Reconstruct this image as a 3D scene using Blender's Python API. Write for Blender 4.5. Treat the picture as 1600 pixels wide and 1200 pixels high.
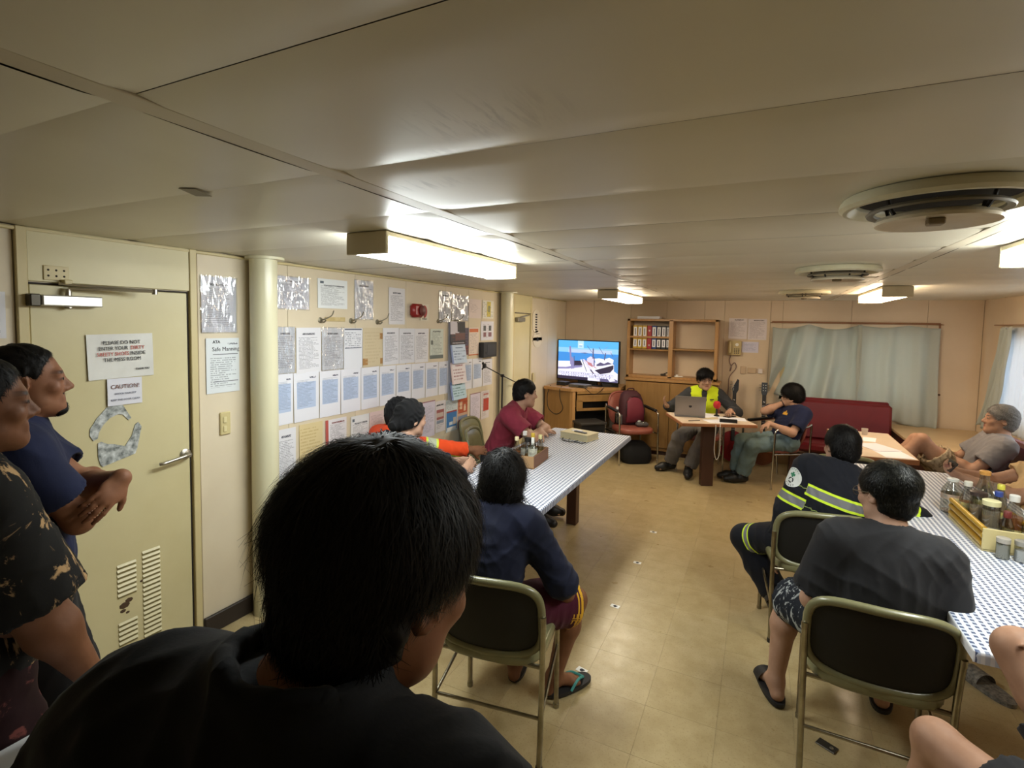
import bpy, bmesh, math, random
import numpy as np
from mathutils import Vector, Matrix, Quaternion
from mathutils.bvhtree import BVHTree
rnd = random.Random(7)
SC = bpy.context.scene
COL = SC.collection
for o in list(bpy.data.objects):
    bpy.data.objects.remove(o)

# ---------------------------------------------------------------- camera, world, exposure
def setup_camera():
    cam = bpy.data.cameras.new('camera')
    ob = bpy.data.objects.new('camera', cam)
    COL.objects.link(ob)
    cam.sensor_fit = 'HORIZONTAL'; cam.sensor_width = 36.0
    cam.lens = 806.0 / 1600.0 * 36.0
    cam.shift_y = -45.0 / 1600.0
    cam.clip_start = 0.02
    x = Vector((0.9003, 0.4352, 0.0182)); up = -Vector((0.0433, -0.0476, -0.9979))
    z = -Vector((-0.4331, 0.8991, -0.0614))          # camera looks along -z
    x.normalize(); z.normalize(); y = z.cross(x); y.normalize(); x = y.cross(z)
    m = Matrix((x, y, z)).transposed().to_4x4()
    m.translation = Vector((0, 0, 1.75))
    ob.matrix_world = m
    SC.camera = ob
setup_camera()
w = bpy.data.worlds.new('sky'); SC.world = w; w.use_nodes = True
w.node_tree.nodes['Background'].inputs[0].default_value = (0.86, 0.93, 1.0, 1)
w.node_tree.nodes['Background'].inputs[1].default_value = 4.0
SC.view_settings.view_transform = 'Standard'
SC.view_settings.look = 'None'
SC.view_settings.gamma = 1.0
SC.view_settings.use_curve_mapping = False
SC.view_settings.exposure = 0.1
LAMP_COOL = 38.0
LAMP_WARM = 28.0

# ---------------------------------------------------------------- materials
def lin(c):
    if isinstance(c, str):
        c = c.lstrip('#'); c = [int(c[i:i + 2], 16) / 255 for i in (0, 2, 4)]
    return tuple(((v / 12.92) if v <= 0.04045 else ((v + 0.055) / 1.055) ** 2.4) for v in c[:3]) + (1.0,)

class NT:
    def __init__(self, name):
        self.m = bpy.data.materials.new(name); self.m.use_nodes = True
        self.t = self.m.node_tree; self.b = self.t.nodes['Principled BSDF']
        self.out = self.t.nodes['Material Output']
    def n(self, kind, ins=None, **kw):
        nd = self.t.nodes.new(kind)
        for k, v in kw.items(): setattr(nd, k, v)
        for k, v in (ins or {}).items(): self.put(nd.inputs[k], v)
        return nd
    def put(self, sock, v):
        if isinstance(v, bpy.types.NodeSocket): self.t.links.new(v, sock)
        else: sock.default_value = v
    def math(self, op, a, b=0.0, c=None, clamp=False):
        nd = self.n('ShaderNodeMath', operation=op); nd.use_clamp = clamp
        self.put(nd.inputs[0], a); self.put(nd.inputs[1], b)
        if c is not None: self.put(nd.inputs[2], c)
        return nd.outputs[0]
    def mix(self, f, a, b):
        nd = self.n('ShaderNodeMix', data_type='RGBA')
        self.put(nd.inputs[0], f); self.put(nd.inputs[6], a); self.put(nd.inputs[7], b)
        return nd.outputs[2]
    def xyz(self, which='Generated', scale=None):
        tc = self.n('ShaderNodeTexCoord'); s = tc.outputs[which]
        sp = self.n('ShaderNodeSeparateXYZ', {0: s})
        return s, sp.outputs[0], sp.outputs[1], sp.outputs[2]
    def noise(self, vec, scale, detail=3.0, rough=0.5, dist=0.0):
        nd = self.n('ShaderNodeTexNoise', {'Scale': scale, 'Detail': detail, 'Roughness': rough, 'Distortion': dist})
        if vec is not None: self.put(nd.inputs['Vector'], vec)
        return nd.outputs['Fac']
    def ramp(self, f, stops, interp='LINEAR'):
        nd = self.n('ShaderNodeValToRGB'); cr = nd.color_ramp; cr.interpolation = interp
        while len(cr.elements) < len(stops): cr.elements.new(0.5)
        for e, (p, c) in zip(cr.elements, stops): e.position = p; e.color = lin(c)
        self.put(nd.inputs[0], f); return nd.outputs[0]
    def bump(self, h, strength=0.2, dist=0.01):
        nd = self.n('ShaderNodeBump', {'Strength': strength, 'Distance': dist, 'Height': h})
        self.t.links.new(nd.outputs[0], self.b.inputs['Normal'])
    def band(self, v, lo, hi):
        return self.math('MULTIPLY', self.math('GREATER_THAN', v, lo), self.math('LESS_THAN', v, hi))

MATS = {}
def mat(name, col='#808080', rough=0.6, metal=0.0, var=None, bump=None, spec=0.5, coat=0.0, emit=None, alpha=None, sheen=0.0, coords='Object', ior=None, trans=None):
    if name in MATS: return MATS[name]
    t = NT(name); b = t.b
    c = lin(col)
    b.inputs['Base Color'].default_value = c
    b.inputs['Roughness'].default_value = rough; b.inputs['Metallic'].default_value = metal
    b.inputs['Specular IOR Level'].default_value = spec; b.inputs['Coat Weight'].default_value = coat
    b.inputs['Sheen Weight'].default_value = sheen
    if ior: b.inputs['IOR'].default_value = ior
    if trans: b.inputs['Transmission Weight'].default_value = trans
    if alpha is not None: b.inputs['Alpha'].default_value = alpha
    if emit:
        b.inputs['Emission Color'].default_value = lin(emit[0]); b.inputs['Emission Strength'].default_value = emit[1]
    tc = None
    if var or bump:
        tc = t.n('ShaderNodeTexCoord').outputs[coords]
    if var:                                   # (scale, second colour[, stretch])
        v = tc
        if len(var) > 2:
            v = t.n('ShaderNodeMapping', {'Vector': tc, 'Scale': var[2]}).outputs[0]
        f = t.noise(v, var[0], 5.0, 0.6)
        f = t.ramp(f, [(0.32, '#000000'), (0.68, '#ffffff')])
        t.put(b.inputs['Base Color'], t.mix(f, c, lin(var[1])))
    if bump:                                  # (scale, strength[, distance])
        t.bump(t.noise(tc, bump[0], 4.0), bump[1], bump[2] if len(bump) > 2 else 0.004)
    MATS[name] = t.m
    return t.m

# ---------------------------------------------------------------- geometry helpers
def tagit(o, label=None, cat=None, group=None, kind=None):
    if label: o['label'] = label
    if cat: o['category'] = cat
    if group: o['group'] = group
    if kind: o['kind'] = kind
    return o
def empty(name, loc=(0, 0, 0), rz=0.0, label=None, cat=None, group=None, kind=None, rot=None):
    o = bpy.data.objects.new(name, None); COL.objects.link(o)
    o.empty_display_size = 0.05
    o.location = loc; o.rotation_euler = rot if rot else (0, 0, rz)
    return tagit(o, label, cat, group, kind)
def kids(o): return [c for c in bpy.data.objects if c.parent == o]
def copy_tree(o, parent=None):
    ch = list(o.children)
    c = o.copy(); COL.objects.link(c)
    if parent is not None: c.parent = parent
    for k in ch: copy_tree(k, c)
    return c

class MB:
    def __init__(self): self.v = []; self.f = []; self.mi = []
    def add(self, vs, fs, mi=0):
        n = len(self.v); self.v += [tuple(p) for p in vs]
        self.f += [tuple(i + n for i in f) for f in fs]; self.mi += [mi] * len(fs)
        return self
    def box(self, c, s, rot=None, bev=0.0, mi=0):
        hx, hy, hz = s[0] / 2, s[1] / 2, s[2] / 2
        b = min(bev, hx * .98, hy * .98, hz * .98)
        vs = []; fs = []
        if b <= 0:
            vs = [(x, y, z) for x in (-hx, hx) for y in (-hy, hy) for z in (-hz, hz)]
            fs = [(0, 1, 3, 2), (4, 6, 7, 5), (0, 4, 5, 1), (2, 3, 7, 6), (0, 2, 6, 4), (1, 5, 7, 3)]
        else:
            idx = {}
            for sx in (-1, 1):
                for sy in (-1, 1):
                    for sz in (-1, 1):
                        for ax in range(3):
                            p = [sx * (hx - b), sy * (hy - b), sz * (hz - b)]
                            p[ax] = (sx, sy, sz)[ax] * (hx, hy, hz)[ax]
                            idx[(sx, sy, sz, ax)] = len(vs); vs.append(tuple(p))
            def q(*k): return tuple(idx[i] for i in k)
            for ax in range(3):
                a1, a2 = (ax + 1) % 3, (ax + 2) % 3
                for s_ in (-1, 1):
                    k = []
                    for u, w_ in ((-1, -1), (1, -1), (1, 1), (-1, 1)):
                        d = [0, 0, 0]; d[ax] = s_; d[a1] = u; d[a2] = w_; k.append((d[0], d[1], d[2], ax))
                    fs.append(q(*(k if s_ > 0 else k[::-1])))
            for ax in range(3):
                a1, a2 = (ax + 1) % 3, (ax + 2) % 3
                for u in (-1, 1):
                    for w_ in (-1, 1):
                        k = []
                        for s_, wa in ((-1, a1), (1, a1), (1, a2), (-1, a2)):
                            d = [0, 0, 0]; d[ax] = s_; d[a1] = u; d[a2] = w_; k.append((d[0], d[1], d[2], wa))
                        fs.append(q(*(k if u * w_ < 0 else k[::-1])))
            for sx in (-1, 1):
                for sy in (-1, 1):
                    for sz in (-1, 1):
                        k = [(sx, sy, sz, a) for a in range(3)]
                        fs.append(q(*(k if sx * sy * sz > 0 else k[::-1])))
        R = rot if rot is not None else Matrix.Identity(3)
        cv = Vector(c)
        return self.add([tuple(R @ Vector(p) + cv) for p in vs], fs, mi)
    def tube(self, pts, r, n=10, closed=False, caps=True, mi=0):
        P = [Vector(p) for p in pts]; m = len(P)
        rs = r if isinstance(r, (list, tuple)) else [r] * m
        T = []
        for i in range(m):
            a = P[(i - 1) % m] if (closed or i > 0) else P[i]
            b = P[(i + 1) % m] if (closed or i < m - 1) else P[i]
            d = b - a
            T.append(d.normalized() if d.length > 1e-9 else Vector((0, 0, 1)))
        ref = Vector((0, 0, 1)) if abs(T[0].z) < .9 else Vector((1, 0, 0))
        u = T[0].cross(ref).normalized()
        vs = []; fs = []
        for i in range(m):
            u = (u - T[i] * u.dot(T[i]))
            u = u.normalized() if u.length > 1e-6 else T[i].orthogonal().normalized()
            w_ = T[i].cross(u)
            for k in range(n):
                a = 2 * math.pi * k / n
                vs.append(tuple(P[i] + (u * math.cos(a) + w_ * math.sin(a)) * rs[i]))
        for i in range(m if closed else m - 1):
            j = (i + 1) % m
            for k in range(n):
                k2 = (k + 1) % n
                fs.append((i * n + k, i * n + k2, j * n + k2, j * n + k))
        if caps and not closed:
            fs.append(tuple(range(n))[::-1]); fs.append(tuple((m - 1) * n + k for k in range(n)))
        return self.add(vs, fs, mi)
    def lathe(self, prof, c=(0, 0, 0), n=20, axis='z', mi=0, cap=True):
        vs = []; fs = []; m = len(prof)
        for (r, z) in prof:
            for k in range(n):
                a = 2 * math.pi * k / n
                p = (r * math.cos(a), r * math.sin(a), z)
                if axis == 'x': p = (z, p[0], p[1])
                if axis == 'y': p = (p[1], z, p[0])
                vs.append((p[0] + c[0], p[1] + c[1], p[2] + c[2]))
        for i in range(m - 1):
            for k in range(n):
                k2 = (k + 1) % n
                fs.append((i * n + k, i * n + k2, (i + 1) * n + k2, (i + 1) * n + k))
        if cap:
            if prof[0][0] > 1e-4: fs.append(tuple(range(n))[::-1])
            if prof[-1][0] > 1e-4: fs.append(tuple((m - 1) * n + k for k in range(n)))
        return self.add(vs, fs, mi)
    def prism(self, poly, z0, z1, mi=0, M=None):
        n = len(poly)
        vs = [(p[0], p[1], z0) for p in poly] + [(p[0], p[1], z1) for p in poly]
        fs = [tuple(range(n))[::-1], tuple(range(n, 2 * n))]
        fs += [(i, (i + 1) % n, n + (i + 1) % n, n + i) for i in range(n)]
        if M is not None: vs = [tuple(M @ Vector(v)) for v in vs]
        return self.add(vs, fs, mi)
    def grid(self, fn, nu, nv, mi=0):
        vs = [fn(i / nu, j / nv) for j in range(nv + 1) for i in range(nu + 1)]
        fs = [(j * (nu + 1) + i, j * (nu + 1) + i + 1, (j + 1) * (nu + 1) + i + 1, (j + 1) * (nu + 1) + i) for j in range(nv) for i in range(nu)]
        return self.add(vs, fs, mi)
    def build(self, name, mats, parent=None, smooth=None, kind=None, label=None, loc=None, rot=None):
        me = bpy.data.meshes.new(name)
        me.from_pydata(self.v, [], self.f)
        if not isinstance(mats, (list, tuple)): mats = [mats]
        for m in mats: me.materials.append(m)
        if len(mats) > 1: me.polygons.foreach_set('material_index', self.mi)
        if smooth is not None:
            me.polygons.foreach_set('use_smooth', [True] * len(self.f))
            me.update()
            me.set_sharp_from_angle(angle=math.radians(smooth))
        me.update()
        o = bpy.data.objects.new(name, me); COL.objects.link(o)
        if parent is not None: o.parent = parent
        if loc is not None: o.location = loc
        if rot is not None: o.rotation_euler = rot
        if kind: o['kind'] = kind
        if label: o['label'] = label
        return o

def text_mb(s, size, ext=0.0006, bold=0.0, align='LEFT', width=None):
    cu = bpy.data.curves.new('lettering', 'FONT'); cu.body = s; cu.size = size; cu.align_x = align
    cu.offset = bold * size; cu.extrude = ext; cu.resolution_u = 2
    ob = bpy.data.objects.new('lettering', cu); COL.objects.link(ob)
    me = ob.to_mesh()
    vs = [tuple(v.co) for v in me.vertices]; fs = [tuple(p.vertices) for p in me.polygons]
    ob.to_mesh_clear()
    bpy.data.objects.remove(ob); bpy.data.curves.remove(cu)
    if width and vs:
        w0 = max(v[0] for v in vs) - min(v[0] for v in vs); k = width / w0
        vs = [(v[0] * k, v[1], v[2]) for v in vs]
    mb = MB(); mb.add(vs, fs); return mb
def text(s, size, at, parent, m, align='CENTER', bold=0.0, name='lettering', width=None, ext=0.0006, face='-y'):
    """lettering in the parent's local x-z plane, reading along +x, facing -y"""
    mb = text_mb(s, size, ext, bold, align, width)
    if face == '-y': mb.v = [(v[0] + at[0], at[1] - v[2], v[1] + at[2]) for v in mb.v]
    else: mb.v = [(v[0] + at[0], v[1] + at[1], v[2] + at[2]) for v in mb.v]
    return mb.build(name, m, parent)

def rotz(a): return Matrix.Rotation(a, 3, 'Z')
def fillet(pts, r, n=5):
    """round the corners of a polyline"""
    P = [Vector(p) for p in pts]; out = [P[0]]
    for i in range(1, len(P) - 1):
        a = (P[i - 1] - P[i]); b = (P[i + 1] - P[i])
        ra = min(r, a.length * .48, b.length * .48)
        p0 = P[i] + a.normalized() * ra; p1 = P[i] + b.normalized() * ra
        for k in range(n + 1):
            t = k / n
            out.append((1 - t) ** 2 * p0 + 2 * t * (1 - t) * P[i] + t * t * p1)
    out.append(P[-1]); return out
def rrect(w, h, r, n=5):
    out = []
    for cx, cy, a0 in ((w / 2 - r, h / 2 - r, 0), (-w / 2 + r, h / 2 - r, 90), (-w / 2 + r, -h / 2 + r, 180), (w / 2 - r, -h / 2 + r, 270)):
        for k in range(n + 1):
            a = math.radians(a0 + 90 * k / n); out.append((cx + r * math.cos(a), cy + r * math.sin(a)))
    return out
# ---------------------------------------------------------------- room
XL, XR, YB, YF, H = -2.69, 2.22, 7.45, -2.4, 2.105
M_wall = mat('cream_wall_paint', '#dccfb6', 0.5, var=(1.3, '#d2c4aa'), bump=(60, 0.03))
M_wallb = mat('beige_wall_paint', '#d8c4a8', 0.55, var=(1.1, '#cdb79a'), bump=(60, 0.03))
M_seam = mat('wall_joint', '#a8957a', 0.7)
def ceiling_mat():
    t = NT('ceiling_paint'); b = t.b; g = t.n('ShaderNodeNewGeometry').outputs['Position']
    col = t.mix(t.ramp(t.noise(g, 1.7, 4.0), [(.32, '#000000'), (.68, '#ffffff')]), lin('#d6d0bd'), lin('#cdc6b2'))
    for (x, y, rx, ry, rot) in ((-.45, .80, .16, .10, .5), (-.80, 1.12, .14, .05, .3), (-.62, .93, .05, .03, 0)):      # dirty hand-wiped streaks
        mp = t.n('ShaderNodeMapping', {'Vector': g, 'Location': (-x / rx, -y / ry, 0), 'Scale': (1 / rx, 1 / ry, 0)}).outputs[0]
        ln = t.n('ShaderNodeVectorMath', operation='LENGTH'); t.put(ln.inputs[0], mp)
        m_ = t.n('ShaderNodeMapRange', {0: ln.outputs['Value'], 1: .2, 2: 1.2, 3: 1.0, 4: 0.0}).outputs[0]
        st = t.n('ShaderNodeMapping', {'Vector': g, 'Rotation': (0, 0, .9 + rot), 'Scale': (60, 9, 1)}).outputs[0]
        k = t.math('MULTIPLY', m_, t.math('MULTIPLY', t.ramp(t.noise(st, 1.0, 3.0, .6, .8), [(.48, '#000000'), (.62, '#ffffff')]), .34)); col = t.mix(k, col, lin('#7d7462'))
    t.put(b.inputs['Base Color'], col); b.inputs['Roughness'].default_value = .38; t.bump(t.noise(g, 4.0, 4.0), .03, .003)
    return t.m
M_ceil = ceiling_mat()
M_strip = mat('ceiling_strip', '#c9bfa9', 0.45); M_gap = mat('ceiling_joint', '#5e5344', .8)
M_door = mat('door_paint', '#cfc59c', 0.42, var=(2.0, '#c6bb90'), bump=(80, 0.03))
M_frame = mat('door_frame_paint', '#c9ba8c', 0.45)
M_dark = mat('dark_gap', '#2a221a', 0.8)
M_base = mat('dark_brown_vinyl', '#2c2420', 0.5)
M_col = mat('cream_gloss_paint', '#d8d3b4', 0.28, bump=(30, 0.05))
M_chrome = mat('chrome', '#c9c6c0', 0.18, 1.0)
M_steel = mat('satin_steel', '#b5b0a6', 0.35, 1.0)
M_black = mat('black_plastic', '#141414', 0.45)
M_white = mat('white_plastic', '#e6e4dc', 0.4)
M_paper = mat('white_paper', '#e4e4ea', 0.65)
M_ink = mat('black_ink', '#26262b', 0.7)
M_red = mat('red_print', '#b5402f', 0.6)

def tile_mats():
    out = []
    for i, (a, b_) in enumerate([('#b5a279', '#a8946a'), ('#b3a077', '#a69268'), ('#b7a47c', '#ab976d')]):
        t = NT('floor_vinyl_%d' % i); b = t.b
        g = t.n('ShaderNodeNewGeometry').outputs['Position']
        f = t.noise(g, 9.0, 6.0, 0.65)
        f2 = t.noise(g, 120.0, 2.0)
        c = t.mix(t.ramp(f, [(0.35, '#000000'), (0.65, '#ffffff')]), lin(a), lin(b_))
        c = t.mix(t.math('MULTIPLY', t.math('GREATER_THAN', f2, 0.62), 0.35), c, lin('#8d774b'))
        t.put(b.inputs['Base Color'], c)
        r = t.math('ADD', 0.2, t.math('MULTIPLY', t.noise(g, 14.0, 4.0), 0.25))
        t.put(b.inputs['Roughness'], r)
        b.inputs['Specular IOR Level'].default_value = 0.45
        t.bump(t.noise(g, 3.0, 2.0), 0.06, 0.01)
        out.append(t.m)
    return out

def structure(o): o['kind'] = 'structure'; return o
mb = MB(); mb.box((0, 2.5, -0.0565), (5.2, 10.2, 0.11)); floor = structure(mb.build('floor', M_seam))
TM = tile_mats()
def tile_mesh(i, w_, d_):
    m = MB(); m.box((0, 0, -0.0025), (w_ - .0007, d_ - .0007, 0.005), bev=0.0002); o = m.build('floor_tile', TM[i], None); return o
T0 = [tile_mesh(i, .305, .305) for i in range(3)]
used = [False] * 3
rest = MB()
xs = [-0.103 + .305 * k for k in range(-9, 9)]; ys = [2.335 + .305 * k for k in range(-16, 18)]
for x in xs:
    for y in ys:
        cx, cy = x + .1525, y + .1525
        if cx < XL - .1 or cx > XR + .15 or cy < YF - .1 or cy > YB + .1: continue
        # tiles in plain view on the open floor are laid one by one
        if 1.0 < cy < 6.4 and cx > -2.2 and cx > -0.9 - 0.2 * (cy - 1) and cx < 0.45 + .25 * cy - (0.9 if cy < 2 else 0):
            i = rnd.randrange(3)
            if not used[i]: o = T0[i]; used[i] = True
            else: o = T0[i].copy(); COL.objects.link(o)
            o.parent = floor; o.location = (cx, cy, 0)
        else:
            rest.box((cx, cy, -0.0025), (.304, .304, .005))
o = rest.build('floor_tiling', TM[0], floor, kind='stuff')

# ceiling: painted metal panels with a slight sag between the joints
mb = MB(); mb.box((-.2, 2.5, H + .06), (5.4, 10.4, 0.08)); ceiling = structure(mb.build('ceiling', M_gap))
def ceil_panel(x0, x1, d):
    m = MB()
    def fn(u, v):
        s = 4 * v * (1 - v)
        e = 0.004 if (v < .001 or v > .999) else 0.0
        return ((u - .5) * (x1 - x0 - .003), (v - .5) * (d - .0016), e - .0022 * s)
    m.grid(fn, 2, 10); m.f = [f[::-1] for f in m.f]
    return m.build('ceiling_panel', M_ceil, None, smooth=40)
for x0, x1 in ((XL, -.985), (-.927, .682), (.742, XR)):
    proto = None
    for k in range(-7, 16):
        y = .505 + .457 * k
        if y + .457 < YF or y > YB: continue
        if proto is None: o = proto = ceil_panel(x0, x1, .457)
        else: o = proto.copy(); COL.objects.link(o)
        o.parent = ceiling; o.location = ((x0 + x1) / 2, y + .2285, H)
        o.rotation_euler = (rnd.uniform(-.0025, .0025), rnd.uniform(-.0008, .0008), 0)
for i, x in enumerate((-.956, .712)):
    m = MB(); m.box((x, 2.5, H + .005), (.0565, 10, .012), bev=.0015)
    structure(m.build('trim_%d' % (i + 1), M_strip))
# small tape scrap on the ceiling
m = MB(); m.box((0, 0, 0), (.045, .085, .0012), rotz(.5)); o = m.build('tape_scrap', mat('old_tape', '#8a826c', .6), None, loc=(-1.45, .94, H - .0035))
tagit(o, 'small square of old tape stuck to the ceiling near a panel joint', 'tape')

# walls
def wall_boxes(name, boxes, m):
    b = MB()
    for lo, hi in boxes:
        b.box([(lo[i] + hi[i]) / 2 for i in range(3)], [hi[i] - lo[i] for i in range(3)])
    return structure(b.build(name, m))
WL = wall_boxes('wall_left', [((XL - .12, YF - .1, 0), (XL - .012, YB + .1, H + .02))], M_seam)
WB = wall_boxes('wall_back', [((XL - .1, YB + .012, 0), (.24, YB + .12, H + .02)), ((1.72, YB + .012, 0), (XR + .1, YB + .12, H + .02)),
                              ((.24, YB + .012, 0), (1.72, YB + .12, .84)), ((.24, YB + .012, 1.74), (1.72, YB + .12, H + .02))], M_seam)
WR = wall_boxes('wall_right', [((XR + .012, YF - .1, 0), (XR + .12, 4.6, H + .02)), ((XR + .012, 6.92, 0), (XR + .12, YB + .1, H + .02)),
                               ((XR + .012, 4.6, 0), (XR + .12, 6.92, .86)), ((XR + .012, 4.6, 1.74), (XR + .12, 6.92, H + .02))], M_seam)
WF = wall_boxes('wall_front', [((XL - .1, YF - .12, 0), (XR + .1, YF, H + .02))], M_wall)
def panel(parent, lo, hi, m):
    b = MB(); b.box([(lo[i] + hi[i]) / 2 for i in range(3)], [hi[i] - lo[i] for i in range(3)], bev=.002)
    return b.build('wall_panel', m, parent)
y = -2.4
for yy in (-1.6, -.8, .0, 1.0, 1.742, 2.32, 2.92, 3.52, 4.12, 4.55, 5.13, 5.56, 6.12, 6.72, 7.09, 7.45):
    panel(WL, (XL - .012, y + .0012, .002), (XL, yy - .0012, H), M_wall); y = yy
x = XL
for xx in (-2.25, -1.7, -1.2, -.7, -.45, .1, .24, .98, 1.72, XR):
    if .2 < x < 1.7:
        panel(WB, (x + .0012, YB, .002), (xx - .0012, YB + .012, .84), M_wallb); panel(WB, (x + .0012, YB, 1.74), (xx - .0012, YB + .012, H), M_wallb)
    else: panel(WB, (x + .0012, YB, .002), (xx - .0012, YB + .012, H), M_wallb)
    x = xx
y = YF
for yy in (-1.2, 0, 1.2, 2.4, 3.5, 4.6, 5.76, 6.92, YB):
    if 4.5 < y < 6.9:
        panel(WR, (XR, y + .0012, .002), (XR + .012, yy - .0012, .86), M_wallb); panel(WR, (XR, y + .0012, 1.74), (XR + .012, yy - .0012, H), M_wallb)
    else: panel(WR, (XR, y + .0012, .002), (XR + .012, yy - .0012, H), M_wallb)
    y = yy
# pink corner post between the far door and the back wall, cornice strip
m = MB(); m.box((XL + .012, 1.0 + .9, 0.052), (.02, .32, .1), bev=.003); structure(m.build('baseboard_left', M_base))
m = MB(); m.box((XL + .012, 4.0, 0.052), (.018, 2.9, .1), bev=.003); structure(m.build('baseboard_left_far', M_base))
m = MB(); m.box((XL + .01, 2.5, H - .012), (.016, 9.8, .016), bev=.004); structure(m.build('trim_3', M_frame))

# windows with frame, glass
def window(name, p0, p1, z0, z1, wall):
    m = MB()
    t = .05
    if wall == 'back':
        for lo, hi in (((p0, z0), (p1, z0 + t)), ((p0, z1 - t), (p1, z1)), ((p0, z0), (p0 + t, z1)), ((p1 - t, z0), (p1, z1)), (((p0 + p1) / 2 - .02, z0), ((p0 + p1) / 2 + .02, z1))):
            m.box(((lo[0] + hi[0]) / 2, YB + .06, (lo[1] + hi[1]) / 2), (hi[0] - lo[0], .09, hi[1] - lo[1]), bev=.004)
    else:
        for lo, hi in (((p0, z0), (p1, z0 + t)), ((p0, z1 - t), (p1, z1)), ((p0, z0), (p0 + t, z1)), ((p1 - t, z0), (p1, z1)), (((p0 + p1) / 2 - .02, z0), ((p0 + p1) / 2 + .02, z1))):
            m.box((XR + .06, (lo[0] + hi[0]) / 2, (lo[1] + hi[1]) / 2), (.09, hi[0] - lo[0], hi[1] - lo[1]), bev=.004)
    o = structure(m.build(name, M_frame))
    g = MB()
    if wall == 'back': g.box(((p0 + p1) / 2, YB + .07, (z0 + z1) / 2), (p1 - p0 - .06, .006, z1 - z0 - .06))
    else: g.box((XR + .07, (p0 + p1) / 2, (z0 + z1) / 2), (.006, p1 - p0 - .06, z1 - z0 - .06))
    t_ = NT('window_glass'); tr = t_.n('ShaderNodeBsdfTransparent'); gl = t_.n('ShaderNodeBsdfGlossy', {'Roughness': .02})
    mx = t_.n('ShaderNodeMixShader', {0: .08}); t_.t.links.new(tr.outputs[0], mx.inputs[1]); t_.t.links.new(gl.outputs[0], mx.inputs[2])
    t_.t.links.new(mx.outputs[0], t_.out.inputs[0])
    g.build('pane', t_.m, o)
    return o
window('window_1', .24, 1.72, .84, 1.74, 'back')
window('window_2', 4.6, 6.92, .86, 1.74, 'right')
# wooden trim round the curtained window
M_trimw = mat('brown_trim', '#8c6040', .5)
m = MB()
m.box((.98, YB - .008, 1.835), (1.72, .016, .014)); m.box((1.835, YB - .008, 1.22), (.016, .016, 1.2))
structure(m.build('trim_4', M_trimw))

# round columns
def column(name, x, y):
    m = MB(); m.lathe([(.074, 0), (.074, H - .012)], (x, y, 0), 36)
    m.lathe([(.105, H - .016), (.105, H - .002)], (x + .012, y, 0), 36)
    structure(m.build(name, M_col, None, smooth=40))
column('column_1', -2.604, 2.077); column('column_2', -2.604, 5.26)

# ---------------------------------------------------------------- door with closer, louvres, handle
def door(name, y0, y1, ztop, wide, louvre=False):
    m = MB()
    m.box((XL + .010, y0 - .018, H / 2), (.022, .036, H - .004), bev=.003); m.box((XL + .010, y1 + .020, H / 2), (.022, .036, H - .004), bev=.003)
    o = structure(m.build(name, M_frame))
    m = MB(); m.box((XL + .008, (y0 + y1) / 2, (ztop + H) / 2), (.016, y1 - y0, H - ztop - .004), bev=.002)
    m.build('header_panel', M_door, o)
    m = MB(); m.box((XL + .001, (y0 + y1) / 2, ztop / 2), (.004, y1 - y0, ztop - .004)); m.build('shadow_gap', M_dark, o)
    m = MB(); m.box((XL + .006, (y0 + y1) / 2 - .004, ztop / 2 - .004), (.012, y1 - y0 - .016, ztop - .014), bev=.003)
    leaf = m.build('door_leaf', M_door, o)
    return o, leaf
D1, LEAF = door('door_1', 1.036, 1.690, 1.885, .65)
XD = XL + .0125
# louvre slats pressed into the lower leaf: two columns
M_lo = M_door
slot = MB(); slot.box((0, 0, 0), (.002, .085, .020)); 
for cy, z_hi, z_lo in ((1.365, .57, .18), (1.475, .595, .13)):
    z = z_hi
    while z > z_lo:
        if cy < 1.4 and .30 < z < .42: z -= .0235; continue
        mm = MB()
        mm.add([(0, -.041, .009), (0, .041, .009), (.007, .041, -.001), (.007, -.041, -.001), (.001, .041, -.0055), (.001, -.041, -.0055)], [(0, 3, 2, 1), (3, 5, 4, 2), (0, 5, 3), (1, 2, 4)])
        ob = mm.build('louvre_slat', M_door, D1, loc=(XD, cy, z))
        z -= .0235
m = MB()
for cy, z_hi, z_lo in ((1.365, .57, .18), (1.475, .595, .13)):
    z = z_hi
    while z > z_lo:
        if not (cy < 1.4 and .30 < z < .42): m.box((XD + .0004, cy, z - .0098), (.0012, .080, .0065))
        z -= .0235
m.build('louvre_shade_strip', mat('louvre_shadow', '#83794f', .6), D1, kind='stuff')  # darker strips paint the shadow line under each slat
m = MB(); 
for (yy, zz, s) in ((1.352, .375, .016), (1.372, .392, .012), (1.345, .35, .009), (1.43, .46, .006), (1.365, .335, .006)):
    m.lathe([(s, 0), (s * .7, .0015)], (0, 0, 0), 7, 'x'); n = len(m.v)
    for i in range(n - 14, n): v = m.v[i]; m.v[i] = (v[0] + XD, v[1] * 1.5 + yy, v[2] + zz)
m.build('chipped_patch', mat('rust_brown', '#4a3622', .8), D1)
# lever handle
m = MB(); m.lathe([(.028, 0), (.028, .006), (.022, .010), (.012, .012), (.012, .04)], (XD, 1.653, 1.040), 20, 'x')
m.tube(fillet([(XD + .036, 1.653, 1.040), (XD + .046, 1.63, 1.040), (XD + .046, 1.52, 1.026), (XD + .036, 1.505, 1.024)], .015), .0085, 10)
m.build('door_handle', M_steel, D1, smooth=40)
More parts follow.
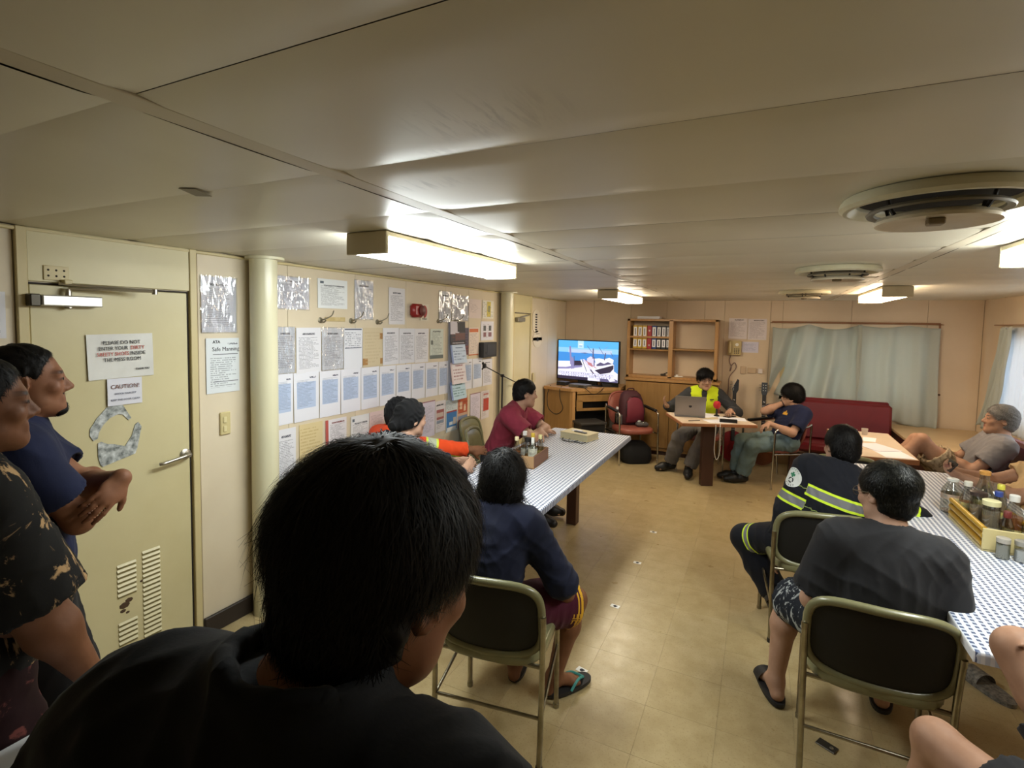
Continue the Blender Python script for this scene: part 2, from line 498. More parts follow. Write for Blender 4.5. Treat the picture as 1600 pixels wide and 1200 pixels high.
# door closer
cl = empty('door_closer', (XD, 1.16, 1.81), 0, 'silver hydraulic door closer with folding arm above the door sign', 'door closer')
m = MB(); m.box((.025, .01, 0), (.05, .215, .046), bev=.005); m.build('closer_body', mat('silver_paint', '#c9c8c4', .3, .6), cl)
m = MB(); m.box((.026, -.118, 0), (.046, .035, .05), bev=.004); m.build('end_cap', mat('dark_steel', '#4a463e', .4, .6), cl)
m = MB(); m.lathe([(.012, .024), (.012, .04), (.009, .052)], (.026, -.0, 0), 14); m.lathe([(.010, -.034), (.014, -.03), (.014, -.024)], (.026, .0, 0), 14); m.build('spindle', M_steel, cl, smooth=40)
m = MB(); m.tube([(.03, .0, .053), (.075, .14, .056), (.11, .30, .058)], .0065, 8); m.tube([(.11, .30, .060), (.06, .12, .066), (.02, -.03, .072)], .006, 8)
m.lathe([(.011, .045), (.011, .068)], (.11, .30, 0), 12); m.build('arm', M_steel, cl, smooth=40)
m = MB(); m.box((.006, -.03, .115), (.005, .088, .060), bev=.002); m.box((.02, -.0, .08), (.03, .03, .02), bev=.003); pl = m.build('bracket', M_frame, cl)
m = MB()
for i in range(3):
    for j in range(2): m.lathe([(.0045, 0), (.003, .001)], (.0088, -.058 + .027 * i, .103 + .024 * j), 8, 'x')
m.build('screw', M_dark, pl, kind='stuff')

# far door with closer
D2, LEAF2 = door('door_2', 5.60, 6.085, 1.885, .48)
cl2 = empty('door_closer', (XD, 5.72, 1.80), 0, 'small grey door closer at the top of the far door behind the second pillar', 'door closer')
m = MB(); m.box((.025, 0, 0), (.05, .2, .05), bev=.005); m.build('closer_body', mat('grey_steel', '#8d8a80', .4, .4), cl2)
m = MB(); m.tube([(.03, .0, .03), (.07, .16, .055), (.02, .28, .075)], .006, 8); m.build('arm', M_steel, cl2, smooth=40)
m = MB(); m.box((XL + .02, 6.22, 1.05), (.02, .07, .12), bev=.004); o = m.build('light_switch', mat('cream_plastic', '#cfc39c', .4)); tagit(o, 'narrow cream switch plate on the wall beside the far door', 'light switch')

# ---------------------------------------------------------------- printed paper
def print_mat(name, paper='#e6e5ea', ink='#5b5d6a', lines=30, v0=.08, v1=.86, u0=.1, u1=.9, blocks=(), head=None, rough=.55, dens=.42, seed=0.0, strength=.75, coat=0.0):
    if name in MATS: return MATS[name]
    t = NT(name); s, u, _, v = t.xyz('Generated')
    row = t.math('MULTIPLY', v, float(lines)); fl = t.math('FLOOR', row); fr = t.math('FRACT', row)
    cb = t.n('ShaderNodeCombineXYZ', {0: t.math('MULTIPLY', u, 26.0), 1: t.math('MULTIPLY', fl, 7.3), 2: seed})
    words = t.math('GREATER_THAN', t.noise(cb.outputs[0], 1.0, 1.0), dens)
    wn = t.n('ShaderNodeTexWhiteNoise', noise_dimensions='2D'); cb2 = t.n('ShaderNodeCombineXYZ', {0: fl, 1: seed + 3.7}); t.put(wn.inputs['Vector'], cb2.outputs[0])
    end = t.math('ADD', u0 + (u1 - u0) * .55, t.math('MULTIPLY', wn.outputs['Value'], (u1 - u0) * .6))
    f = t.math('MULTIPLY', t.band(fr, .25, .72), words)
    f = t.math('MULTIPLY', f, t.math('MULTIPLY', t.band(u, u0, u1), t.math('LESS_THAN', u, end)))
    f = t.math('MULTIPLY', f, t.band(v, v0, v1))
    col = lin(paper)
    for (a, b, c, d, cc) in blocks:
        col = t.mix(t.math('MULTIPLY', t.band(u, a, b), t.band(v, c, d)), col, lin(cc))
    f = t.math('MULTIPLY', f, strength)
    col = t.mix(f, col, lin(ink))
    if head:
        hu0, hu1, hv0, hv1, hc = head
        hn = t.math('GREATER_THAN', t.noise(t.n('ShaderNodeCombineXYZ', {0: t.math('MULTIPLY', u, 40.0), 1: t.math('MULTIPLY', v, 60.0), 2: seed}).outputs[0], 1.0, 0.0), .40)
        col = t.mix(t.math('MULTIPLY', t.math('MULTIPLY', t.band(u, hu0, hu1), t.band(v, hv0, hv1)), hn), col, lin(hc))
    t.put(t.b.inputs['Base Color'], col); t.b.inputs['Roughness'].default_value = rough; t.b.inputs['Coat Weight'].default_value = coat
    MATS[name] = t.m; return t.m

def sleeve_mat():
    if 'plastic_sleeve' in MATS: return MATS['plastic_sleeve']
    t = NT('plastic_sleeve'); tr = t.n('ShaderNodeBsdfTransparent', {'Color': (.93, .95, .97, 1)}); gl = t.n('ShaderNodeBsdfGlossy', {'Roughness': .12})
    lw = t.n('ShaderNodeFresnel', {'IOR': 1.5})
    tc = t.n('ShaderNodeTexCoord').outputs['Object']
    mp = t.n('ShaderNodeMapping', {'Vector': tc, 'Rotation': (0, .9, 0), 'Scale': (22, 1, 5)}).outputs[0]
    nz = t.noise(mp, 1.0, 2.0, .5, 1.2)
    bp = t.n('ShaderNodeBump', {'Strength': .9, 'Distance': .02, 'Height': nz})
    t.t.links.new(bp.outputs[0], gl.inputs['Normal'])
    mx = t.n('ShaderNodeMixShader', {0: .22}); t.t.links.new(tr.outputs[0], mx.inputs[1]); t.t.links.new(gl.outputs[0], mx.inputs[2])
    t.t.links.new(mx.outputs[0], t.out.inputs[0])
    MATS['plastic_sleeve'] = t.m; return t.m

def sheet(name, w_, h_, m, label, cat, loc, rz, group=None, curl=.002, sleeve=False, tilt=0.0, thick=.0012, nu=5, nv=6):
    """paper sheet in local x-z, facing -y, origin at its lower left corner"""
    mb = MB(); ph = rnd.uniform(0, 6)
    def front(u, v):
        d = curl * (math.sin(3.1 * u + ph) * math.sin(2.3 * v + ph) + 1.0) + curl * 2.2 * max(0, abs(u - .5) - .38) * 4
        return (u * w_, -thick - d, v * h_)
    mb.grid(front, nu, nv)
    k = len(mb.v)
    mb.v += [(x_, y_ + thick, z_) for (x_, y_, z_) in mb.v[:k]]
    n1 = nu + 1
    loop = [i for i in range(n1)] + [j * n1 + nu for j in range(1, nv + 1)] + [nv * n1 + i for i in range(nu - 1, -1, -1)] + [j * n1 for j in range(nv - 1, 0, -1)]
    for a, b in zip(loop, loop[1:] + loop[:1]): mb.f.append((b, a, a + k, b + k)); mb.mi.append(0)
    o = mb.build(name, m, None, smooth=50)
    o.location = loc; o.rotation_euler = (0, tilt, rz)
    tagit(o, label, cat, group)
    if sleeve:
        s_ = MB(); q = rnd.uniform(0, 9)
        s_.grid(lambda u, v: (-.006 + u * (w_ + .012), -thick - .006 - .0035 * math.sin(9 * u + 5 * v + q) * math.sin(7 * v + q), -.006 + v * (h_ + .012)), 14, 16)
        s_.build('plastic_sleeve', sleeve_mat(), o, smooth=60)
    return o
# local -y must face the room: on the left wall (+x) rotate by +90 degrees, local x runs along +y
RL = math.pi / 2
def wsheet(name, y0, y1, z0, z1, m, label, cat, **k):
    return sheet(name, y1 - y0, z1 - z0, m, label, cat, (XL + .0005, y0, z0), RL, **k)

P_blue = [print_mat('blue_block_page_%d' % i, '#e2e3ec', '#71809d', 34, .3, .84, .14, .86, [(.12, .88, .24 + .02 * i, .80, '#b4c3df')], (.62, .88, .87, .90, '#39415a'), seed=i * 2.3, strength=.5, dens=.36) for i in range(4)]
P_text = [print_mat('text_page_%d' % i, c, '#6a6b78', n_, .1, .8, .1, .9, (), (.25, .75, .84, .88, '#4a4c59'), seed=i * 3.1, strength=.62) for i, (c, n_) in enumerate([('#dfdfe6', 34), ('#dbdce4', 26), ('#e0dfe4', 40), ('#d9d8e2', 30)])]
P_table = print_mat('table_page', '#e0e2ea', '#6f7688', 22, .52, .92, .06, .94, [(.05, .95, .955, .985, '#5d6577'), (.05, .95, .5, .52, '#5d6577')], None, seed=5.5, dens=.5)
P_old = print_mat('faded_backing', '#cfc0a0', '#bfae8c', 12, .1, .9, .1, .9, [(.86, 1, .7, .86, '#a97d4a'), (0, .25, .05, .22, '#a97d4a'), (.88, 1, .05, .2, '#a97d4a')], None, seed=8., strength=.5)
P_old2 = print_mat('stained_backing', '#d6c496', '#b89f68', 14, .1, .9, .05, .95, (), None, seed=9., strength=.55)
P_green = print_mat('green_form', '#cfd6cb', '#6f7a74', 22, .1, .9, .1, .9, [(0, 1, 0, .12, '#6b7470'), (.06, .22, .48, .62, '#5c615c')], (.2, .8, .9, .94, '#4d5550'), seed=2.2, strength=.55)
P_redhead = print_mat('orange_headed_poster', '#e2d3c8', '#7d7078', 24, .08, .78, .15, .85, [(.05, .95, .83, .95, '#cc6f3f'), (0, 1, 0, .04, '#cc6f3f')], None, seed=4.4, strength=.6, dens=.5)
P_pink = print_mat('pale_pink_page', '#dccdc9', '#8a8087', 14, .3, .75, .12, .85, (), None, seed=6.1, strength=.55, dens=.5)
P_yel = print_mat('yellow_centre_poster', '#e3e0d4', '#5f6672', 12, .05, .95, .04, .96, [(.4, .75, .1, .95, '#d2c057'), (.5, .68, .35, .72, '#8b8a5f')], None, seed=7.7, strength=.6, dens=.52)
P_steps = print_mat('picture_steps_page', '#dcdce8', '#5c5768', 9, .1, .92, .12, .88, [(.2, .4, .5, .78, '#5d6063'), (.62, .82, .5, .78, '#5a5f64'), (.2, .42, .18, .42, '#8b5f67'), (.6, .85, .18, .42, '#8d6570')], None, seed=1.7, strength=.4, dens=.55)
P_photo = print_mat('dark_photo_poster', '#5b5165', '#2d2b38', 10, .05, .95, .05, .95, [(0, 1, .0, .35, '#7c4a4a')], None, seed=3.9, strength=.7, dens=.45)
P_redleft = print_mat('red_edged_page', '#e2dfe4', '#6f6a74', 36, .1, .85, .22, .92, [(.0, .14, .0, 1, '#b5574f')], (.3, .9, .88, .92, '#7b3a3a'), seed=4.9, strength=.6)
P_logo = print_mat('letterhead_page', '#dfe2e3', '#77797d', 30, .1, .76, .1, .9, [(.08, .2, .84, .92, '#5a6672')], (.2, .9, .76, .8, '#51565c'), seed=6.6, strength=.6)
P_rose = print_mat('rose_tinted_page', '#dcc6c4', '#94787b', 30, .1, .9, .1, .9, (), None, seed=7.1, strength=.5)
P_lil = print_mat('lilac_page', '#dcd4e4', '#7d7889', 30, .12, .86, .1, .9, [(0, 1, .97, 1, '#a0717a')], None, seed=8.2, strength=.5)
P_phot2 = print_mat('photo_notice', '#dbd6da', '#63646e', 20, .1, .35, .12, .88, [(.12, .85, .4, .72, '#a0605f'), (.14, .8, .48, .62, '#c7b6ae'), (.12, .85, .28, .38, '#8a97aa')], (.1, .8, .84, .89, '#2e3038'), seed=9.4, strength=.5)
P_bluep = print_mat('blue_safety_poster', '#c9d3d6', '#7d8a92', 22, .68, .96, .1, .9, [(.05, .95, .05, .64, '#3f78b3'), (.05, .95, .6, .645, '#a04848'), (.1, .9, .03, .14, '#dfe0de'), (.65, .9, .2, .42, '#b8b0a6'), (.3, .6, .2, .3, '#cfd6da')], None, seed=2.9, strength=.6, dens=.5)
P_redp = print_mat('red_picture_poster', '#c9a58e', '#8a3d2c', 9, .5, .97, .05, .95, [(.05, .95, .05, .42, '#7f8da6'), (.1, .5, .08, .3, '#a2474a'), (.08, .92, .5, .96, '#b85a3a'), (.2, .45, .62, .85, '#dcbfa2'), (.6, .8, .55, .75, '#e0c7ad')], None, seed=1.1, strength=.6, dens=.5)
P_redend = print_mat('red_panel_page', '#e0d8da', '#7e7880', 24, .1, .95, .1, .9, [(.3, .95, .28, .72, '#c8452f')], (.3, .9, .84, .9, '#b5564a'), seed=5.9, strength=.5)

SHEETS = [
 ('notice', 2.228, 2.486, 1.817, 2.018, P_text[3], 'notice in a glossy plastic sleeve high beside the near pillar', 'notice', 1),
 ('notice', 2.560, 2.833, 1.830, 2.030, P_logo, 'landscape white notice above the first coat hook from the near pillar', 'notice', 0),
 ('notice', 2.910, 3.107, 1.760, 2.047, P_text[1], 'crinkled plastic sleeve with notice between second and third coat hooks', 'notice', 1),
 ('notice', 3.294, 3.498, 1.725, 2.020, P_text[2], 'portrait typed notice just before the red alarm box in the top row', 'notice', 0),
 ('notice', 4.006, 4.214, 1.752, 2.039, P_text[0], 'sleeved notice with bright glare behind the fourth coat hook', 'notice', 1),
 ('notice', 4.227, 4.533, 1.770, 2.014, P_text[3], 'creased clear sleeve above the hanging ship calendar', 'notice', 1),
 ('notice', 4.543, 4.801, 1.798, 1.994, P_pink, 'pale pink page with small figures in the top row', 'notice', 0),
 ('poster', 4.829, 5.078, 1.799, 1.992, P_yel, 'small white poster with a yellow centre panel near the far pillar', 'poster', 0),
 ('notice', 2.225, 2.366, 1.412, 1.701, P_text[1], 'sleeved page half hidden by the near pillar in the second row', 'notice', 1),
 ('notice', 2.380, 2.586, 1.398, 1.698, P_text[0], 'typed page under the first coat hook in the second row', 'notice', 0),
 ('notice', 2.593, 2.794, 1.406, 1.697, P_text[2], 'page in a shiny sleeve beside the page with a table', 'notice', 1),
 ('notice', 2.798, 2.990, 1.400, 1.695, P_table, 'page with a blue printed table on its upper half', 'notice', 0),
 ('backing_paper', 2.993, 3.219, 1.400, 1.697, P_old, 'bare brownish backing paper with tape marks in the second row', 'paper', 0),
 ('notice', 3.223, 3.424, 1.399, 1.696, P_text[0], 'typed page directly after the bare brown backing paper', 'notice', 0),
 ('notice', 3.426, 3.636, 1.399, 1.692, P_text[1], 'middle of three typed pages under the red alarm box', 'notice', 0),
 ('notice', 3.639, 3.840, 1.393, 1.690, P_text[2], 'typed page with a dark heading beside the green form', 'notice', 0),
 ('form', 3.866, 4.081, 1.415, 1.687, P_green, 'greenish form with a dark stamp left of the hanging calendar', 'form', 0),
 ('poster', 4.470, 4.545, 1.422, 1.698, P_photo, 'narrow dark photo poster tucked behind the calendar', 'poster', 0),
 ('poster', 4.555, 4.754, 1.412, 1.701, P_redhead, 'poster with an orange heading right of the calendar', 'poster', 0),
 ('poster', 4.802, 5.086, 1.563, 1.766, P_steps, 'instruction sheet with four small pictures above the black wall box', 'poster', 0),
 ('notice', 2.625, 2.824, .787, 1.054, P_redleft, 'page with a red left edge in the bottom row', 'notice', 0),
 ('notice', 2.867, 3.063, .781, 1.043, P_logo, 'letterhead page behind the man in orange in the bottom row', 'notice', 0),
 ('notice', 3.071, 3.240, .776, 1.044, P_rose, 'rose tinted page behind the black headwraps', 'notice', 0),
 ('notice', 3.747, 3.954, .704, 1.034, P_lil, 'lilac page with a dark red top edge in the bottom row', 'notice', 0),
 ('notice', 3.961, 4.133, .719, 1.013, P_phot2, 'notice with a red photo and bold heading under the calendar', 'notice', 0),
 ('poster', 4.141, 4.345, .689, 1.001, P_bluep, 'blue safety poster in the bottom row under the calendar', 'poster', 0),
 ('poster', 4.350, 4.547, .676, 1.005, P_redp, 'red and grey picture poster next to the blue poster', 'poster', 0),
 ('notice', 4.599, 4.807, .730, 1.012, P_lil, 'plain pale page after the red picture poster', 'notice', 0),
 ('notice', 4.825, 5.007, .707, 1.013, P_redend, 'page with a bright red panel at the far end of the bottom row', 'notice', 0),
 ('backing_paper', 2.399, 2.596, .757, 1.061, P_old2, 'stained yellowish backing paper in the bottom row', 'paper', 0),
 ('notice', 2.222, 2.369, .706, 1.058, P_text[0], 'typed page low beside the near pillar in the bottom row', 'notice', 0),
]
for nm, y0, y1, z0, z1, m_, lb, ct, sl in SHEETS:
    wsheet(nm, y0, y1, z0, z1, m_, lb, ct, sleeve=bool(sl), tilt=rnd.uniform(-.006, .006))
ROW3 = [(2.222, 2.351), (2.357, 2.566), (2.571, 2.764), (2.769, 2.971), (2.977, 3.177), (3.184, 3.383), (3.389, 3.588), (3.593, 3.793), (3.800, 3.998), (4.010, 4.166), (4.454, 4.629), (4.637, 4.840)]
ORD = ['first', 'second', 'third', 'fourth', 'fifth', 'sixth', 'seventh', 'eighth', 'ninth', 'tenth', 'eleventh', 'twelfth']
for i, (y0, y1) in enumerate(ROW3):
    wsheet('checklist_page', y0, y1, 1.085 - .0015 * i, 1.408 - .003 * i, P_blue[i % 4], 'white checklist with a blue text block, %s from the near pillar in its row' % ORD[i], 'notice', group='blue checklist pages in a row on the left wall', tilt=rnd.uniform(-.006, .006))
wsheet('notice', 4.855, 5.067, 1.069, 1.358, P_text[3], 'pale blank-looking page ending the checklist row below the black wall box', 'notice')
wsheet('notice', 1.758, 1.962, 1.672, 1.973, P_text[3], 'crinkled plastic sleeve with notice between the door and near pillar', 'notice', sleeve=True)
o = wsheet('manning_document', 1.780, 1.975, 1.337, 1.640, print_mat('manning_page', '#d9dee2', '#6a707a', 26, .1, .66, .12, .9, [(.2, .96, .70, .712, '#50555d'), (.2, .96, .20, .212, '#50555d')], (.65, .95, .88, .91, '#60656d'), seed=3.3, strength=.6), 'safe manning document page under the crinkled sleeve beside the door', 'notice')
text('Safe Manning', .032, (.115, -.0052, .232), o, M_ink, bold=.0, width=.16); text('ATA', .022, (.06, -.0052, .275), o, M_ink, bold=.02)
wsheet('notice', .80, .968, 1.655, 1.838, P_text[0], 'white page on the wall left of the door frame', 'notice')
# door notices (proud of the leaf)
def dsheet(name, y0, y1, z0, z1, m, label, tilt=0): return sheet(name, y1 - y0, z1 - z0, m, label, 'notice', (XD + .0005, y0, z0), RL, tilt=tilt, curl=.003)
o = dsheet('door_sign', 1.232, 1.505, 1.462, 1.666, mat('sign_paper', '#e2e2de', .6, var=(6, '#d4d3ce')), 'white paper door sign about dirty safety shoes', tilt=-.02)
fy = -.0105
for k, (s_, c_) in enumerate([([('PLEASE DO NOT', 0)], 0), ([('ENTER YOUR ', 0), ('DIRTY', 1)], 0), ([('SAFETY SHOES', 1), (' INSIDE', 0)], 0), ([('THE MESS ROOM', 0)], 0)]):
    z = .157 - k * .026; tot = [.155, .19, .205, .155][k]; full = ''.join(a for a, _ in s_); x = .138 - tot / 2
    for a, red in s_:
        w_ = tot * len(a.strip()) / len(full)
        if a.startswith(' '): x += tot * .03
        text(a.strip(), .024, (x, fy, z), o, M_red if red else M_ink, 'LEFT', .0, width=w_); x += tot * len(a) / len(full) - (tot * .03 if a.startswith(' ') else 0)
text('THANK YOU', .012, (.222, fy, .033), o, M_ink, bold=.02, width=.06)
o = dsheet('caution_sign', 1.303, 1.450, 1.338, 1.463, mat('caution_paper', '#d9d9e2', .6), 'small white caution notice taped under the door sign')
text('CAUTION!', .027, (.074, fy, .078), o, mat('brown_ink', '#7a5148', .7), bold=.0, width=.118)
text('WATCH YOUR STEP', .012, (.074, fy, .05), o, mat('grey_ink', '#7c7f92', .7), width=.09); text('KEEP THIS DOOR CLEAN', .012, (.074, fy, .022), o, MATS['grey_ink'], width=.12)
# torn ring of an old poster left on the door
M_torn = mat('torn_poster', '#d6dada', .5, var=(38, '#59615f'))
def torn(name, poly, z_label):
    mb = MB(); q = [(p[0], p[1]) for p in poly]
    M = Matrix(((0, 0, 1, XD), (1, 0, 0, 0), (0, 1, 0, 0), (0, 0, 0, 1)))
    mb.prism(q, .0006, .0036, M=M)
    return tagit(mb.build(name, M_torn), z_label, 'paper scrap')
def dpx(pts):                                     # outline points (y, z) on the door
    return pts
torn('poster_scrap', [(1.245, 1.190), (1.232, 1.215), (1.234, 1.245), (1.262, 1.290), (1.300, 1.332), (1.352, 1.345), (1.368, 1.335), (1.402, 1.270), (1.390, 1.262), (1.366, 1.292), (1.345, 1.296), (1.312, 1.282), (1.285, 1.255), (1.268, 1.225), (1.262, 1.197)], 'curved upper scrap of a torn poster on the door')
torn('poster_scrap', [(1.262, 1.175), (1.262, 1.110), (1.270, 1.075), (1.278, 1.064), (1.415, 1.096), (1.424, 1.12), (1.446, 1.222), (1.432, 1.245), (1.418, 1.236), (1.402, 1.185), (1.372, 1.140), (1.330, 1.158), (1.300, 1.165), (1.276, 1.180)], 'lower angular scrap of a torn poster on the door')
# switch beside the door
sw = empty('light_switch', (XL, 1.883, 1.163), 0, 'cream double light switch on the panel between door and near pillar', 'light switch')
m = MB(); m.box((.006, 0, 0), (.012, .062, .128), bev=.004); m.build('plate', mat('switch_plate', '#cbbd8c', .35), sw)
m = MB(); m.box((.014, -.006, .02), (.008, .02, .035), bev=.003); m.build('rocker', mat('switch_rocker', '#d8cc9e', .3), sw)
m = MB(); m.box((.014, -.006, -.03), (.008, .02, .035), bev=.003); m.build('rocker', MATS['switch_rocker'], sw)
# coat hooks
M_hook = mat('old_brass', '#8a8472', .4, .7)
def make_hook():
    e = empty('coat_hook', (0, 0, 0))
    m = MB(); m.lathe([(.02, 0), (.02, .004), (.012, .008)], (0, 0, -.012), 14, 'x'); m.build('backplate', M_hook, e, smooth=40)
    m = MB(); m.tube(fillet([(.005, 0, -.01), (.03, .01, -.005), (.06, .05, .02), (.07, .055, .055)], .02), [.005] * 5 + [.004] * 9, 8); m.tube(fillet([(.005, 0, -.018), (.03, .005, -.028), (.042, .012, -.01)], .012), .005, 8)
    m.build('arm', M_hook, e, smooth=50); return e
hk = make_hook()
for i, (y, z, lb) in enumerate(((2.584, 1.760, 'metal coat hook nearest the near pillar'), (2.874, 1.760, 'metal coat hook left of the crinkled sleeve'), (3.16, 1.755, 'metal coat hook right of the crinkled sleeve'), (3.998, 1.77, 'metal coat hook below the sleeve with bright glare'), (4.286, 1.775, 'metal coat hook above the ship calendar'))):
    e = hk if i == 0 else copy_tree(hk)
    e.location = (XL, y, z); tagit(e, lb + ' on the left wall', 'coat hook', 'coat hooks on the left wall')
# worn strip where a hook rail was
m = MB(); m.box((XL + .002, 2.72, 1.756), (.004, .19, .03), bev=.001); o = m.build('label_strip', mat('worn_label', '#cdb98a', .6, var=(18, '#b09a63'))); tagit(o, 'worn beige label strip between the first two coat hooks', 'label')
# alarm
al = empty('fire_alarm', (XL, 3.632, 1.845), 0, 'dark red fire alarm box on the left wall under the ceiling', 'fire alarm')
M_alarm = mat('alarm_red', '#8e1f1c', .35)
m = MB(); m.box((.03, 0, 0), (.06, .15, .115), bev=.02); m.build('housing', M_alarm, al, smooth=40)
m = MB(); m.lathe([(.038, .056), (.044, .062), (.044, .07), (.02, .078)], (0, .03, 0), 20, 'x'); m.build('sounder', mat('alarm_dark', '#5c1412', .4), al, smooth=40)
m = MB(); m.box((.061, -.045, 0), (.003, .012, .06)); m.build('label', mat('pink_label', '#cc9999', .6), al)
o = wsheet('alarm_sign', 3.716, 3.842, 1.762, 1.905, mat('sign_cream', '#ded6c2', .5), 'white sign with a red half disc beside the fire alarm', 'sign')
m = MB(); m.prism([(.055 + .045 * math.cos(a), .078 + .055 * math.sin(a)) for a in [math.radians(-90 + 12 * k) for k in range(16)]], .0005, .0035, M=Matrix(((1, 0, 0, 0), (0, 0, -1, -.0035), (0, 1, 0, 0), (0, 0, 0, 1)))); m.build('half_disc', mat('sign_red', '#a92c26', .5), o)
text('FIRE', .016, (.06, -.006, .008), o, M_ink, width=.07)
# black box on the wall
bx = empty('wall_box', (XL, 4.92, 1.463), 0, 'black rectangular wall box below the picture instructions', 'box')
m = MB(); m.box((.03, 0, 0), (.06, .30, .16), bev=.004); m.build('housing', mat('charcoal_plastic', '#2e2f33', .5), bx)
m = MB(); m.box((.061, .02, 0), (.002, .19, .11)); m.lathe([(.008, .061), (.006, .066)], (0, -.1, -.03), 10, 'x'); m.build('front_plate', mat('charcoal_front', '#3a3b40', .45), bx)
# ship calendar: four hanging sheets
cal = empty('wall_calendar', (XL + .03, 4.17, 1.0), 0, 'long hanging calendar with ship photo and three month sheets', 'calendar')
def calsheet(z0, z1, off, m, name, lean=.012):
    b = MB(); ph = off * 30
    b.grid(lambda u, v: (off + lean * (1 - v) + .004 * math.sin(3 * u + ph), u * .27, z0 + v * (z1 - z0)), 6, 5); k = len(b.v)
    b.v += [(x - .0012, y, z) for x, y, z in b.v[:k]]; b.f += [tuple(i + k for i in f)[::-1] for f in b.f]; b.mi += [0] * (len(b.f) - len(b.mi))
    return b.build(name, m, cal, smooth=50)
P_ship = print_mat('ship_photo', '#3d3a42', '#7b4038', 8, .0, .5, .1, .95, [(0, .55, .45, 1, '#cfcad4'), (.3, .98, .2, .5, '#6c4b48'), (0, 1, 0, .14, '#2d2a30'), (.45, 1, .55, .95, '#26252b')], (.1, .9, .05, .09, '#b9b4bd'), seed=3.0, strength=.5, dens=.5)
def month_mat(i, c, ink): return print_mat('month_page_%d' % i, c, ink, 7, .12, .72, .14, .94, [(.0, .1, 0, 1, '#7f93c4' if i != 1 else '#d8c7c9')], (.3, .8, .8, .86, ink), seed=i * 2., dens=.47, strength=.7)
# generated coordinates on these run along local y
def yz_print(m):
    t = m.node_tree
    for nd in t.nodes:
        if nd.type == 'SEPXYZ':
            for l in list(t.links):
                if l.from_node == nd and l.from_socket == nd.outputs[0]:
                    to = l.to_socket; t.links.remove(l); t.links.new(nd.outputs[1], to)
    return m
calsheet(.0, .76, -.022, mat('calendar_back', '#c5c4cc', .5), 'backing', .0)
calsheet(.535, .76, -.006, yz_print(P_ship), 'ship_picture', .008)
for i, (z0, z1, c, k_) in enumerate(((.355, .535, '#c3d4ea', '#4d6690'), (.155, .365, '#e3dce0', '#8b4048'), (.0, .172, '#b9d4e2', '#40706a'))):
    calsheet(z0, z1, -.004, yz_print(month_mat(i, c, k_)), 'month_sheet', .03)

# tags beside the far door
def tagshape(name, y0, y1, z0, z1, label, rows):
    mb = MB(); w_, h_ = y1 - y0, z1 - z0
    pts = [(p[0] + w_ / 2, p[1] + h_ / 2) for p in rrect(w_, h_, w_ * .42, 6)]
    mb.prism(pts, 0, .004, M=Matrix(((0, 0, 1, 0), (1, 0, 0, 0), (0, 1, 0, 0), (0, 0, 0, 1))))
    o = mb.build(name, mat('cream_card', '#ddd3bd', .6), None, loc=(XL + .003, y0, z0)); tagit(o, label, 'sign')
    k = MB()
    for (a, b, c, d) in rows: k.box((.0048, w_ * (a + b) / 2, h_ * (c + d) / 2), (.0016, w_ * (b - a), h_ * (d - c)))
    k.build('print', M_ink, o, kind='stuff'); return o
tagshape('rope_tag', 6.17, 6.42, 1.635, 1.935, 'long cream sign with a column of symbols beside the far door', [(.35, .6, .1 + .11 * i, .16 + .11 * i) for i in range(7)])
tagshape('rope_tag', 6.19, 6.50, 1.44, 1.66, 'round cream sign with a figure below the long sign by the far door', [(.3, .7, .79, .82), (.46, .54, .35, .62), (.34, .38, .36, .48), (.62, .66, .36, .5)])
# mic boom stand
ms = empty('microphone_stand', (-2.50, 4.96, 0), 0, 'thin black boom stand standing by the far pillar', 'stand')
m = MB(); m.tube([(0, 0, .02), (0, 0, 1.18)], .009, 8); m.build('pole', M_black, ms, smooth=40)
m = MB(); m.tube([(-.02, -.36, 1.31), (.0, 0, 1.185), (.02, .32, 1.08)], .006, 8); m.lathe([(.016, -.016), (.016, .016)], (0, 0, 1.185), 10, 'x'); m.build('boom', M_black, ms, smooth=40)
m = MB(); m.box((-.02, -.37, 1.315), (.03, .05, .05), bev=.01); m.box((-.025, -.39, 1.34), (.02, .03, .03), bev=.008); m.tube([(-.02, -.37, 1.31), (-.03, -.40, 1.28)], .008, 6); m.build('clip', M_black, ms)
for a in (90, 210, 330):
    m = MB(); c, s = math.cos(math.radians(a)), math.sin(math.radians(a)); m.tube([(0, 0, .06), (c * .2, s * .2, .010)], .008, 6); m.build('leg', M_black, ms, smooth=40)
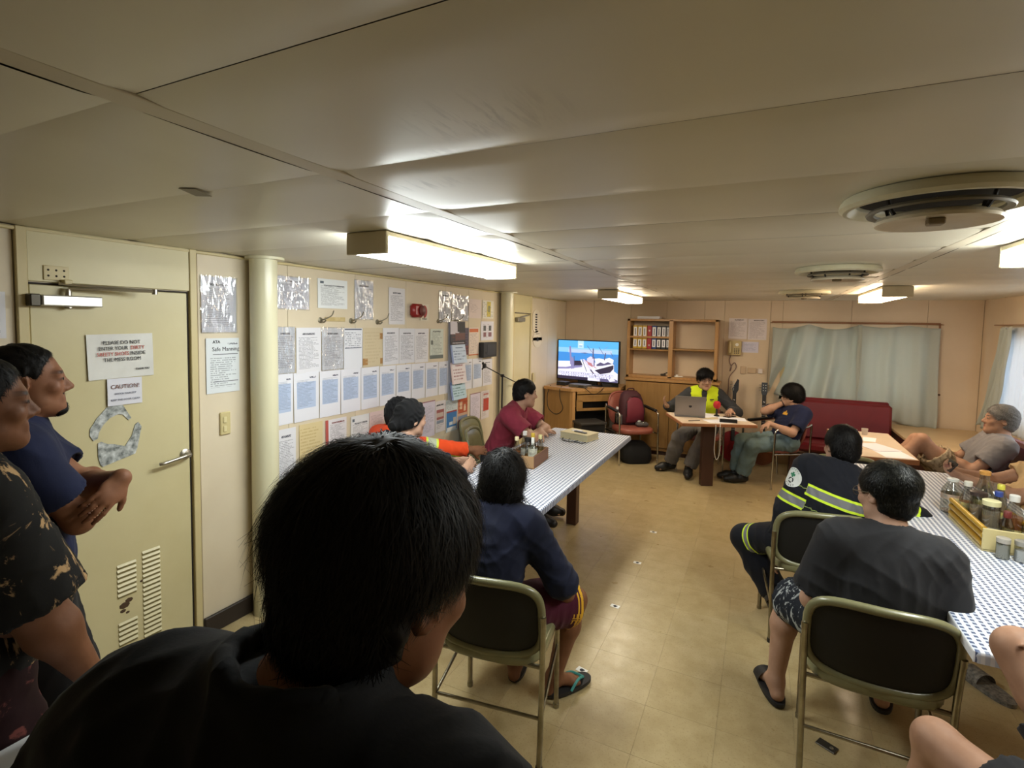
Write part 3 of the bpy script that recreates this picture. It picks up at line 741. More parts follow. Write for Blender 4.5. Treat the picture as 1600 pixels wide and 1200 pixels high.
# ---------------------------------------------------------------- ceiling lamps
M_lampbody = mat('lamp_cream_metal', '#c9bd9f', .4)
def lamp(x, y0, y1, col, strength, label):
    e = empty('ceiling_light', (x, (y0 + y1) / 2, H - .003), 0, label, 'ceiling light', 'boxy fluorescent ceiling lights')
    L = y1 - y0
    m = MB(); m.box((0, 0, -.012), (.20, L - .01, .02), bev=.003); m.build('housing', M_lampbody, e)
    for s in (-1, 1):
        m = MB(); m.box((0, s * (L / 2 - .008), -.045), (.206, .016, .088), bev=.004); m.lathe([(.006, 0), (.004, .002)], (0, s * L / 2, -.045), 8, 'y'); m.build('end_cap', M_lampbody, e)
    d = MB(); prof = [(-.094, -.022), (-.098, -.05), (-.088, -.083), (-.07, -.087), (.07, -.087), (.088, -.083), (.098, -.05), (.094, -.022)]
    n = len(prof); ya, yb = -L / 2 + .016, L / 2 - .016
    d.add([(p[0], ya, p[1]) for p in prof] + [(p[0], yb, p[1]) for p in prof], [(i, i + 1, n + i + 1, n + i) for i in range(n - 1)])
    t = 'lamp_glow_%s' % col
    if t not in MATS:
        nt = NT(t); b = nt.b; b.inputs['Base Color'].default_value = (.8, .8, .8, 1); b.inputs['Roughness'].default_value = .3
        b.inputs['Emission Color'].default_value = lin(col); b.inputs['Emission Strength'].default_value = strength
        MATS[t] = nt.m
    d.build('diffuser', MATS[t], e, smooth=60)
    return e
lamp(-1.42, 1.60, 2.78, '#f0f7f6', LAMP_COOL, 'large lit ceiling light above the wall of notices')
lamp(.97, 1.62, 2.80, '#f2f7f2', LAMP_COOL, 'lit ceiling light cut by the picture edge above the right checked table')
lamp(-1.40, 5.08, 6.28, '#fff0d8', LAMP_WARM, 'warm ceiling light nearest the television')
lamp(.955, 5.00, 6.14, '#ffe2be', LAMP_WARM, 'warm ceiling light in front of the curtained window')

# ---------------------------------------------------------------- round air diffusers
M_vent = mat('vent_cream', '#c9c3a8', .3, var=(9, '#bdb595'))
M_sootshade = mat('soot_and_shade', '#1c1814', .8)  # soot black of the vents, also used as painted shade in recesses
def vent():
    e = empty('air_vent', (0, 0, 0))
    m = MB(); m.lathe([(.207, 0), (.214, -.010), (.216, -.024), (.206, -.032), (.196, -.033), (.190, -.028), (.176, -.014), (.174, -.002)], (0, 0, 0), 48, cap=False); m.build('outer_ring', M_vent, e, smooth=30)
    m = MB(); m.lathe([(.172, -.006), (.10, -.005), (.001, -.005)], (0, 0, 0), 32, cap=False); m.build('throat', M_sootshade, e)
    m = MB(); m.lathe([(.150, -.046), (.153, -.041), (.145, -.034), (.132, -.036), (.134, -.042), (.150, -.046)], (0, 0, 0), 40, cap=False); m.build('middle_ring', mat('vent_sooty_metal', '#6b6250', .6), e, smooth=40)
    m = MB(); m.lathe([(.001, -.050), (.11, -.051), (.126, -.056), (.134, -.066), (.131, -.073), (.122, -.072), (.09, -.062), (.001, -.059)], (0, 0, 0), 44, cap=False); m.build('centre_disc', mat('vent_disc', '#c9bda4', .3, var=(8, '#b5a78a')), e, smooth=40)
    m = MB(); m.box((0, 0, -.068), (.036, .036, .018), bev=.003); m.build('boss', mat('vent_boss', '#7d6c50', .5), e)
    for a in (35, 125, 215, 305):
        c, s = math.cos(math.radians(a)), math.sin(math.radians(a)); m = MB(); m.tube([(c * .122, s * .122, -.060), (c * .140, s * .140, -.036), (c * .150, s * .150, -.006)], .005, 6); m.build('strut', M_sootshade, e)
    return e
v0 = vent()
for i, (x, y, lb) in enumerate(((.395, 1.70, 'large round ceiling air vent nearest the camera, sooty round its gap'), (.378, 3.50, 'middle one of the three round ceiling air vents'), (.345, 5.56, 'farthest round ceiling air vent near the back wall'))):
    e = v0 if i == 0 else copy_tree(v0); e.location = (x, y, H - .003); e.rotation_euler = (0, 0, i * .4); tagit(e, lb, 'air vent', 'round ceiling air vents')

# ---------------------------------------------------------------- tables
M_brown = mat('dark_brown_wood', '#4a2d20', .45, var=(6, '#3c2318', (1, 1, .15)))
M_lam = mat('pale_laminate', '#d8c4ae', .35, var=(5, '#cdb79c'))
M_edge = mat('wood_edge', '#a06a45', .4, var=(10, '#8d5a38'))
M_oak = mat('golden_oak', '#a07a48', .38, var=(3.5, '#8f6b3b', (6, 6, .7)), bump=(40, .04))
M_oakl = mat('oak_lipping', '#b68c5a', .38, var=(5, '#a77d4c', (6, 6, .7)))
def gingham():
    t = NT('checked_cloth'); s, x, y, z = t.xyz('Object'); p = .0235
    fx = t.math('GREATER_THAN', t.math('FRACT', t.math('DIVIDE', x, p)), .47); fy = t.math('GREATER_THAN', t.math('FRACT', t.math('DIVIDE', y, p)), .46)
    both = t.math('MULTIPLY', fx, fy)
    c = t.mix(fx, lin('#e8e9ef'), lin('#c6cddd')); c = t.mix(both, c, lin('#4e5a7a'))
    t.put(t.b.inputs['Base Color'], c); t.b.inputs['Roughness'].default_value = .38; t.b.inputs['Specular IOR Level'].default_value = .4
    t.bump(t.noise(s, 7.0, 2.0), .08, .01)
    return t.m
M_ging = gingham(); M_hem = mat('cloth_hem', '#d9d0cb', .5)
def checked_table(x0, x1, y0, y1, label, clabel, posts):
    zt = .752
    e = empty('mess_table', ((x0 + x1) / 2, (y0 + y1) / 2, 0), 0, label, 'table')
    w_, d_ = x1 - x0, y1 - y0
    m = MB(); m.box((0, 0, zt - .016), (w_ - .012, d_ - .012, .028), bev=.004); m.build('tabletop', M_edge, e)
    for (px, py) in posts:
        m = MB(); m.box((px - (x0 + x1) / 2, py - (y0 + y1) / 2, (zt - .03) / 2), (.088, .088, zt - .03), bev=.004); m.build('leg', M_brown, e)
        m = MB(); m.box((px - (x0 + x1) / 2, py - (y0 + y1) / 2, zt - .045), (.46, .07, .03), bev=.004); m.build('bearer', M_brown, e)
    # cloth
    c = MB(); r = .012
    P = [(p[0], p[1]) for p in rrect(w_ + .006, d_ + .006, .012, 3)]; n = len(P)
    rings = [(1.0, -.034, 0), (1.0, -.006, 0), (.997, -.001, -.002), (.985, .0, -.006)]
    vs = []
    for k, (s_, z, ins) in enumerate([(0, -.036, .003), (0, -.012, .002), (0, -.003, .001), (0, .0, -.003), (0, .0, -.02)]):
        for i, (px, py) in enumerate(P):
            wv = .0025 * math.sin(i * 2.3) if k == 0 else 0
            sx = 1 if px > 0 else -1; sy = 1 if py > 0 else -1
            vs.append((px + sx * (ins + wv), py + sy * (ins + wv), z))
    fs = []
    for k in range(4):
        for i in range(n): j = (i + 1) % n; fs.append((k * n + i, k * n + j, (k + 1) * n + j, (k + 1) * n + i))
    fs.append(tuple(4 * n + i for i in range(n)))
    c.add(vs, fs)
    o = c.build('tablecloth', M_ging, None, smooth=50, loc=((x0 + x1) / 2, (y0 + y1) / 2, zt + .002)); tagit(o, clabel, 'tablecloth', 'blue checked tablecloths')
    return e
checked_table(-1.76, -1.025, 2.32, 4.63, 'long mess table on the wall side on brown square posts', 'blue and white checked cloth on the long table by the notice wall', [(-1.43, 4.26), (-1.43, 2.75)])
checked_table(.648, 1.375, 2.04, 4.55, 'long mess table on the window side with brown underside', 'blue and white checked cloth on the long table at the right edge', [(1.02, 2.45), (1.02, 4.15)])
ZT = .7545
# small presenter table
st = empty('small_table', (-.475, 5.99, 0), math.radians(23.6), 'small square wood-edged table with laptop and papers in front of the presenter', 'table')
m = MB(); m.box((0, 0, .735), (.77, .66, .032), bev=.004); m.build('edge_band', M_edge, st)
m = MB(); m.box((0, 0, .7518), (.756, .646, .003), bev=.001); m.build('tabletop', M_lam, st)
m = MB(); m.box((0, .02, .36), (.13, .075, .715), bev=.004); m.build('leg', M_brown, st)
m = MB(); m.box((0, .02, .70), (.4, .3, .035), bev=.004); m.build('bearer', M_brown, st)
# table with papers by the maroon bench
t3 = empty('side_table', (.905, 5.44, 0), 0, 'pale laminate table with papers in front of the maroon bench', 'table')
m = MB(); m.prism([(-.245, -.61), (.24, -.53), (.246, .61), (-.27, .585)], .712, .748); m.build('edge_band', M_edge, t3)
m = MB(); m.prism([(-.238, -.60), (.234, -.522), (.24, .602), (-.262, .578)], .7482, .7505); m.build('tabletop', M_lam, t3)
for yy in (-.35, .35):
    m = MB(); m.box((0, yy, .355), (.09, .09, .71), bev=.004); m.build('leg', M_brown, t3)
m = MB(); m.box((0, 0, .34), (.06, .62, .05), bev=.004); m.build('foot_rail', M_brown, t3)
# white table by the door
wt = empty('white_table', (-1.13, .05, 0), 0, 'grey-white table top in the near left corner of the room', 'table')
m = MB(); m.box((0, 0, .725), (.84, 1.36, .03), bev=.005); m.build('tabletop', mat('white_laminate', '#c9cbcc', .35, var=(4, '#bfc1c2')), wt)
for sy in (-.45, .45):
    m = MB(); m.box((0, sy, .355), (.09, .09, .71), bev=.004); m.build('leg', M_brown, wt)

# ---------------------------------------------------------------- chairs
M_olive = mat('olive_vinyl', '#7f7d5c', .3, var=(5, '#747252'), coat=.15)
M_backing = mat('black_backing', '#0d0d0c', .75)
M_tube = mat('worn_chrome_tube', '#a49e8d', .28, 1.0, var=(14, '#857f6e'))
M_maroon = mat('maroon_vinyl', '#935346', .38, var=(5, '#87493d'))
M_maroonb = mat('brown_backing', '#5a2a1c', .5)
def cushion(out, front_mat, rear_mat, rim_mat, rim_r, puff, e, name='backrest', shape=None, depth=.0, rings=6, bow=.05):
    """padded panel: outline in x-z, padded side +y; shape(x,z) bends it"""
    n = len(out); cx = sum(p[0] for p in out) / n; cz = sum(p[1] for p in out) / n
    def P(p, y):
        q = shape(p[0], p[1]); return (q[0], q[1] + y, q[2])
    def disc(sgn, pf, m, nm):
        b = MB(); b.v.append(P((cx, cz), sgn * pf))
        for k in range(1, rings + 1):
            r = k / rings
            for p in out: b.v.append(P((cx + (p[0] - cx) * r, cz + (p[1] - cz) * r), sgn * pf * (1 - r ** 4)))
        for i in range(n): j = (i + 1) % n; b.f.append((0, 1 + i, 1 + j) if sgn < 0 else (0, 1 + j, 1 + i))
        for k in range(rings - 1):
            for i in range(n):
                j = (i + 1) % n; a = 1 + k * n
                f = (a + i, a + n + i, a + n + j, a + j); b.f.append(f if sgn < 0 else f[::-1])
        b.mi = [0] * len(b.f)
        return b.build(nm, m, e, smooth=50)
    o = disc(1, puff, front_mat, name)
    b = disc(-1, .012, rear_mat, 'back_panel')
    t = MB(); t.tube([P(p, 0) for p in out], rim_r, 8, closed=True); t.build('piping', rim_mat, e, smooth=60)
    return o
def seatpad(out, z0, z1, m, e, name='seat', rad=.018):
    b = MB(); n = len(out)
    prof = [(.93, z0), (.985, z0 + rad * .4), (1.0, z0 + rad), (1.0, z1 - rad), (.985, z1 - rad * .35), (.95, z1), (.6, z1 + .006), (.02, z1 + .008)]
    for s, z in prof:
        for p in out: b.v.append((p[0] * s, p[1] * s, z))
    for k in range(len(prof) - 1):
        for i in range(n): j = (i + 1) % n; b.f.append((k * n + i, k * n + j, (k + 1) * n + j, (k + 1) * n + i))
    b.f.append(tuple(range(n))[::-1]); b.f.append(tuple((len(prof) - 1) * n + i for i in range(n))); b.mi = [0] * len(b.f)
    return b.build(name, m, e, smooth=50)
def superout(w_, h_, px, n=44, ztop=1.0):
    out = []
    for k in range(n):
        a = 2 * math.pi * k / n; c, s = math.cos(a), math.sin(a)
        out.append((w_ / 2 * math.copysign(abs(c) ** px, c), h_ / 2 * math.copysign(abs(s) ** px, s)))
    return out
def olive_chair():
    e = empty('mess_chair', (0, 0, 0))
    so = [(p[0], p[1] + .01) for p in superout(.445, .43, .55)]
    seatpad(so, .415, .468, M_olive, e)
    bo = [(p[0], p[1] + .615) for p in superout(.455, .315, .52)]
    cushion(bo, M_olive, M_backing, M_olive, .0165, .028, e, shape=lambda x, z: (x, -.225 + .045 * (x / .225) ** 2 - .22 * (z - .6), z))
    for s in (-1, 1):
        m = MB(); m.tube(fillet([(s * .212, .185, 0.0), (s * .212, .178, .40), (s * .205, .10, .412), (s * .205, -.1, .412)], .03), .0115, 10); m.lathe([(.014, 0), (.014, .02)], (s * .212, .185, 0), 10); m.build('front_leg', M_tube, e, smooth=50)
        m = MB(); m.tube(fillet([(s * .226, -.175, 0.0), (s * .229, -.165, .40), (s * .234, -.195, .625)], .15), .0115, 10); m.lathe([(.0125, .615), (.013, .64)], (s * .234, -.196, 0), 10); m.build('rear_leg', M_tube, e, smooth=50)
        m = MB(); m.tube([(s * .226, -.172, .205), (s * .213, .182, .305)], .007, 8); m.build('side_rail', M_tube, e, smooth=50)
        m = MB(); m.lathe([(.0145, 0), (.0145, .022)], (s * .226, -.175, 0), 10); m.build('rubber_foot', M_black, e)
    m = MB(); m.tube([(-.226, -.172, .215), (.226, -.172, .215)], .007, 8); m.build('rear_rail', M_tube, e, smooth=50)
    m = MB(); m.tube([(-.228, -.166, .42), (.228, -.166, .42)], .009, 8); m.build('seat_frame', M_tube, e, smooth=50)
    m = MB(); m.tube([(-.21, .17, .402), (.21, .17, .402)], .008, 8); m.build('seat_frame', M_tube, e, smooth=50)
    return e
def arm_chair():
    e = empty('arm_chair', (0, 0, 0))
    so = [(p[0], p[1] + .03) for p in superout(.47, .47, .62)]
    seatpad(so, .385, .45, M_maroon, e, rad=.024)
    bo = [(p[0], p[1] + .65) for p in superout(.46, .42, .66)]
    cushion(bo, M_maroon, M_maroonb, M_maroon, .014, .03, e, shape=lambda x, z: (x, -.24 + .05 * (x / .225) ** 2 - .22 * (z - .6), z))
    for s in (-1, 1):
        m = MB(); m.tube(fillet([(s * .262, .235, 0), (s * .262, .215, .655), (s * .262, -.2, .675), (s * .25, -.25, .70)], .05), .0115, 10); m.lathe([(.014, 0), (.014, .02)], (s * .262, .235, 0), 10); m.build('front_leg', M_chrome, e, smooth=50)
        m = MB(); m.tube([(s * .255, -.265, 0), (s * .258, -.235, .40), (s * .252, -.25, .69)], .0115, 10); m.lathe([(.014, 0), (.014, .02)], (s * .255, -.265, 0), 10); m.build('rear_leg', M_chrome, e, smooth=50)
        m = MB(); m.box((s * .262, -.005, .680), (.042, .33, .024), Matrix.Rotation(-.05, 3, 'X'), bev=.009); m.build('armrest', M_black, e)
        m = MB(); m.tube([(s * .258, -.232, .372), (s * .262, .222, .385)], .009, 8); m.build('side_rail', M_chrome, e, smooth=50)
    m = MB(); m.tube([(-.258, -.235, .372), (.258, -.235, .372)], .009, 8); m.build('seat_frame', M_chrome, e, smooth=50)
    m = MB(); m.tube([(-.26, .12, .384), (.26, .12, .384)], .009, 8); m.build('seat_frame', M_chrome, e, smooth=50)
    return e
oc = olive_chair(); first = [True]
def put(proto, flag, x, y, deg, label, cat, group):
    e = proto if flag[0] else copy_tree(proto); flag[0] = False
    e.location = (x, y, 0.0); e.rotation_euler = (0, 0, math.radians(deg)); return tagit(e, label, cat, group)
G1 = 'olive vinyl mess chairs'
put(oc, first, -.958, 1.925, 8, 'olive chair under the person in maroon shorts', 'chair', G1)
put(oc, first, .435, 2.39, -1, 'olive chair with black back behind the man in the charcoal shirt', 'chair', G1)
put(oc, first, .305, 3.36, 11, 'olive chair under the person in the reflective navy coverall', 'chair', G1)
put(oc, first, -2.42, 4.52, -84, 'empty olive chair against the notice wall behind the man in red', 'chair', G1)
put(oc, first, .595, 4.885, 6, 'olive chair whose backrest shows beyond the navy coverall', 'chair', G1)
put(oc, first, -2.05, 2.62, -20, 'olive chair under the man in the knotted black headwrap', 'chair', G1)
put(oc, first, -2.38, 3.10, -20, 'olive chair under the person in orange by the notice wall', 'chair', G1)
put(oc, first, -2.13, 4.12, -75, 'olive chair under the man in the dark red shirt', 'chair', G1)
put(oc, first, 1.02, 1.50, 40, 'olive chair under the person with bare knees at the right', 'chair', G1)
ac = arm_chair(); first = [True]; G2 = 'maroon chairs with chrome arms'
put(ac, first, -1.47, 6.66, -141.5, 'maroon armchair holding a backpack', 'chair', G2)
put(ac, first, .19, 6.53, 128, 'maroon armchair under the man touching his face', 'chair', G2)
put(ac, first, -.64, 6.72, 188, 'maroon armchair behind the small table under the presenter', 'chair', G2)

# ---------------------------------------------------------------- cabinets at the back
M_knob = mat('dark_knob', '#3a2a1c', .4)
tvp = [(-2.665, 6.56), (-2.23, 6.46), (-1.70, 6.98), (-1.70, 7.43), (-2.665, 7.43)]
tc = empty('corner_cabinet', (0, 0, 0), 0, 'golden wood corner cabinet under the television', 'cabinet')
m = MB(); m.prism([(p[0], p[1]) for p in tvp], .862, .902); m.build('top', M_oakl, tc)
m = MB(); m.prism([(-2.66, 6.60), (-2.64, 6.595), (-2.64, 7.42), (-2.66, 7.42)], .0, .862); m.prism([(-2.66, 6.592), (-2.26, 6.50), (-2.255, 6.52), (-2.65, 6.612)], .0, .862); m.build('side_panel', M_oak, tc)
m = MB(); m.prism([(-2.26, 6.495), (-2.22, 6.487), (-2.19, 6.517), (-2.225, 6.553)], .0, .862); m.build('post', M_oakl, tc)
d45 = Matrix.Rotation(math.radians(44.4), 3, 'Z')
def diag(u, z, w_, h_, t=.02, dy=0):                  # along the diagonal front, u metres from the post
    c = Vector((-2.19, 6.517, 0)) + d45 @ Vector((u, dy, 0)); return (c.x, c.y, z), (w_, t, h_)
m = MB()
for u, z, w_, h_ in ((.33, .845, .62, .04), (.33, .765, .62, .09), (.33, .615, .62, .035), (.06, .68, .09, .12), (.60, .68, .10, .12)):
    c, s = diag(u, z, w_, h_); m.box(c, s, d45, .002)
m.build('front_rail', M_oak, tc)
m = MB(); c, s = diag(.33, .68, .5, .12, .006, .10); m.box(c, s, d45); c, s = diag(.33, .30, .62, .60, .006, .30); m.box(c, s, d45); m.build('recess_shade', M_sootshade, tc)  # near-black sheets stand in for the shade inside the open bays
m = MB(); c, s = diag(.33, .03, .62, .06); m.box(c, s, d45); c, s = diag(.63, .31, .03, .6); m.box(c, s, d45, .002); m.build('plinth', M_oak, tc)
# tall cupboard with two doors, bookcase on top
cb = empty('cupboard', (-1.065, 7.26, 0), 0, 'low golden wood cupboard with two plain doors under the bookcase', 'cupboard')
m = MB(); m.box((0, 0, .525), (1.19, .33, .93), bev=.002); m.build('body', M_oak, cb)
m = MB(); m.box((0, -.005, 1.018), (1.225, .36, .034), bev=.005); m.build('top', M_oakl, cb)
for s in (-1, 1):
    m = MB(); m.box((s * .298, -.172, .545), (.588, .018, .875), bev=.003); d = m.build('door', M_oak, cb)
    m = MB(); m.lathe([(.013, -.02), (.010, -.008), (.008, 0)], (s * .035 + (.0 if s > 0 else -.0), -.181, .735), 12, 'y'); m.build('knob', M_knob, d, smooth=40)
m = MB(); m.box((0, .01, .035), (1.15, .28, .07)); m.build('plinth', M_brown, cb)
bc = empty('bookcase', (-1.09, 7.30, 1.036), 0, 'open golden wood bookcase with four bays on the cupboard', 'bookcase')
Wb, Hb, Db = 1.18, .81, .26
for nm, c, s in (('side_panel', (-Wb / 2 + .02, 0, Hb / 2), (.04, Db, Hb)), ('side_panel', (Wb / 2 - .02, 0, Hb / 2), (.04, Db, Hb)), ('divider', (.0, 0, Hb / 2), (.055, Db, Hb - .02)), ('top', (0, 0, Hb - .014), (Wb, Db, .03)), ('bottom', (0, 0, .016), (Wb, Db, .034)),
                 ('shelf', (-.29, 0, .388), (.53, Db - .02, .022)), ('shelf', (.29, 0, .405), (.53, Db - .02, .022)), ('retaining_bar', (-.29, -Db / 2 + .012, .562), (.53, .018, .026))):
    m = MB(); m.box(c, s, bev=.003); m.build(nm, M_oakl if nm != 'shelf' else M_oak, bc)
m = MB(); m.box((0, Db / 2 - .004, Hb / 2), (Wb - .02, .006, Hb - .02)); m.build('back_panel', M_wallb, bc)
# lever-arch binders
def binder(i, x, col, w_, label_h, lab):
    e = empty('binder', (x, 7.307, 1.436), 0, lab, 'binder', 'binders on the bookcase shelf')
    m = MB(); m.box((0, 0, .160), (w_, .22, .318), bev=.004); m.build('cover', mat('binder_' + col.strip('#'), col, .4), e)
    for z0, z1 in (((.028, .128)), ((.172, .298))):
        if label_h:
            m = MB(); m.box((0, -.1105, (z0 + z1) / 2), (w_ * .74, .002, z1 - z0)); q = m.build('label', M_paper, e)
            m = MB(); m.box((0, -.112, (z0 + z1) / 2), (w_ * .16, .0014, (z1 - z0) * .72)); m.build('print', M_ink, e, kind='stuff')
    if not label_h:
        m = MB(); m.lathe([(.012, 0), (.012, -.003)], (0, -.110, .05), 12, 'y'); m.lathe([(.012, 0), (.012, -.003)], (0, -.110, .25), 12, 'y'); m.build('finger_ring', M_steel, e)
    return e
BL = [('#c9a33a', 1, 'yellow binder at the left end of the shelf'), ('#c2a02f', 1, 'second yellow binder from the left end'), ('#c8a542', 1, 'yellow binder next to the red one'), ('#a3262b', 0, 'plain red binder on the shelf'), ('#27427e', 1, 'dark blue binder right of the red one'),
      ('#1d1d22', 1, 'black binder right of the blue one'), ('#202026', 1, 'second black binder right of the blue one'), ('#2a2a2e', 1, 'black binder against the bookcase divider')]
x = -1.605
for i, (c, l, lb) in enumerate(BL):
    w_ = .064 if i < 7 else .045
    binder(i, x + w_ / 2, c, w_ - .004, l, lb); x += w_
m = MB()
for k in range(5): m.box((rnd.uniform(-.004, .004), rnd.uniform(-.004, .004), .004 + .007 * k), (.30, .20, .0066), rotz(rnd.uniform(-.03, .03)), .001)
o = m.build('paper_stack', M_paper, None, loc=(-1.40, 7.29, 1.847)); tagit(o, 'flat stack of white papers on top of the bookcase', 'papers')
m = MB(); m.box((0, 0, .018), (.07, .03, .03), rotz(.4), .008); m.box((.03, .012, .04), (.05, .026, .014), Matrix.Rotation(-.4, 3, 'Y'), .004); o = m.build('stapler', mat('dark_grey_plastic', '#3a332a', .5), None, loc=(-1.18, 7.205, 1.071)); tagit(o, 'dark stapler on the lower shelf edge beside the divider', 'stapler')
m = MB(); m.box((0, 0, .006), (.11, .07, .01), rotz(.3), .003); m.lathe([(.02, .012), (.018, .03)], (-.02, 0, 0), 12); o = m.build('tape_roll', M_white, None, loc=(-.98, 7.215, 1.071)); tagit(o, 'small white roll on the lower right bay of the bookcase', 'tape')

# ---------------------------------------------------------------- television
TV = empty('television', (-2.19, 6.985, .904), math.radians(-12.5), 'flat television showing a ship deck on the corner cabinet', 'television')
TW, TH, Z0 = .985, .575, .055
m = MB(); m.box((0, .022, Z0 + TH / 2), (TW, .035, TH), bev=.006); m.box((0, .05, Z0 + TH * .4), (TW * .6, .05, TH * .55), bev=.01); m.build('housing', M_black, TV)
m = MB()
bz = .012
for c, s in (((0, .002, Z0 + bz / 2), (TW, .012, bz)), ((0, .002, Z0 + TH - bz / 2), (TW, .012, bz)), ((-TW / 2 + bz / 2, .002, Z0 + TH / 2), (bz, .012, TH)), ((TW / 2 - bz / 2, .002, Z0 + TH / 2), (bz, .012, TH))): m.box(c, s, bev=.002)
m.build('bezel', M_black, TV)
m = MB(); m.box((0, .03, .028), (.3, .05, .056), bev=.006); m.box((0, .01, .006), (.56, .20, .010), bev=.004); m.build('stand', M_black, TV)
def glow(n, c, s=1.0):
    k = 'screen_' + n
    if k not in MATS:
        t = NT(k); t.b.inputs['Base Color'].default_value = (.01, .01, .01, 1); t.b.inputs['Roughness'].default_value = .2
        t.b.inputs['Emission Color'].default_value = lin(c); t.b.inputs['Emission Strength'].default_value = s; MATS[k] = t.m
    return MATS[k]
scr = MB(); SW, SH = TW - 2 * bz, TH - 2 * bz
pal = ['#58b4f2', '#8fc9f5', '#b9cdf0', '#3f8fdc', '#e9e6f7', '#2e2740', '#8b86b5', '#c07a80', '#f2f2ff', '#5a5578', '#b6ddf6', '#4d8bc9', '#d8d2ee']
gm = [glow(str(i), c, 1.15) for i, c in enumerate(pal)]
layer = [0]
def pic(poly, mi):
    layer[0] += 1; y = -.0022 - .00008 * layer[0]
    scr.add([(-SW / 2 + px / 100 * SW, y, Z0 + bz + (1 - pz / 100) * SH) for px, pz in poly], [tuple(range(len(poly)))[::-1]], mi)
def R_(x0, y0, x1, y1, mi): pic([(x0, y0), (x1, y0), (x1, y1), (x0, y1)], mi)
def L_(x0, y0, x1, y1, w_, mi):
    d = math.hypot(x1 - x0, y1 - y0); nx, ny = -(y1 - y0) / d * w_ / 2, (x1 - x0) / d * w_ / 2
    pic([(x0 + nx, y0 + ny), (x1 + nx, y1 + ny), (x1 - nx, y1 - ny), (x0 - nx, y0 - ny)], mi)
R_(0, 0, 100, 100, 0); pic([(0, 0), (30, 0), (22, 14), (0, 12)], 0); R_(0, 18, 100, 30, 1); R_(18, 22, 90, 33, 2); R_(0, 31, 100, 56, 3); pic([(60, 32), (80, 35), (78, 41), (60, 42)], 3)
pic([(38, 31), (46, 29.5), (52, 31), (46, 32)], 9)
pic([(0, 55), (40, 52), (100, 56), (100, 100), (0, 100)], 4); pic([(27, 52), (42, 51), (44, 62), (27, 66)], 5); pic([(0, 71), (14, 70), (30, 64), (42, 63), (42, 67), (18, 74), (0, 76)], 6)
pic([(50, 44), (56, 38), (62, 44), (64, 62), (58, 64), (50, 52)], 12); pic([(50, 52), (58, 56), (60, 66), (52, 60)], 7)
pic([(62, 44), (70, 42), (78, 44), (86, 39), (93, 44), (92, 54), (66, 60)], 8); pic([(66, 58), (72, 52), (78, 55), (84, 50), (90, 54), (94, 52), (90, 58), (66, 62)], 9)
pic([(55, 68), (92, 54), (93, 60), (60, 74)], 8); pic([(63, 73), (93, 57), (93, 66), (88, 76), (72, 82)], 5); pic([(93, 40), (100, 36), (100, 78), (94, 72)], 11)
L_(40, 48, 56, 100, 3, 8); L_(44, 47, 70, 98, 3, 12); L_(47, 49, 66, 68, 1.5, 7); L_(42, 49, 50, 78, 1, 5); L_(56, 72, 66, 90, 2.0, 5)
L_(20.5, 15, 23, 62, 3, 6); pic([(22, 44), (25, 42), (28, 50), (29, 72), (23, 74)], 6); L_(28, 40, 28.5, 66, 1, 9); L_(60, 18, 60, 44, 1.8, 9); L_(62, 40, 62, 62, 1.5, 9); L_(50, 12, 57, 26, .8, 9); L_(69, 14, 77, 32, .8, 9); L_(80, 28, 78.5, 46, 1.5, 9); L_(57, 26, 61, 30, .7, 9); L_(76, 20, 84, 12, .6, 6); L_(88, 26, 92, 36, .7, 9)
R_(34, 0, 44, 19, 10); R_(36, 8, 42, 10, 8); R_(36.5, 13, 41, 14.5, 6)
R_(0, 92, 52, 100, 5); pic([(72, 92), (88, 88), (100, 94), (100, 100), (72, 100)], 9); pic([(84, 92), (92, 88), (97, 96), (88, 99)], 4)
for y in (84, 90.5):
    R_(3 + (4 if y > 88 else 0), y - 2.2, 93 - (5 if y > 88 else 0), y + 2.2, 6); x = 4 + (4 if y > 88 else 0)
    while x < 90 - (5 if y > 88 else 0):
        w_ = rnd.uniform(1.5, 5); R_(x, y - 1.5, x + w_, y + 1.5, 8); x += w_ + 1.0
scr.build('screen', gm, TV)
def kit(name, c, s, rz, label, m_=None):
    e = MB(); e.box((0, 0, s[2] / 2), s, bev=.004); o = e.build(name, m_ or M_black, None, loc=c, rot=(0, 0, rz)); tagit(o, label, 'electronics')
    f = MB(); f.box((s[0] * .25, -s[1] / 2 - .0005, s[2] * .5), (s[0] * .3, .002, s[2] * .4)); f.build('display', mat('smoked_panel', '#23262a', .15), o); return o
kit('disc_player', (-2.19, 6.70, .904), (.26, .18, .038), math.radians(-12), 'flat silver-fronted disc player in front of the television', mat('grey_player', '#55524d', .4))
kit('set_top_box', (-1.86, 6.98, .904), (.22, .15, .045), math.radians(25), 'black set-top box right of the television foot')
kit('amplifier', (-2.47, 6.80, .904), (.14, .14, .05), math.radians(-10), 'small black box left of the television foot')
m = MB(); m.box((0, 0, .006), (.10, .026, .010), bev=.003); o = m.build('remote_control', mat('tan_plastic', '#9a7b55', .5), None, loc=(-2.06, 6.66, .904), rot=(0, 0, .5)); tagit(o, 'tan remote control on the front edge of the corner cabinet', 'remote control')
m = MB(); m.tube(fillet([(-2.40, 6.545, .91), (-2.41, 6.50, .88), (-2.40, 6.49, .74), (-2.33, 6.47, .62), (-2.44, 6.48, .52), (-2.58, 6.50, .60), (-2.60, 6.52, .80), (-2.58, 6.60, .91)], .12, 8), .006, 6)
o = m.build('cable', mat('black_cable', '#1a1512', .5), None, smooth=60); tagit(o, 'black cable looping down the side of the corner cabinet', 'cable')
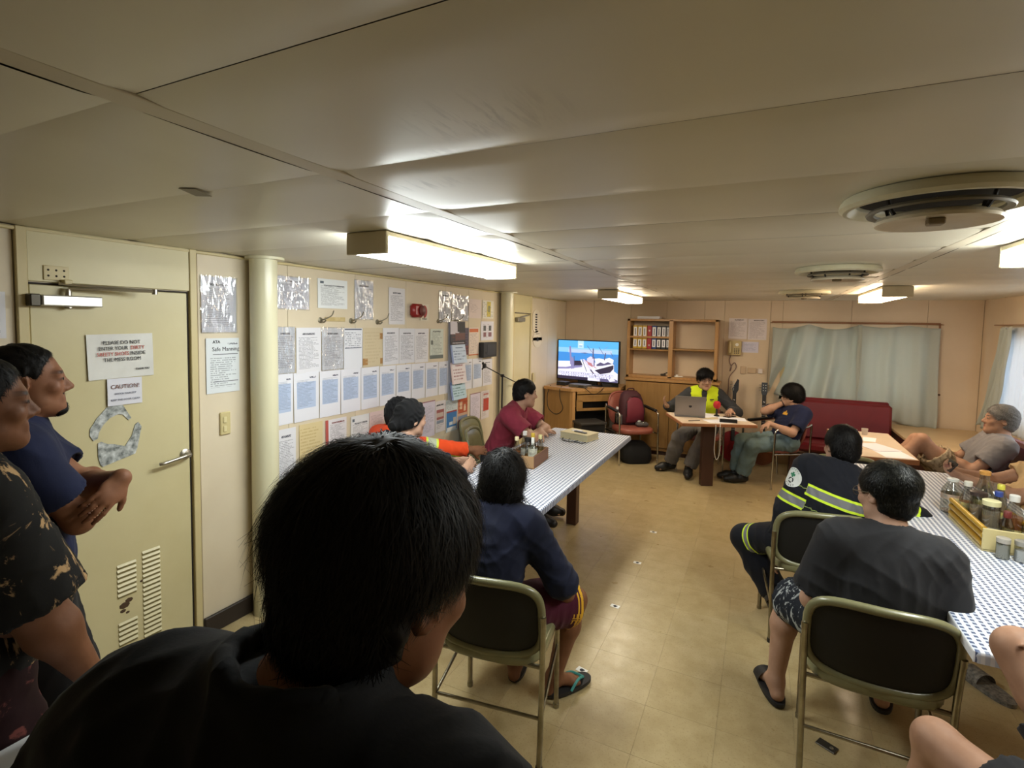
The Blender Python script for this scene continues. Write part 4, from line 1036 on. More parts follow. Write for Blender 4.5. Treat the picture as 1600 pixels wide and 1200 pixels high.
m = MB(); m.tube(fillet([(-2.09, 6.60, .908), (-2.04, 6.60, .87), (-1.99, 6.65, .81), (-1.93, 6.70, .84), (-1.88, 6.79, .908)], .06, 5), .004, 6); o = m.build('cable', MATS['black_cable'], None, smooth=60); tagit(o, 'thin dark cable hanging over the front of the corner cabinet', 'cable')
# speaker box and bin on the floor
sb = empty('speaker_box', (-2.07, 6.53, 0), math.radians(44.4), 'black box with a grey lid on the floor by the corner cabinet', 'box')
m = MB(); m.box((.06, -.02, .225), (.34, .28, .45), bev=.006); m.build('body', mat('black_laminate', '#151413', .5), sb)
m = MB(); m.box((.06, -.02, .465), (.38, .32, .03), bev=.005); m.build('lid', mat('charcoal_lid', '#35322e', .5), sb)
bn = empty('waste_bin', (-1.88, 6.45, 0), 0, 'grey plastic bin with a black liner beside the black box', 'bin')
m = MB(); m.lathe([(.085, 0), (.105, .36), (.110, .365), (.103, .36), (.083, .01)], (0, 0, 0), 24, cap=True); m.build('body', mat('grey_bin', '#7d7a74', .5), bn, smooth=40)
m = MB(); m.lathe([(.108, .35), (.113, .38), (.10, .375), (.09, .33)], (0, 0, 0), 24, cap=False); m.build('liner', M_black, bn, smooth=60)

# ---------------------------------------------------------------- bottles, jars
def clear(name, tint, f=.16):
    if name in MATS: return MATS[name]
    t = NT(name); tr = t.n('ShaderNodeBsdfTransparent', {'Color': lin(tint)}); gl = t.n('ShaderNodeBsdfGlossy', {'Roughness': .06}); mx = t.n('ShaderNodeMixShader', {0: f})
    t.t.links.new(tr.outputs[0], mx.inputs[1]); t.t.links.new(gl.outputs[0], mx.inputs[2]); t.t.links.new(mx.outputs[0], t.out.inputs[0]); MATS[name] = t.m; return t.m
M_glass = clear('clear_bottle', '#d4d6d2'); M_pet = clear('clear_plastic', '#dfe3e0', .2)
def bottle(x, y, z, r, h, label, cap=('#d8d6cf', .03), liquid=None, lab=None, cat='bottle', name='bottle', group=None, neck=.35, body=None, capr=None):
    e = empty(name, (x, y, z), rnd.uniform(0, 6), label, cat, group)
    hb = h * (1 - neck); rn = capr or r * .45
    m = MB(); m.lathe([(r * .9, 0), (r, .006), (r, hb * .82), (r * .92, hb * .92), (rn * 1.15, hb + (h - hb) * .45), (rn, h - cap[1]), (rn, h - .004)], (0, 0, 0), 20, cap=True); m.build('glass', body or M_glass, e, smooth=40)
    if liquid:
        m = MB(); lv = hb * liquid[1]; m.lathe([(r * .86, .004), (r * .93, .010), (r * .93, lv), (.001, lv)], (0, 0, 0), 18, cap=True); m.build('contents', mat('liquid_' + liquid[0].strip('#'), liquid[0], .25), e, smooth=40)
    m = MB(); m.lathe([(rn * 1.22, h - cap[1]), (rn * 1.25, h - .003), (rn * 1.05, h), (.001, h)], (0, 0, 0), 18, cap=True); m.build('cap', mat('cap_' + cap[0].strip('#'), cap[0], .4), e, smooth=40)
    if lab:
        m = MB(); m.lathe([(r * 1.012, hb * lab[1]), (r * 1.012, hb * lab[2])], (0, 0, 0), 20, cap=False); m.build('label', mat('label_' + lab[0].strip('#'), lab[0], .5, var=(40, '#8a8a80')), e, smooth=40)
    return e
def rack(x, y, z, w_, d_, h_, rz, label, slatted):
    e = empty('condiment_rack', (x, y, z), rz, label, 'rack')
    t = .010
    if slatted:
        Mg = mat('gold_slat', '#b98f2a', .35); Mc = mat('cream_panel', '#cfc08c', .45)
        m = MB(); m.box((0, 0, .006), (w_, d_, .012), bev=.002); m.build('base', Mc, e)
        for s in (-1, 1):
            m = MB(); m.box((0, s * (d_ / 2 - t / 2), h_ / 2 + .005), (w_, t, h_), bev=.002); m.build('end_panel', Mc, e)
            for zz in (.03, .065, .098):
                m = MB(); m.tube([(s * (w_ / 2 - .008), -d_ / 2 + t, zz), (s * (w_ / 2 - .008), d_ / 2 - t, zz)], .013, 8); m.build('slat', Mg, e, smooth=60)
    else:
        Mk = mat('tan_board', '#a9855c', .6); Mk2 = mat('brown_board', '#7c5238', .55)
        m = MB(); m.box((0, 0, .004), (w_, d_, .008)); m.build('base', Mk, e)
        m = MB(); m.box((0, -d_ / 2 + t / 2, h_ / 2), (w_, t, h_), bev=.001); m.build('front_panel', Mk, e)
        m = MB(); m.box((0, d_ / 2 - t / 2, h_ / 2), (w_, t, h_), bev=.001); m.build('rear_panel', Mk, e)
        for s in (-1, 1):
            m = MB(); m.box((s * (w_ / 2 - t / 2), 0, h_ / 2), (t, d_ - 2 * t, h_), bev=.001); m.build('side_panel', Mk2, e)
    return e
# left table
rack(-1.475, 3.36, ZT, .20, .33, .085, math.radians(4), 'brown board condiment tray on the long table by the notice wall', False)
zz = ZT + .009; GB = 'bottles in the brown tray'
bottle(-1.52, 3.26, zz, .027, .19, 'small bottle of orange sauce with a white cap in the brown tray', ('#d9c9a0', .025), ('#c9773a', .7), None, group=GB)
bottle(-1.53, 3.42, zz, .028, .20, 'clear bottle with a white cap at the back of the brown tray', ('#dedcd6', .03), None, ('#cfd0c6', .2, .6), group=GB)
bottle(-1.46, 3.32, zz, .022, .18, 'slim glass jar with a black lid in the brown tray', ('#1c1a18', .03), ('#8a6a44', .4), None, group=GB, neck=.15, capr=.02)
bottle(-1.47, 3.43, zz, .026, .19, 'dark sauce bottle with a yellow cap in the brown tray', ('#cfae3a', .035), ('#33211a', .9), ('#c7a852', .3, .6), group=GB)
bottle(-1.41, 3.29, zz, .032, .19, 'squeeze bottle with a white nozzle and pale label in the brown tray', ('#e6e6e2', .05), ('#cfd2cc', .8), ('#dcdcc8', .25, .95), group=GB, capr=.009)
bottle(-1.42, 3.45, zz, .025, .18, 'bottle with a pale yellow cap at the far corner of the brown tray', ('#d8d096', .03), ('#c9b86a', .5), None, group=GB)
bk = empty('thick_book', (-1.40, 4.30, ZT), math.radians(-14), 'thick cream log book lying on the far end of the left table', 'book')
m = MB(); m.box((0, 0, .028), (.272, .19, .050), bev=.002); m.build('pages', mat('book_pages', '#c9c0a2', .7, var=(60, '#b3a986', (1, 1, 30))), bk)
m = MB(); m.box((0, 0, .0555), (.28, .20, .005), bev=.002); m.box((0, 0, .0025), (.28, .20, .005), bev=.002); m.build('cover', mat('book_cover', '#d6c9a0', .55), bk)
m = MB(); m.box((0, 0, .004), (.125, .03, .008), bev=.002); o = m.build('pen_case', mat('grey_case', '#55575a', .4), None, loc=(-1.38, 4.27, ZT + .0585), rot=(0, 0, math.radians(-22))); tagit(o, 'slim grey pen case lying on the thick log book', 'case')
m = MB(); m.box((0, 0, .002), (.09, .06, .003)); o = m.build('note_card', M_paper, None, loc=(-1.43, 4.325, ZT + .0582), rot=(0, 0, -.3)); tagit(o, 'white card lying on the thick log book', 'card')
m = MB(); m.tube(fillet([(-.12, .02, .012), (-.10, -.04, .006), (-.02, -.06, .006), (.05, -.03, .006), (.10, -.05, .006), (.12, -.01, .012)], .03), .004, 6); m.tube(fillet([(-.04, .0, .02), (-.03, -.05, .006), (.02, -.06, .008), (.04, .0, .014)], .02), .003, 6)
o = m.build('eyeglasses', mat('dark_wire', '#2b2b33', .4), None, smooth=60, loc=(-1.40, 4.155, ZT), rot=(0, 0, -.2)); tagit(o, 'dark folded eyeglasses in front of the thick log book', 'eyeglasses')
# right table
rack(1.055, 3.24, ZT, .215, .47, .10, 0, 'cream condiment rack with golden side slats on the right table', True)
zz = ZT + .013; GR = 'bottles in the cream rack'
bottle(1.00, 3.40, zz, .032, .21, 'amber bottle with yellow label near the far end of the cream rack', ('#d8d4c8', .025), ('#b98560', .75), ('#d3c36a', .5, .75), group=GR)
bottle(1.07, 3.42, zz, .042, .27, 'tall clear bottle with an orange cap at the far end of the cream rack', ('#c9924a', .02), None, ('#cfc06a', .45, .7), group=GR, body=M_pet)
bottle(1.12, 3.37, zz, .027, .22, 'slim bottle with a bright yellow cap in the cream rack', ('#d6cf4e', .025), ('#d8d6c8', .5), None, group=GR)
bottle(1.01, 3.29, zz, .033, .19, 'wide jar with a dark lid in the middle of the cream rack', ('#3a2d2a', .02), ('#b7a494', .7), None, group=GR, neck=.12, capr=.028)
bottle(1.09, 3.30, zz, .030, .20, 'pinkish sauce bottle with blue seal in the cream rack', ('#3b4f9a', .025), ('#c09482', .7), ('#d8c94e', .55, .8), group=GR)
bottle(1.03, 3.19, zz, .034, .18, 'grey powder jar with pale yellow lid in the cream rack', ('#e0dcae', .025), ('#a69a8e', .85), ('#c8c4b4', .1, .35), group=GR, neck=.15, capr=.028)
bottle(1.115, 3.20, zz, .036, .215, 'red-brown sauce bottle with white lid and yellow label in the cream rack', ('#dcdcd8', .03), ('#a5623f', .8), ('#cdbb4a', .15, .4), group=GR)
bottle(1.06, 3.10, zz, .026, .16, 'small bottle with a dark red cap near the close end of the cream rack', ('#6a2a26', .03), ('#8d7358', .5), None, group=GR)
bottle(1.135, 3.10, zz, .022, .17, 'thin white capped bottle at the close right corner of the cream rack', ('#e2e0d8', .03), ('#cfc8bc', .6), None, group=GR)
bottle(.985, 3.575, ZT, .048, .19, 'squat clear plastic bottle standing behind the cream rack', ('#d4d6d2', .015), ('#a58a6a', .08), ('#c9a58f', .55, .75), body=M_pet, neck=.25)
m = MB(); m.lathe([(.055, .0), (.062, .01), (.062, .006)], (0, 0, 0), 24, cap=False); m.lathe([(.06, .0), (.057, .12), (.045, .15), (.02, .165), (.02, .185)], (0, 0, 0), 24, cap=False); o = m.build('plastic_dome', M_pet, None, smooth=50, loc=(1.17, 3.62, ZT)); tagit(o, 'clear plastic jug beside the far end of the cream rack', 'jug')
bottle(1.00, 2.945, ZT, .024, .095, 'salt shaker with grey grains and metal lid before the cream rack', ('#a9a49a', .022), ('#a7a698', .8), None, cat='shaker', name='shaker', neck=.12, capr=.02)
bottle(1.06, 2.94, ZT, .024, .095, 'white salt shaker with metal lid before the cream rack', ('#8d8a82', .022), ('#dfe0e4', .62), None, cat='shaker', name='shaker', neck=.12, capr=.02)
bottle(1.13, 2.91, ZT, .040, .135, 'dark jar with a green lid and yellow label at the picture edge', ('#4c5a3f', .022), ('#57503a', .95), ('#c9b83f', .25, .7), cat='jar', name='jar', neck=.12, capr=.033)
m = MB()
for k in range(6): m.tube([(0, .02 * k, .004 + .001 * k), (.0, .02 * k + .018, .004 + .001 * k)], .004, 6)
# things on the presenter table (table frame: centre, yaw)
def on_small(u, v): c = Vector((-.475, 5.99, 0)) + rotz(math.radians(23.6)) @ Vector((u, v, 0)); return (c.x, c.y, .7536)
lp = empty('laptop', on_small(-.20, .03), math.radians(10), 'open silver laptop seen from behind its lid', 'laptop')
M_alu = mat('silver_aluminium', '#8f8e93', .35, .7)
m = MB(); m.box((0, .11, .008), (.32, .22, .014), bev=.004); m.build('keyboard_deck', M_alu, lp)
lid_r = Matrix.Rotation(math.radians(12), 3, 'X')
m = MB(); m.box(tuple(lid_r @ Vector((0, 0, .118)) + Vector((0, 0, .012))), (.32, .007, .225), lid_r, .003); ld = m.build('lid', M_alu, lp)
m = MB(); m.box(tuple(lid_r @ Vector((0, .004, .12)) + Vector((0, 0, .012))), (.30, .002, .20), lid_r); m.build('display', M_black, lp)
m = MB(); q = lid_r @ Vector((0, -.0042, .118)) + Vector((0, 0, .012)); m.lathe([(.016, 0), (.016, -.0012)], tuple(q), 14, 'y'); m.box((q.x + .004, q.y - .0006, q.z + .020), (.005, .0012, .009), Matrix.Rotation(.5, 3, 'Y')); m.build('emblem', mat('dark_emblem', '#2b2b30', .4), lp)
def flat(name, u, v, w_, d_, rz, m_, label, cat, h=.0015):
    b = MB(); b.box((0, 0, h / 2), (w_, d_, h), bev=min(.002, h * .3)); o = b.build(name, m_, None, loc=on_small(u, v), rot=(0, 0, math.radians(23.6) + rz)); return tagit(o, label, cat)
flat('paper_sheet', .05, -.18, .29, .20, .1, M_paper, 'white paper nearest the front edge of the presenter table', 'paper')
flat('paper_sheet', .24, -.02, .28, .20, -.25, M_paper, 'white paper at the right end of the presenter table', 'paper')
flat('paper_sheet', .02, .20, .21, .29, .4, M_paper, 'white paper beside the laptop on the far side of the presenter table', 'paper')
flat('glasses_case', .12, -.235, .17, .05, -.25, mat('black_case', '#131316', .4), 'black oblong case on the front edge of the presenter table', 'case', .034)
flat('mobile_phone', .26, .10, .14, .07, .6, mat('phone_black', '#1e1b1a', .25), 'dark mobile phone on the papers of the presenter table', 'phone', .009)
flat('pen', -.22, -.19, .14, .009, .3, M_ink, 'dark pen on the left side of the presenter table', 'pen', .008)
mc = empty('table_microphone', on_small(.13, .14), 0, 'microphone with a red foam ball on a black base', 'microphone')
m = MB(); m.lathe([(.03, 0), (.03, .012), (.012, .02), (.010, .09)], (0, 0, 0), 16); m.build('base', M_black, mc, smooth=40)
m = MB(); m.lathe([(.012, .085), (.030, .095), (.040, .12), (.038, .15), (.024, .168), (.001, .172)], (0, 0, 0), 18); m.build('foam_ball', mat('red_foam', '#b3262c', .9, bump=(200, .3)), mc, smooth=60)
m = MB(); q = on_small(-.02, -.335); m.tube(fillet([(q[0] - .03, q[1] + .03, .757), (q[0] - .02, q[1] - .012, .74), (q[0] - .03, q[1] - .012, .46), (q[0] + .0, q[1] - .012, .36), (q[0] + .03, q[1] - .012, .46), (q[0] + .02, q[1] - .012, .74), (q[0] + .02, q[1] + .04, .757)], .05, 6), .0035, 6)
o = m.build('cable', mat('white_cable', '#c9c4bc', .5), None, smooth=60); tagit(o, 'white cable loop dangling from the presenter table', 'cable')
# things on the side table
def lay(name, x, y, w_, d_, rz, m_, label, cat, h=.0015, z=.7507):
    b = MB(); b.box((0, 0, h / 2), (w_, d_, h), bev=min(.002, h * .3)); o = b.build(name, m_, None, loc=(x, y, z), rot=(0, 0, rz)); return tagit(o, label, cat)
lay('booklet', .93, 5.27, .21, .29, .5, print_mat('booklet_print', '#dedbe4', '#7c86a8', 14, .1, .9, .1, .9, (), None, seed=4.), 'open printed booklet on the pale side table', 'booklet', .006)
lay('paper_sheet', 1.00, 5.06, .21, .29, .2, M_paper, 'loose white sheet near the close edge of the pale side table', 'paper')
lay('paper_sheet', .93, 5.62, .10, .21, -.2, M_paper, 'narrow white sheet in the middle of the pale side table', 'paper')
for i, (x, y, r, h, c, lb) in enumerate(((.74, 5.84, .03, .05, '#6a5a48', 'brown cup at the far edge of the pale side table'), (.84, 5.88, .035, .04, '#8d8678', 'grey dish at the far edge of the pale side table'), (.93, 5.86, .028, .06, '#b9ada0', 'pale cup at the far edge of the pale side table'))):
    m = MB(); m.lathe([(r * .8, 0), (r, h), (r * .9, h), (r * .7, .008), (.001, .006)], (0, 0, 0), 18); o = m.build('cup', mat('cup_%d' % i, c, .4), None, smooth=40, loc=(x, y, .7507)); tagit(o, lb, 'cup')

# ---------------------------------------------------------------- back wall fittings
def bsheet(name, x0, x1, z0, z1, m, label, **k): return sheet(name, x1 - x0, z1 - z0, m, label, 'notice', (x0, YB - .0005, z0), 0, **k)
P_b1 = print_mat('list_page', '#dacfce', '#82767a', 40, .1, .86, .1, .9, (), (.3, .8, .9, .94, '#4c4548'), seed=2.5, strength=.5)
P_b2 = print_mat('list_page_b', '#d9cfd0', '#82767a', 36, .06, .86, .1, .9, (), (.3, .85, .9, .94, '#4c4548'), seed=5.2, strength=.55)
bsheet('notice', -.392, -.168, 1.60, 1.872, P_b1, 'left one of two typed lists above the wall telephone')
bsheet('notice', -.160, .062, 1.594, 1.868, P_b2, 'right one of two typed lists beside the curtained window')
bsheet('notice', -.222, -.024, 1.425, 1.566, print_mat('blue_note', '#cfcbdc', '#7f83a8', 9, .15, .85, .15, .85, (), None, seed=3.5, strength=.5), 'small lilac note right of the wall telephone')
ph = empty('wall_telephone', (-.31, YB, 1.48), 0, 'cream wall telephone with a keypad under the typed lists', 'telephone')
M_phone = mat('cream_phone', '#c2ae7c', .4)
m = MB(); m.box((0, -.025, 0), (.165, .05, .195), bev=.008); m.build('body', M_phone, ph)
m = MB(); m.tube(fillet([(-.052, -.05, .085), (-.052, -.075, .07), (-.052, -.075, -.06), (-.052, -.05, -.075)], .02), .017, 8); m.build('handset', M_phone, ph, smooth=50)
m = MB(); m.lathe([(.021, -.05), (.021, -.054)], (.03, 0, .045), 18, 'y'); m.build('dial_card', M_white, ph)
for i in range(3):
    for j in range(4):
        m = MB(); m.box((.005 + .024 * i, -.052, -.01 - .019 * j), (.016, .008, .012), bev=.002); m.build('key', mat('phone_key', '#5d5540', .5), ph)
m = MB(); m.tube(fillet([(-.35, YB - .02, 1.385), (-.37, YB - .012, 1.30), (-.33, YB - .012, 1.22), (-.36, YB - .01, 1.15), (-.34, YB - .01, 1.24), (-.30, YB - .012, 1.30), (-.27, YB - .012, 1.22), (-.36, YB - .01, 1.10), (-.37, YB - .01, .70)], .05), .005, 6)
o = m.build('cable', mat('mauve_cable', '#8d7470', .6), None, smooth=60); tagit(o, 'tangled cord hanging down the wall below the telephone', 'cable')
so = empty('socket_plate', (-.08, YB, 1.19), 0, 'cream double socket plates on the back wall above the guitars', 'socket')
for dx, w_, h_ in ((-.115, .062, .10), (-.01, .10, .07)):
    m = MB(); m.box((dx, -.008, 0), (w_, .016, h_), bev=.004); m.build('plate', mat('plate_tan', '#c3a98a', .5), so)
m = MB(); m.box((.09, -.014, 0), (.055, .026, .065), bev=.006); m.build('adapter', mat('adapter_white', '#ded2cc', .4), so)
m = MB(); m.lathe([(.006, 0), (.006, -.01)], (.125, -.014, .0), 8, 'y'); m.build('knob', MATS['plate_tan'], so)
# guitars leaning on the wall
def guitar(x, label, bodyc, headc, straight):
    e = empty('guitar', (x, 7.20, 0.012), 0, label, 'guitar'); e.rotation_euler = (math.radians(-9.5), 0, math.radians(3))
    out = []
    for k in range(40):
        a = 2 * math.pi * k / 40; s = math.sin(a); wz = .165 if s < 0 else .135
        rx = wz * (1 - .22 * math.exp(-((s - .25) / .28) ** 2)); out.append((rx * math.cos(a), .20 + .20 * s))
    if not straight: out = [(p[0] * (1.0 + .25 * (p[1] > .3)), p[1]) for p in out]
    Mx = Matrix(((1, 0, 0, 0), (0, 0, 1, 0), (0, 1, 0, 0), (0, 0, 0, 1)))
    m = MB(); m.prism(out, -.022, .022, M=Mx); m.build('body', bodyc, e)
    m = MB(); m.box((0, -.03, .58), (.045, .014, .62), bev=.003); m.build('neck', mat('fretboard', '#1d1a1c', .5), e)
    m = MB()
    for k in range(14): m.box((0, -.0375, .42 + .46 * (1 - .5 ** (k / 7.0))), (.043, .002, .003))
    for k in range(5): m.box((0, -.0375, .50 + .075 * k), (.02, .0015, .012), Matrix.Rotation(.5, 3, 'Y'))
    m.build('fret', mat('pearl', '#c9c2c6', .3), e, kind='stuff')
    m = MB()
    hp = [(-.022, .885), (.022, .885), (.046, .93), (.05, 1.06), (.03, 1.075), (-.03, .95)] if not straight else [(-.022, .885), (.022, .885), (.036, .92), (.034, 1.05), (-.034, 1.05), (-.036, .92)]
    m.prism(hp, -.035, -.020, M=Mx); hd = m.build('headstock', headc, e)
    m = MB()
    for k in range(6 if not straight else 3):
        for s in ((-1,) if not straight else (-1, 1)):
            zz_ = .93 + .022 * k if not straight else .945 + .035 * k
            m.tube([(s * .03, -.03, zz_), (s * .062, -.03, zz_ + .004)], .005, 6); m.lathe([(.006, -.036), (.006, -.042)], (s * .014, 0, zz_), 8, 'y')
    m.build('tuning_peg', M_steel, hd, kind='stuff')
    return e
guitar(-.275, 'electric guitar with pointed black headstock leaning on the back wall', mat('guitar_red', '#7a1820', .25), mat('guitar_black', '#17161a', .3), False)
guitar(.075, 'guitar with a square black headstock nearer the curtain', mat('guitar_brown', '#6e3d22', .3), MATS['guitar_black'], True)

# ---------------------------------------------------------------- maroon benches, corner ledge
M_mbench = mat('wine_vinyl', '#6d1a22', .36, var=(4, '#611720'))
be = empty('bench', (.86, 6.98, 0), 0, 'wine red padded bench along the back wall under the window', 'bench')
m = MB(); m.box((0, .10, .67), (1.02, .10, .46), Matrix.Rotation(math.radians(-7), 3, 'X'), .028); m.build('backrest', M_mbench, be, smooth=40)
m = MB(); m.box((0, .165, .90), (.98, .04, .05), bev=.015); m.build('top_roll', M_mbench, be, smooth=40)
m = MB(); m.box((0, -.09, .40), (1.02, .36, .10), bev=.028); m.build('seat', M_mbench, be, smooth=40)
m = MB(); m.box((0, -.05, .175), (1.0, .30, .35), bev=.004); m.build('plinth', M_brown, be)
b2 = empty('bench', (1.72, 4.95, 0), 0, 'wine red bench along the window wall under the reclining men', 'bench')
m = MB(); m.box((.22, 0, .62), (.12, 2.1, .46), Matrix.Rotation(math.radians(10), 3, 'Y'), .028); m.build('backrest', M_mbench, b2, smooth=40)
m = MB(); m.box((-.03, 0, .30), (.52, 2.1, .10), bev=.028); m.build('seat', M_mbench, b2, smooth=40)
m = MB(); m.box((.0, 0, .125), (.46, 2.08, .25), bev=.004); m.build('plinth', M_brown, b2)
le = empty('corner_ledge', (1.80, 6.74, 0), 0, 'boxed corner ledge with a cream top under the curtain end', 'ledge')
m = MB(); m.box((0, 0, .625), (.83, 1.38, .03), bev=.004); m.build('top', mat('ledge_top', '#c9ae85', .4, var=(3, '#bfa379')), le)
m = MB(); m.box((0, 0, .305), (.80, 1.35, .61)); m.build('body', M_brown, le)
m = MB(); m.lathe([(.012, 0), (.012, -.01)], (1.83 + .04, YB, 1.02), 10, 'y'); o = m.build('wall_rivet', mat('dark_rivet', '#5a3d25', .6), None); tagit(o, 'small dark rivet on the wall right of the curtain', 'rivet')

# ---------------------------------------------------------------- curtains
def curtain_mat(n, c, c2, tlf=.30):
    t = NT(n); b = t.b; tc = t.n('ShaderNodeTexCoord').outputs['Object']
    f = t.noise(tc, 260.0, 2.0); col = t.mix(t.math('MULTIPLY', f, .6), lin(c), lin(c2)); t.put(b.inputs['Base Color'], col); b.inputs['Roughness'].default_value = .85
    tl = t.n('ShaderNodeBsdfTranslucent'); t.put(tl.inputs['Color'], col); mx = t.n('ShaderNodeMixShader', {0: tlf}); t.t.links.new(b.outputs[0], mx.inputs[1]); t.t.links.new(tl.outputs[0], mx.inputs[2]); t.t.links.new(mx.outputs[0], t.out.inputs[0])
    return t.m
M_cur = curtain_mat('sage_curtain', '#c8cdc5', '#b2b9b2')
def curtain(name, W0, Ht, folds, label, loc, rz, hem, skew, amp=.03, seed=0, scallop=.03, m_=None, nu=90, taper=0.0, xf=None):
    r = random.Random(seed); ph = [r.uniform(0, 6.28) for _ in range(6)]
    b = MB()
    def fn(u, v):
        d = 1 - v                                                    # 0 at the top
        e = u + skew * d * (1 - u) * .3
        a = amp * (.55 + .6 * d)
        y = a * (math.sin(folds * 6.283 * e + ph[0] + .8 * d) + .45 * math.sin(folds * 11.3 * e + ph[1] - 1.3 * d) + .3 * math.sin(3.1 * e * 6.28 + ph[2]))
        y += .006 * math.sin(14 * d + 9 * u + ph[3])
        top = -scallop * abs(math.sin(folds * math.pi * .52 * u + ph[4])) * max(0, 1 - d * 4)
        z = v * Ht + top
        if d > .5: z += hem(u) * (d - .5) * 2
        x = u * W0 * (1 - taper * d) + .014 * math.sin(5 * d + ph[5]) * d
        if xf: x = xf(u, d)
        return (x, -.062 + y * .7, z)
    b.grid(fn, nu, 36); k = len(b.v)
    o = b.build(name, m_ or M_cur, None, smooth=180, loc=loc, rot=(0, 0, rz)); sm = o.modifiers.new('thickness', 'SOLIDIFY'); sm.thickness = .0016
    return tagit(o, label, 'curtain')
curtain('curtain', .95, 1.02, 3.4, 'left sage green curtain pulled over the back window', (.13, YB - .012, .79), 0, lambda u: .10 * (1 - u) ** 2 + .04 * math.sin(9 * u) + (.03 if u > .5 else 0), .9, amp=.085, seed=3, scallop=.06)
curtain('curtain', .79, 1.15, 3.0, 'right sage green curtain hanging lower over the back window', (1.04, YB - .018, .66), 0, lambda u: .03 * math.sin(5 * u), .25, amp=.045, seed=11, scallop=.03)
m = MB(); m.tube([(.10, YB - .05, 1.822), (1.86, YB - .05, 1.822)], .005, 8)
for x in (.12, .55, 1.0, 1.45, 1.84): m.box((x, YB - .025, 1.825), (.012, .05, .012))
o = m.build('curtain_rail', M_trimw, None, smooth=40); tagit(o, 'thin brown curtain wire over the back window', 'curtain rail')
curtain('curtain', .52, 1.06, 3.0, 'pale curtain drawn back towards the corner at the side window', (XR - .03, 6.70, .75), -math.pi / 2, lambda u: .02 * math.sin(8 * u), .2, amp=.035, seed=21, scallop=.03, xf=lambda u, d: (.02 + .22 * u) * (1 - d) + (-.40 + .36 * u) * d + .03 * math.sin(3 * d))
M_sheer = curtain_mat('sheer_curtain', '#e0e4e8', '#cfd5dc', .5)
curtain('curtain', 1.0, 1.02, 9.0, 'thin bright bluish curtain over the side window glass', (XR + .03, 6.86, .78), -math.pi / 2, lambda u: .0, .1, amp=.022, seed=29, scallop=.0, m_=M_sheer)
curtain('curtain', .62, 1.06, 4.0, 'pale curtain hanging at the camera end of the side window', (XR - .012, 5.25, .75), -math.pi / 2, lambda u: .02 * math.sin(8 * u), .2, amp=.03, seed=25, scallop=.03)
m = MB(); m.tube([(XR - .06, 4.55, 1.822), (XR - .06, 6.95, 1.822)], .005, 8); o = m.build('curtain_rail', M_trimw, None, smooth=40); tagit(o, 'thin brown curtain wire over the side window', 'curtain rail')

# ---------------------------------------------------------------- backpack and bottle on the armchair
def loft(mb, secs, n=28, p=.6):
    """secs: (z, cx, cy, w, d)"""
    base = len(mb.v)
    for (z, cx, cy, w_, d_) in secs:
        for q in superout(w_, d_, p, n): mb.v.append((cx + q[0], cy + q[1], z))
    for k in range(len(secs) - 1):
        for i in range(n): j = (i + 1) % n; mb.f.append((base + k * n + i, base + k * n + j, base + (k + 1) * n + j, base + (k + 1) * n + i)); mb.mi.append(0)
    mb.f.append(tuple(base + i for i in range(n))[::-1]); mb.f.append(tuple(base + (len(secs) - 1) * n + i for i in range(n))); mb.mi += [0, 0]
ca, sa = math.cos(math.radians(-141.5)), math.sin(math.radians(-141.5))
def seat_pt(x, y): return (-1.47 + ca * x - sa * y, 6.66 + sa * x + ca * y)
bx_, by_ = seat_pt(-.05, -.10)
bp = empty('backpack', (bx_, by_, .462), math.radians(-141.5 + 180), 'dark red backpack leaning in the maroon armchair', 'backpack')
M_bag = mat('backpack_red', '#6e2030', .7, bump=(60, .15)); M_bagd = mat('backpack_dark', '#3f1720', .75); M_bagg = mat('bag_grey', '#4f4b4a', .7)
m = MB(); loft(m, [(0, 0, 0, .30, .17), (.02, 0, 0, .325, .19), (.15, 0, .01, .33, .20), (.30, 0, .03, .31, .18), (.38, 0, .05, .26, .14), (.425, 0, .06, .17, .09), (.435, 0, .06, .06, .03)]); m.build('body', M_bagd, bp, smooth=60)
m = MB(); loft(m, [(.03, 0, -.09, .24, .05), (.05, 0, -.10, .25, .07), (.2, 0, -.095, .245, .07), (.30, 0, -.07, .21, .06), (.35, 0, -.05, .13, .05), (.36, 0, -.045, .05, .02)]); m.build('front_pocket', M_bag, bp, smooth=60)
m = MB(); m.tube([(.128 * math.cos(a) * (1 if a < 3.2 else 1), -.112 + .05 * (math.sin(a) > .3) * math.sin(a), .18 + .185 * math.sin(a)) for a in [math.radians(-40 + 13 * k) for k in range(21)]], .005, 6); m.build('zip', M_black, bp, smooth=60)
m = MB(); m.tube(fillet([(-.05, .06, .42), (-.04, .04, .46), (.04, .04, .46), (.05, .06, .42)], .02), .008, 6); m.build('grab_handle', M_bagd, bp, smooth=60)
m = MB(); loft(m, [(.0, -.172, .0, .05, .12), (.08, -.178, .0, .06, .13), (.13, -.172, .0, .05, .12)]); m.build('side_pocket', M_bagg, bp, smooth=60)
e = bottle(0, 0, 0, .033, .22, 'clear water bottle lying on the maroon armchair seat', ('#dfe3e6', .022), None, ('#c3cbc4', .35, .65), body=M_pet); q = seat_pt(.0, .12); e.location = (q[0] + .10, q[1] + .07, .496); e.rotation_euler = (0, math.radians(90), math.radians(155))
e = bottle(0, 0, 0, .030, .21, 'dark drink bottle standing in the side pocket of the backpack', ('#dfe3e6', .03), ('#26282a', .9), None); q = seat_pt(.155, -.10); e.location = (q[0], q[1], .475)
q = seat_pt(-.10, .10); m = MB(); m.box((0, 0, .03), (.16, .10, .055), bev=.02); o = m.build('pouch', M_bagg, None, smooth=40, loc=(q[0], q[1], .458), rot=(0, 0, .5)); tagit(o, 'small grey pouch on the front of the armchair seat', 'pouch')
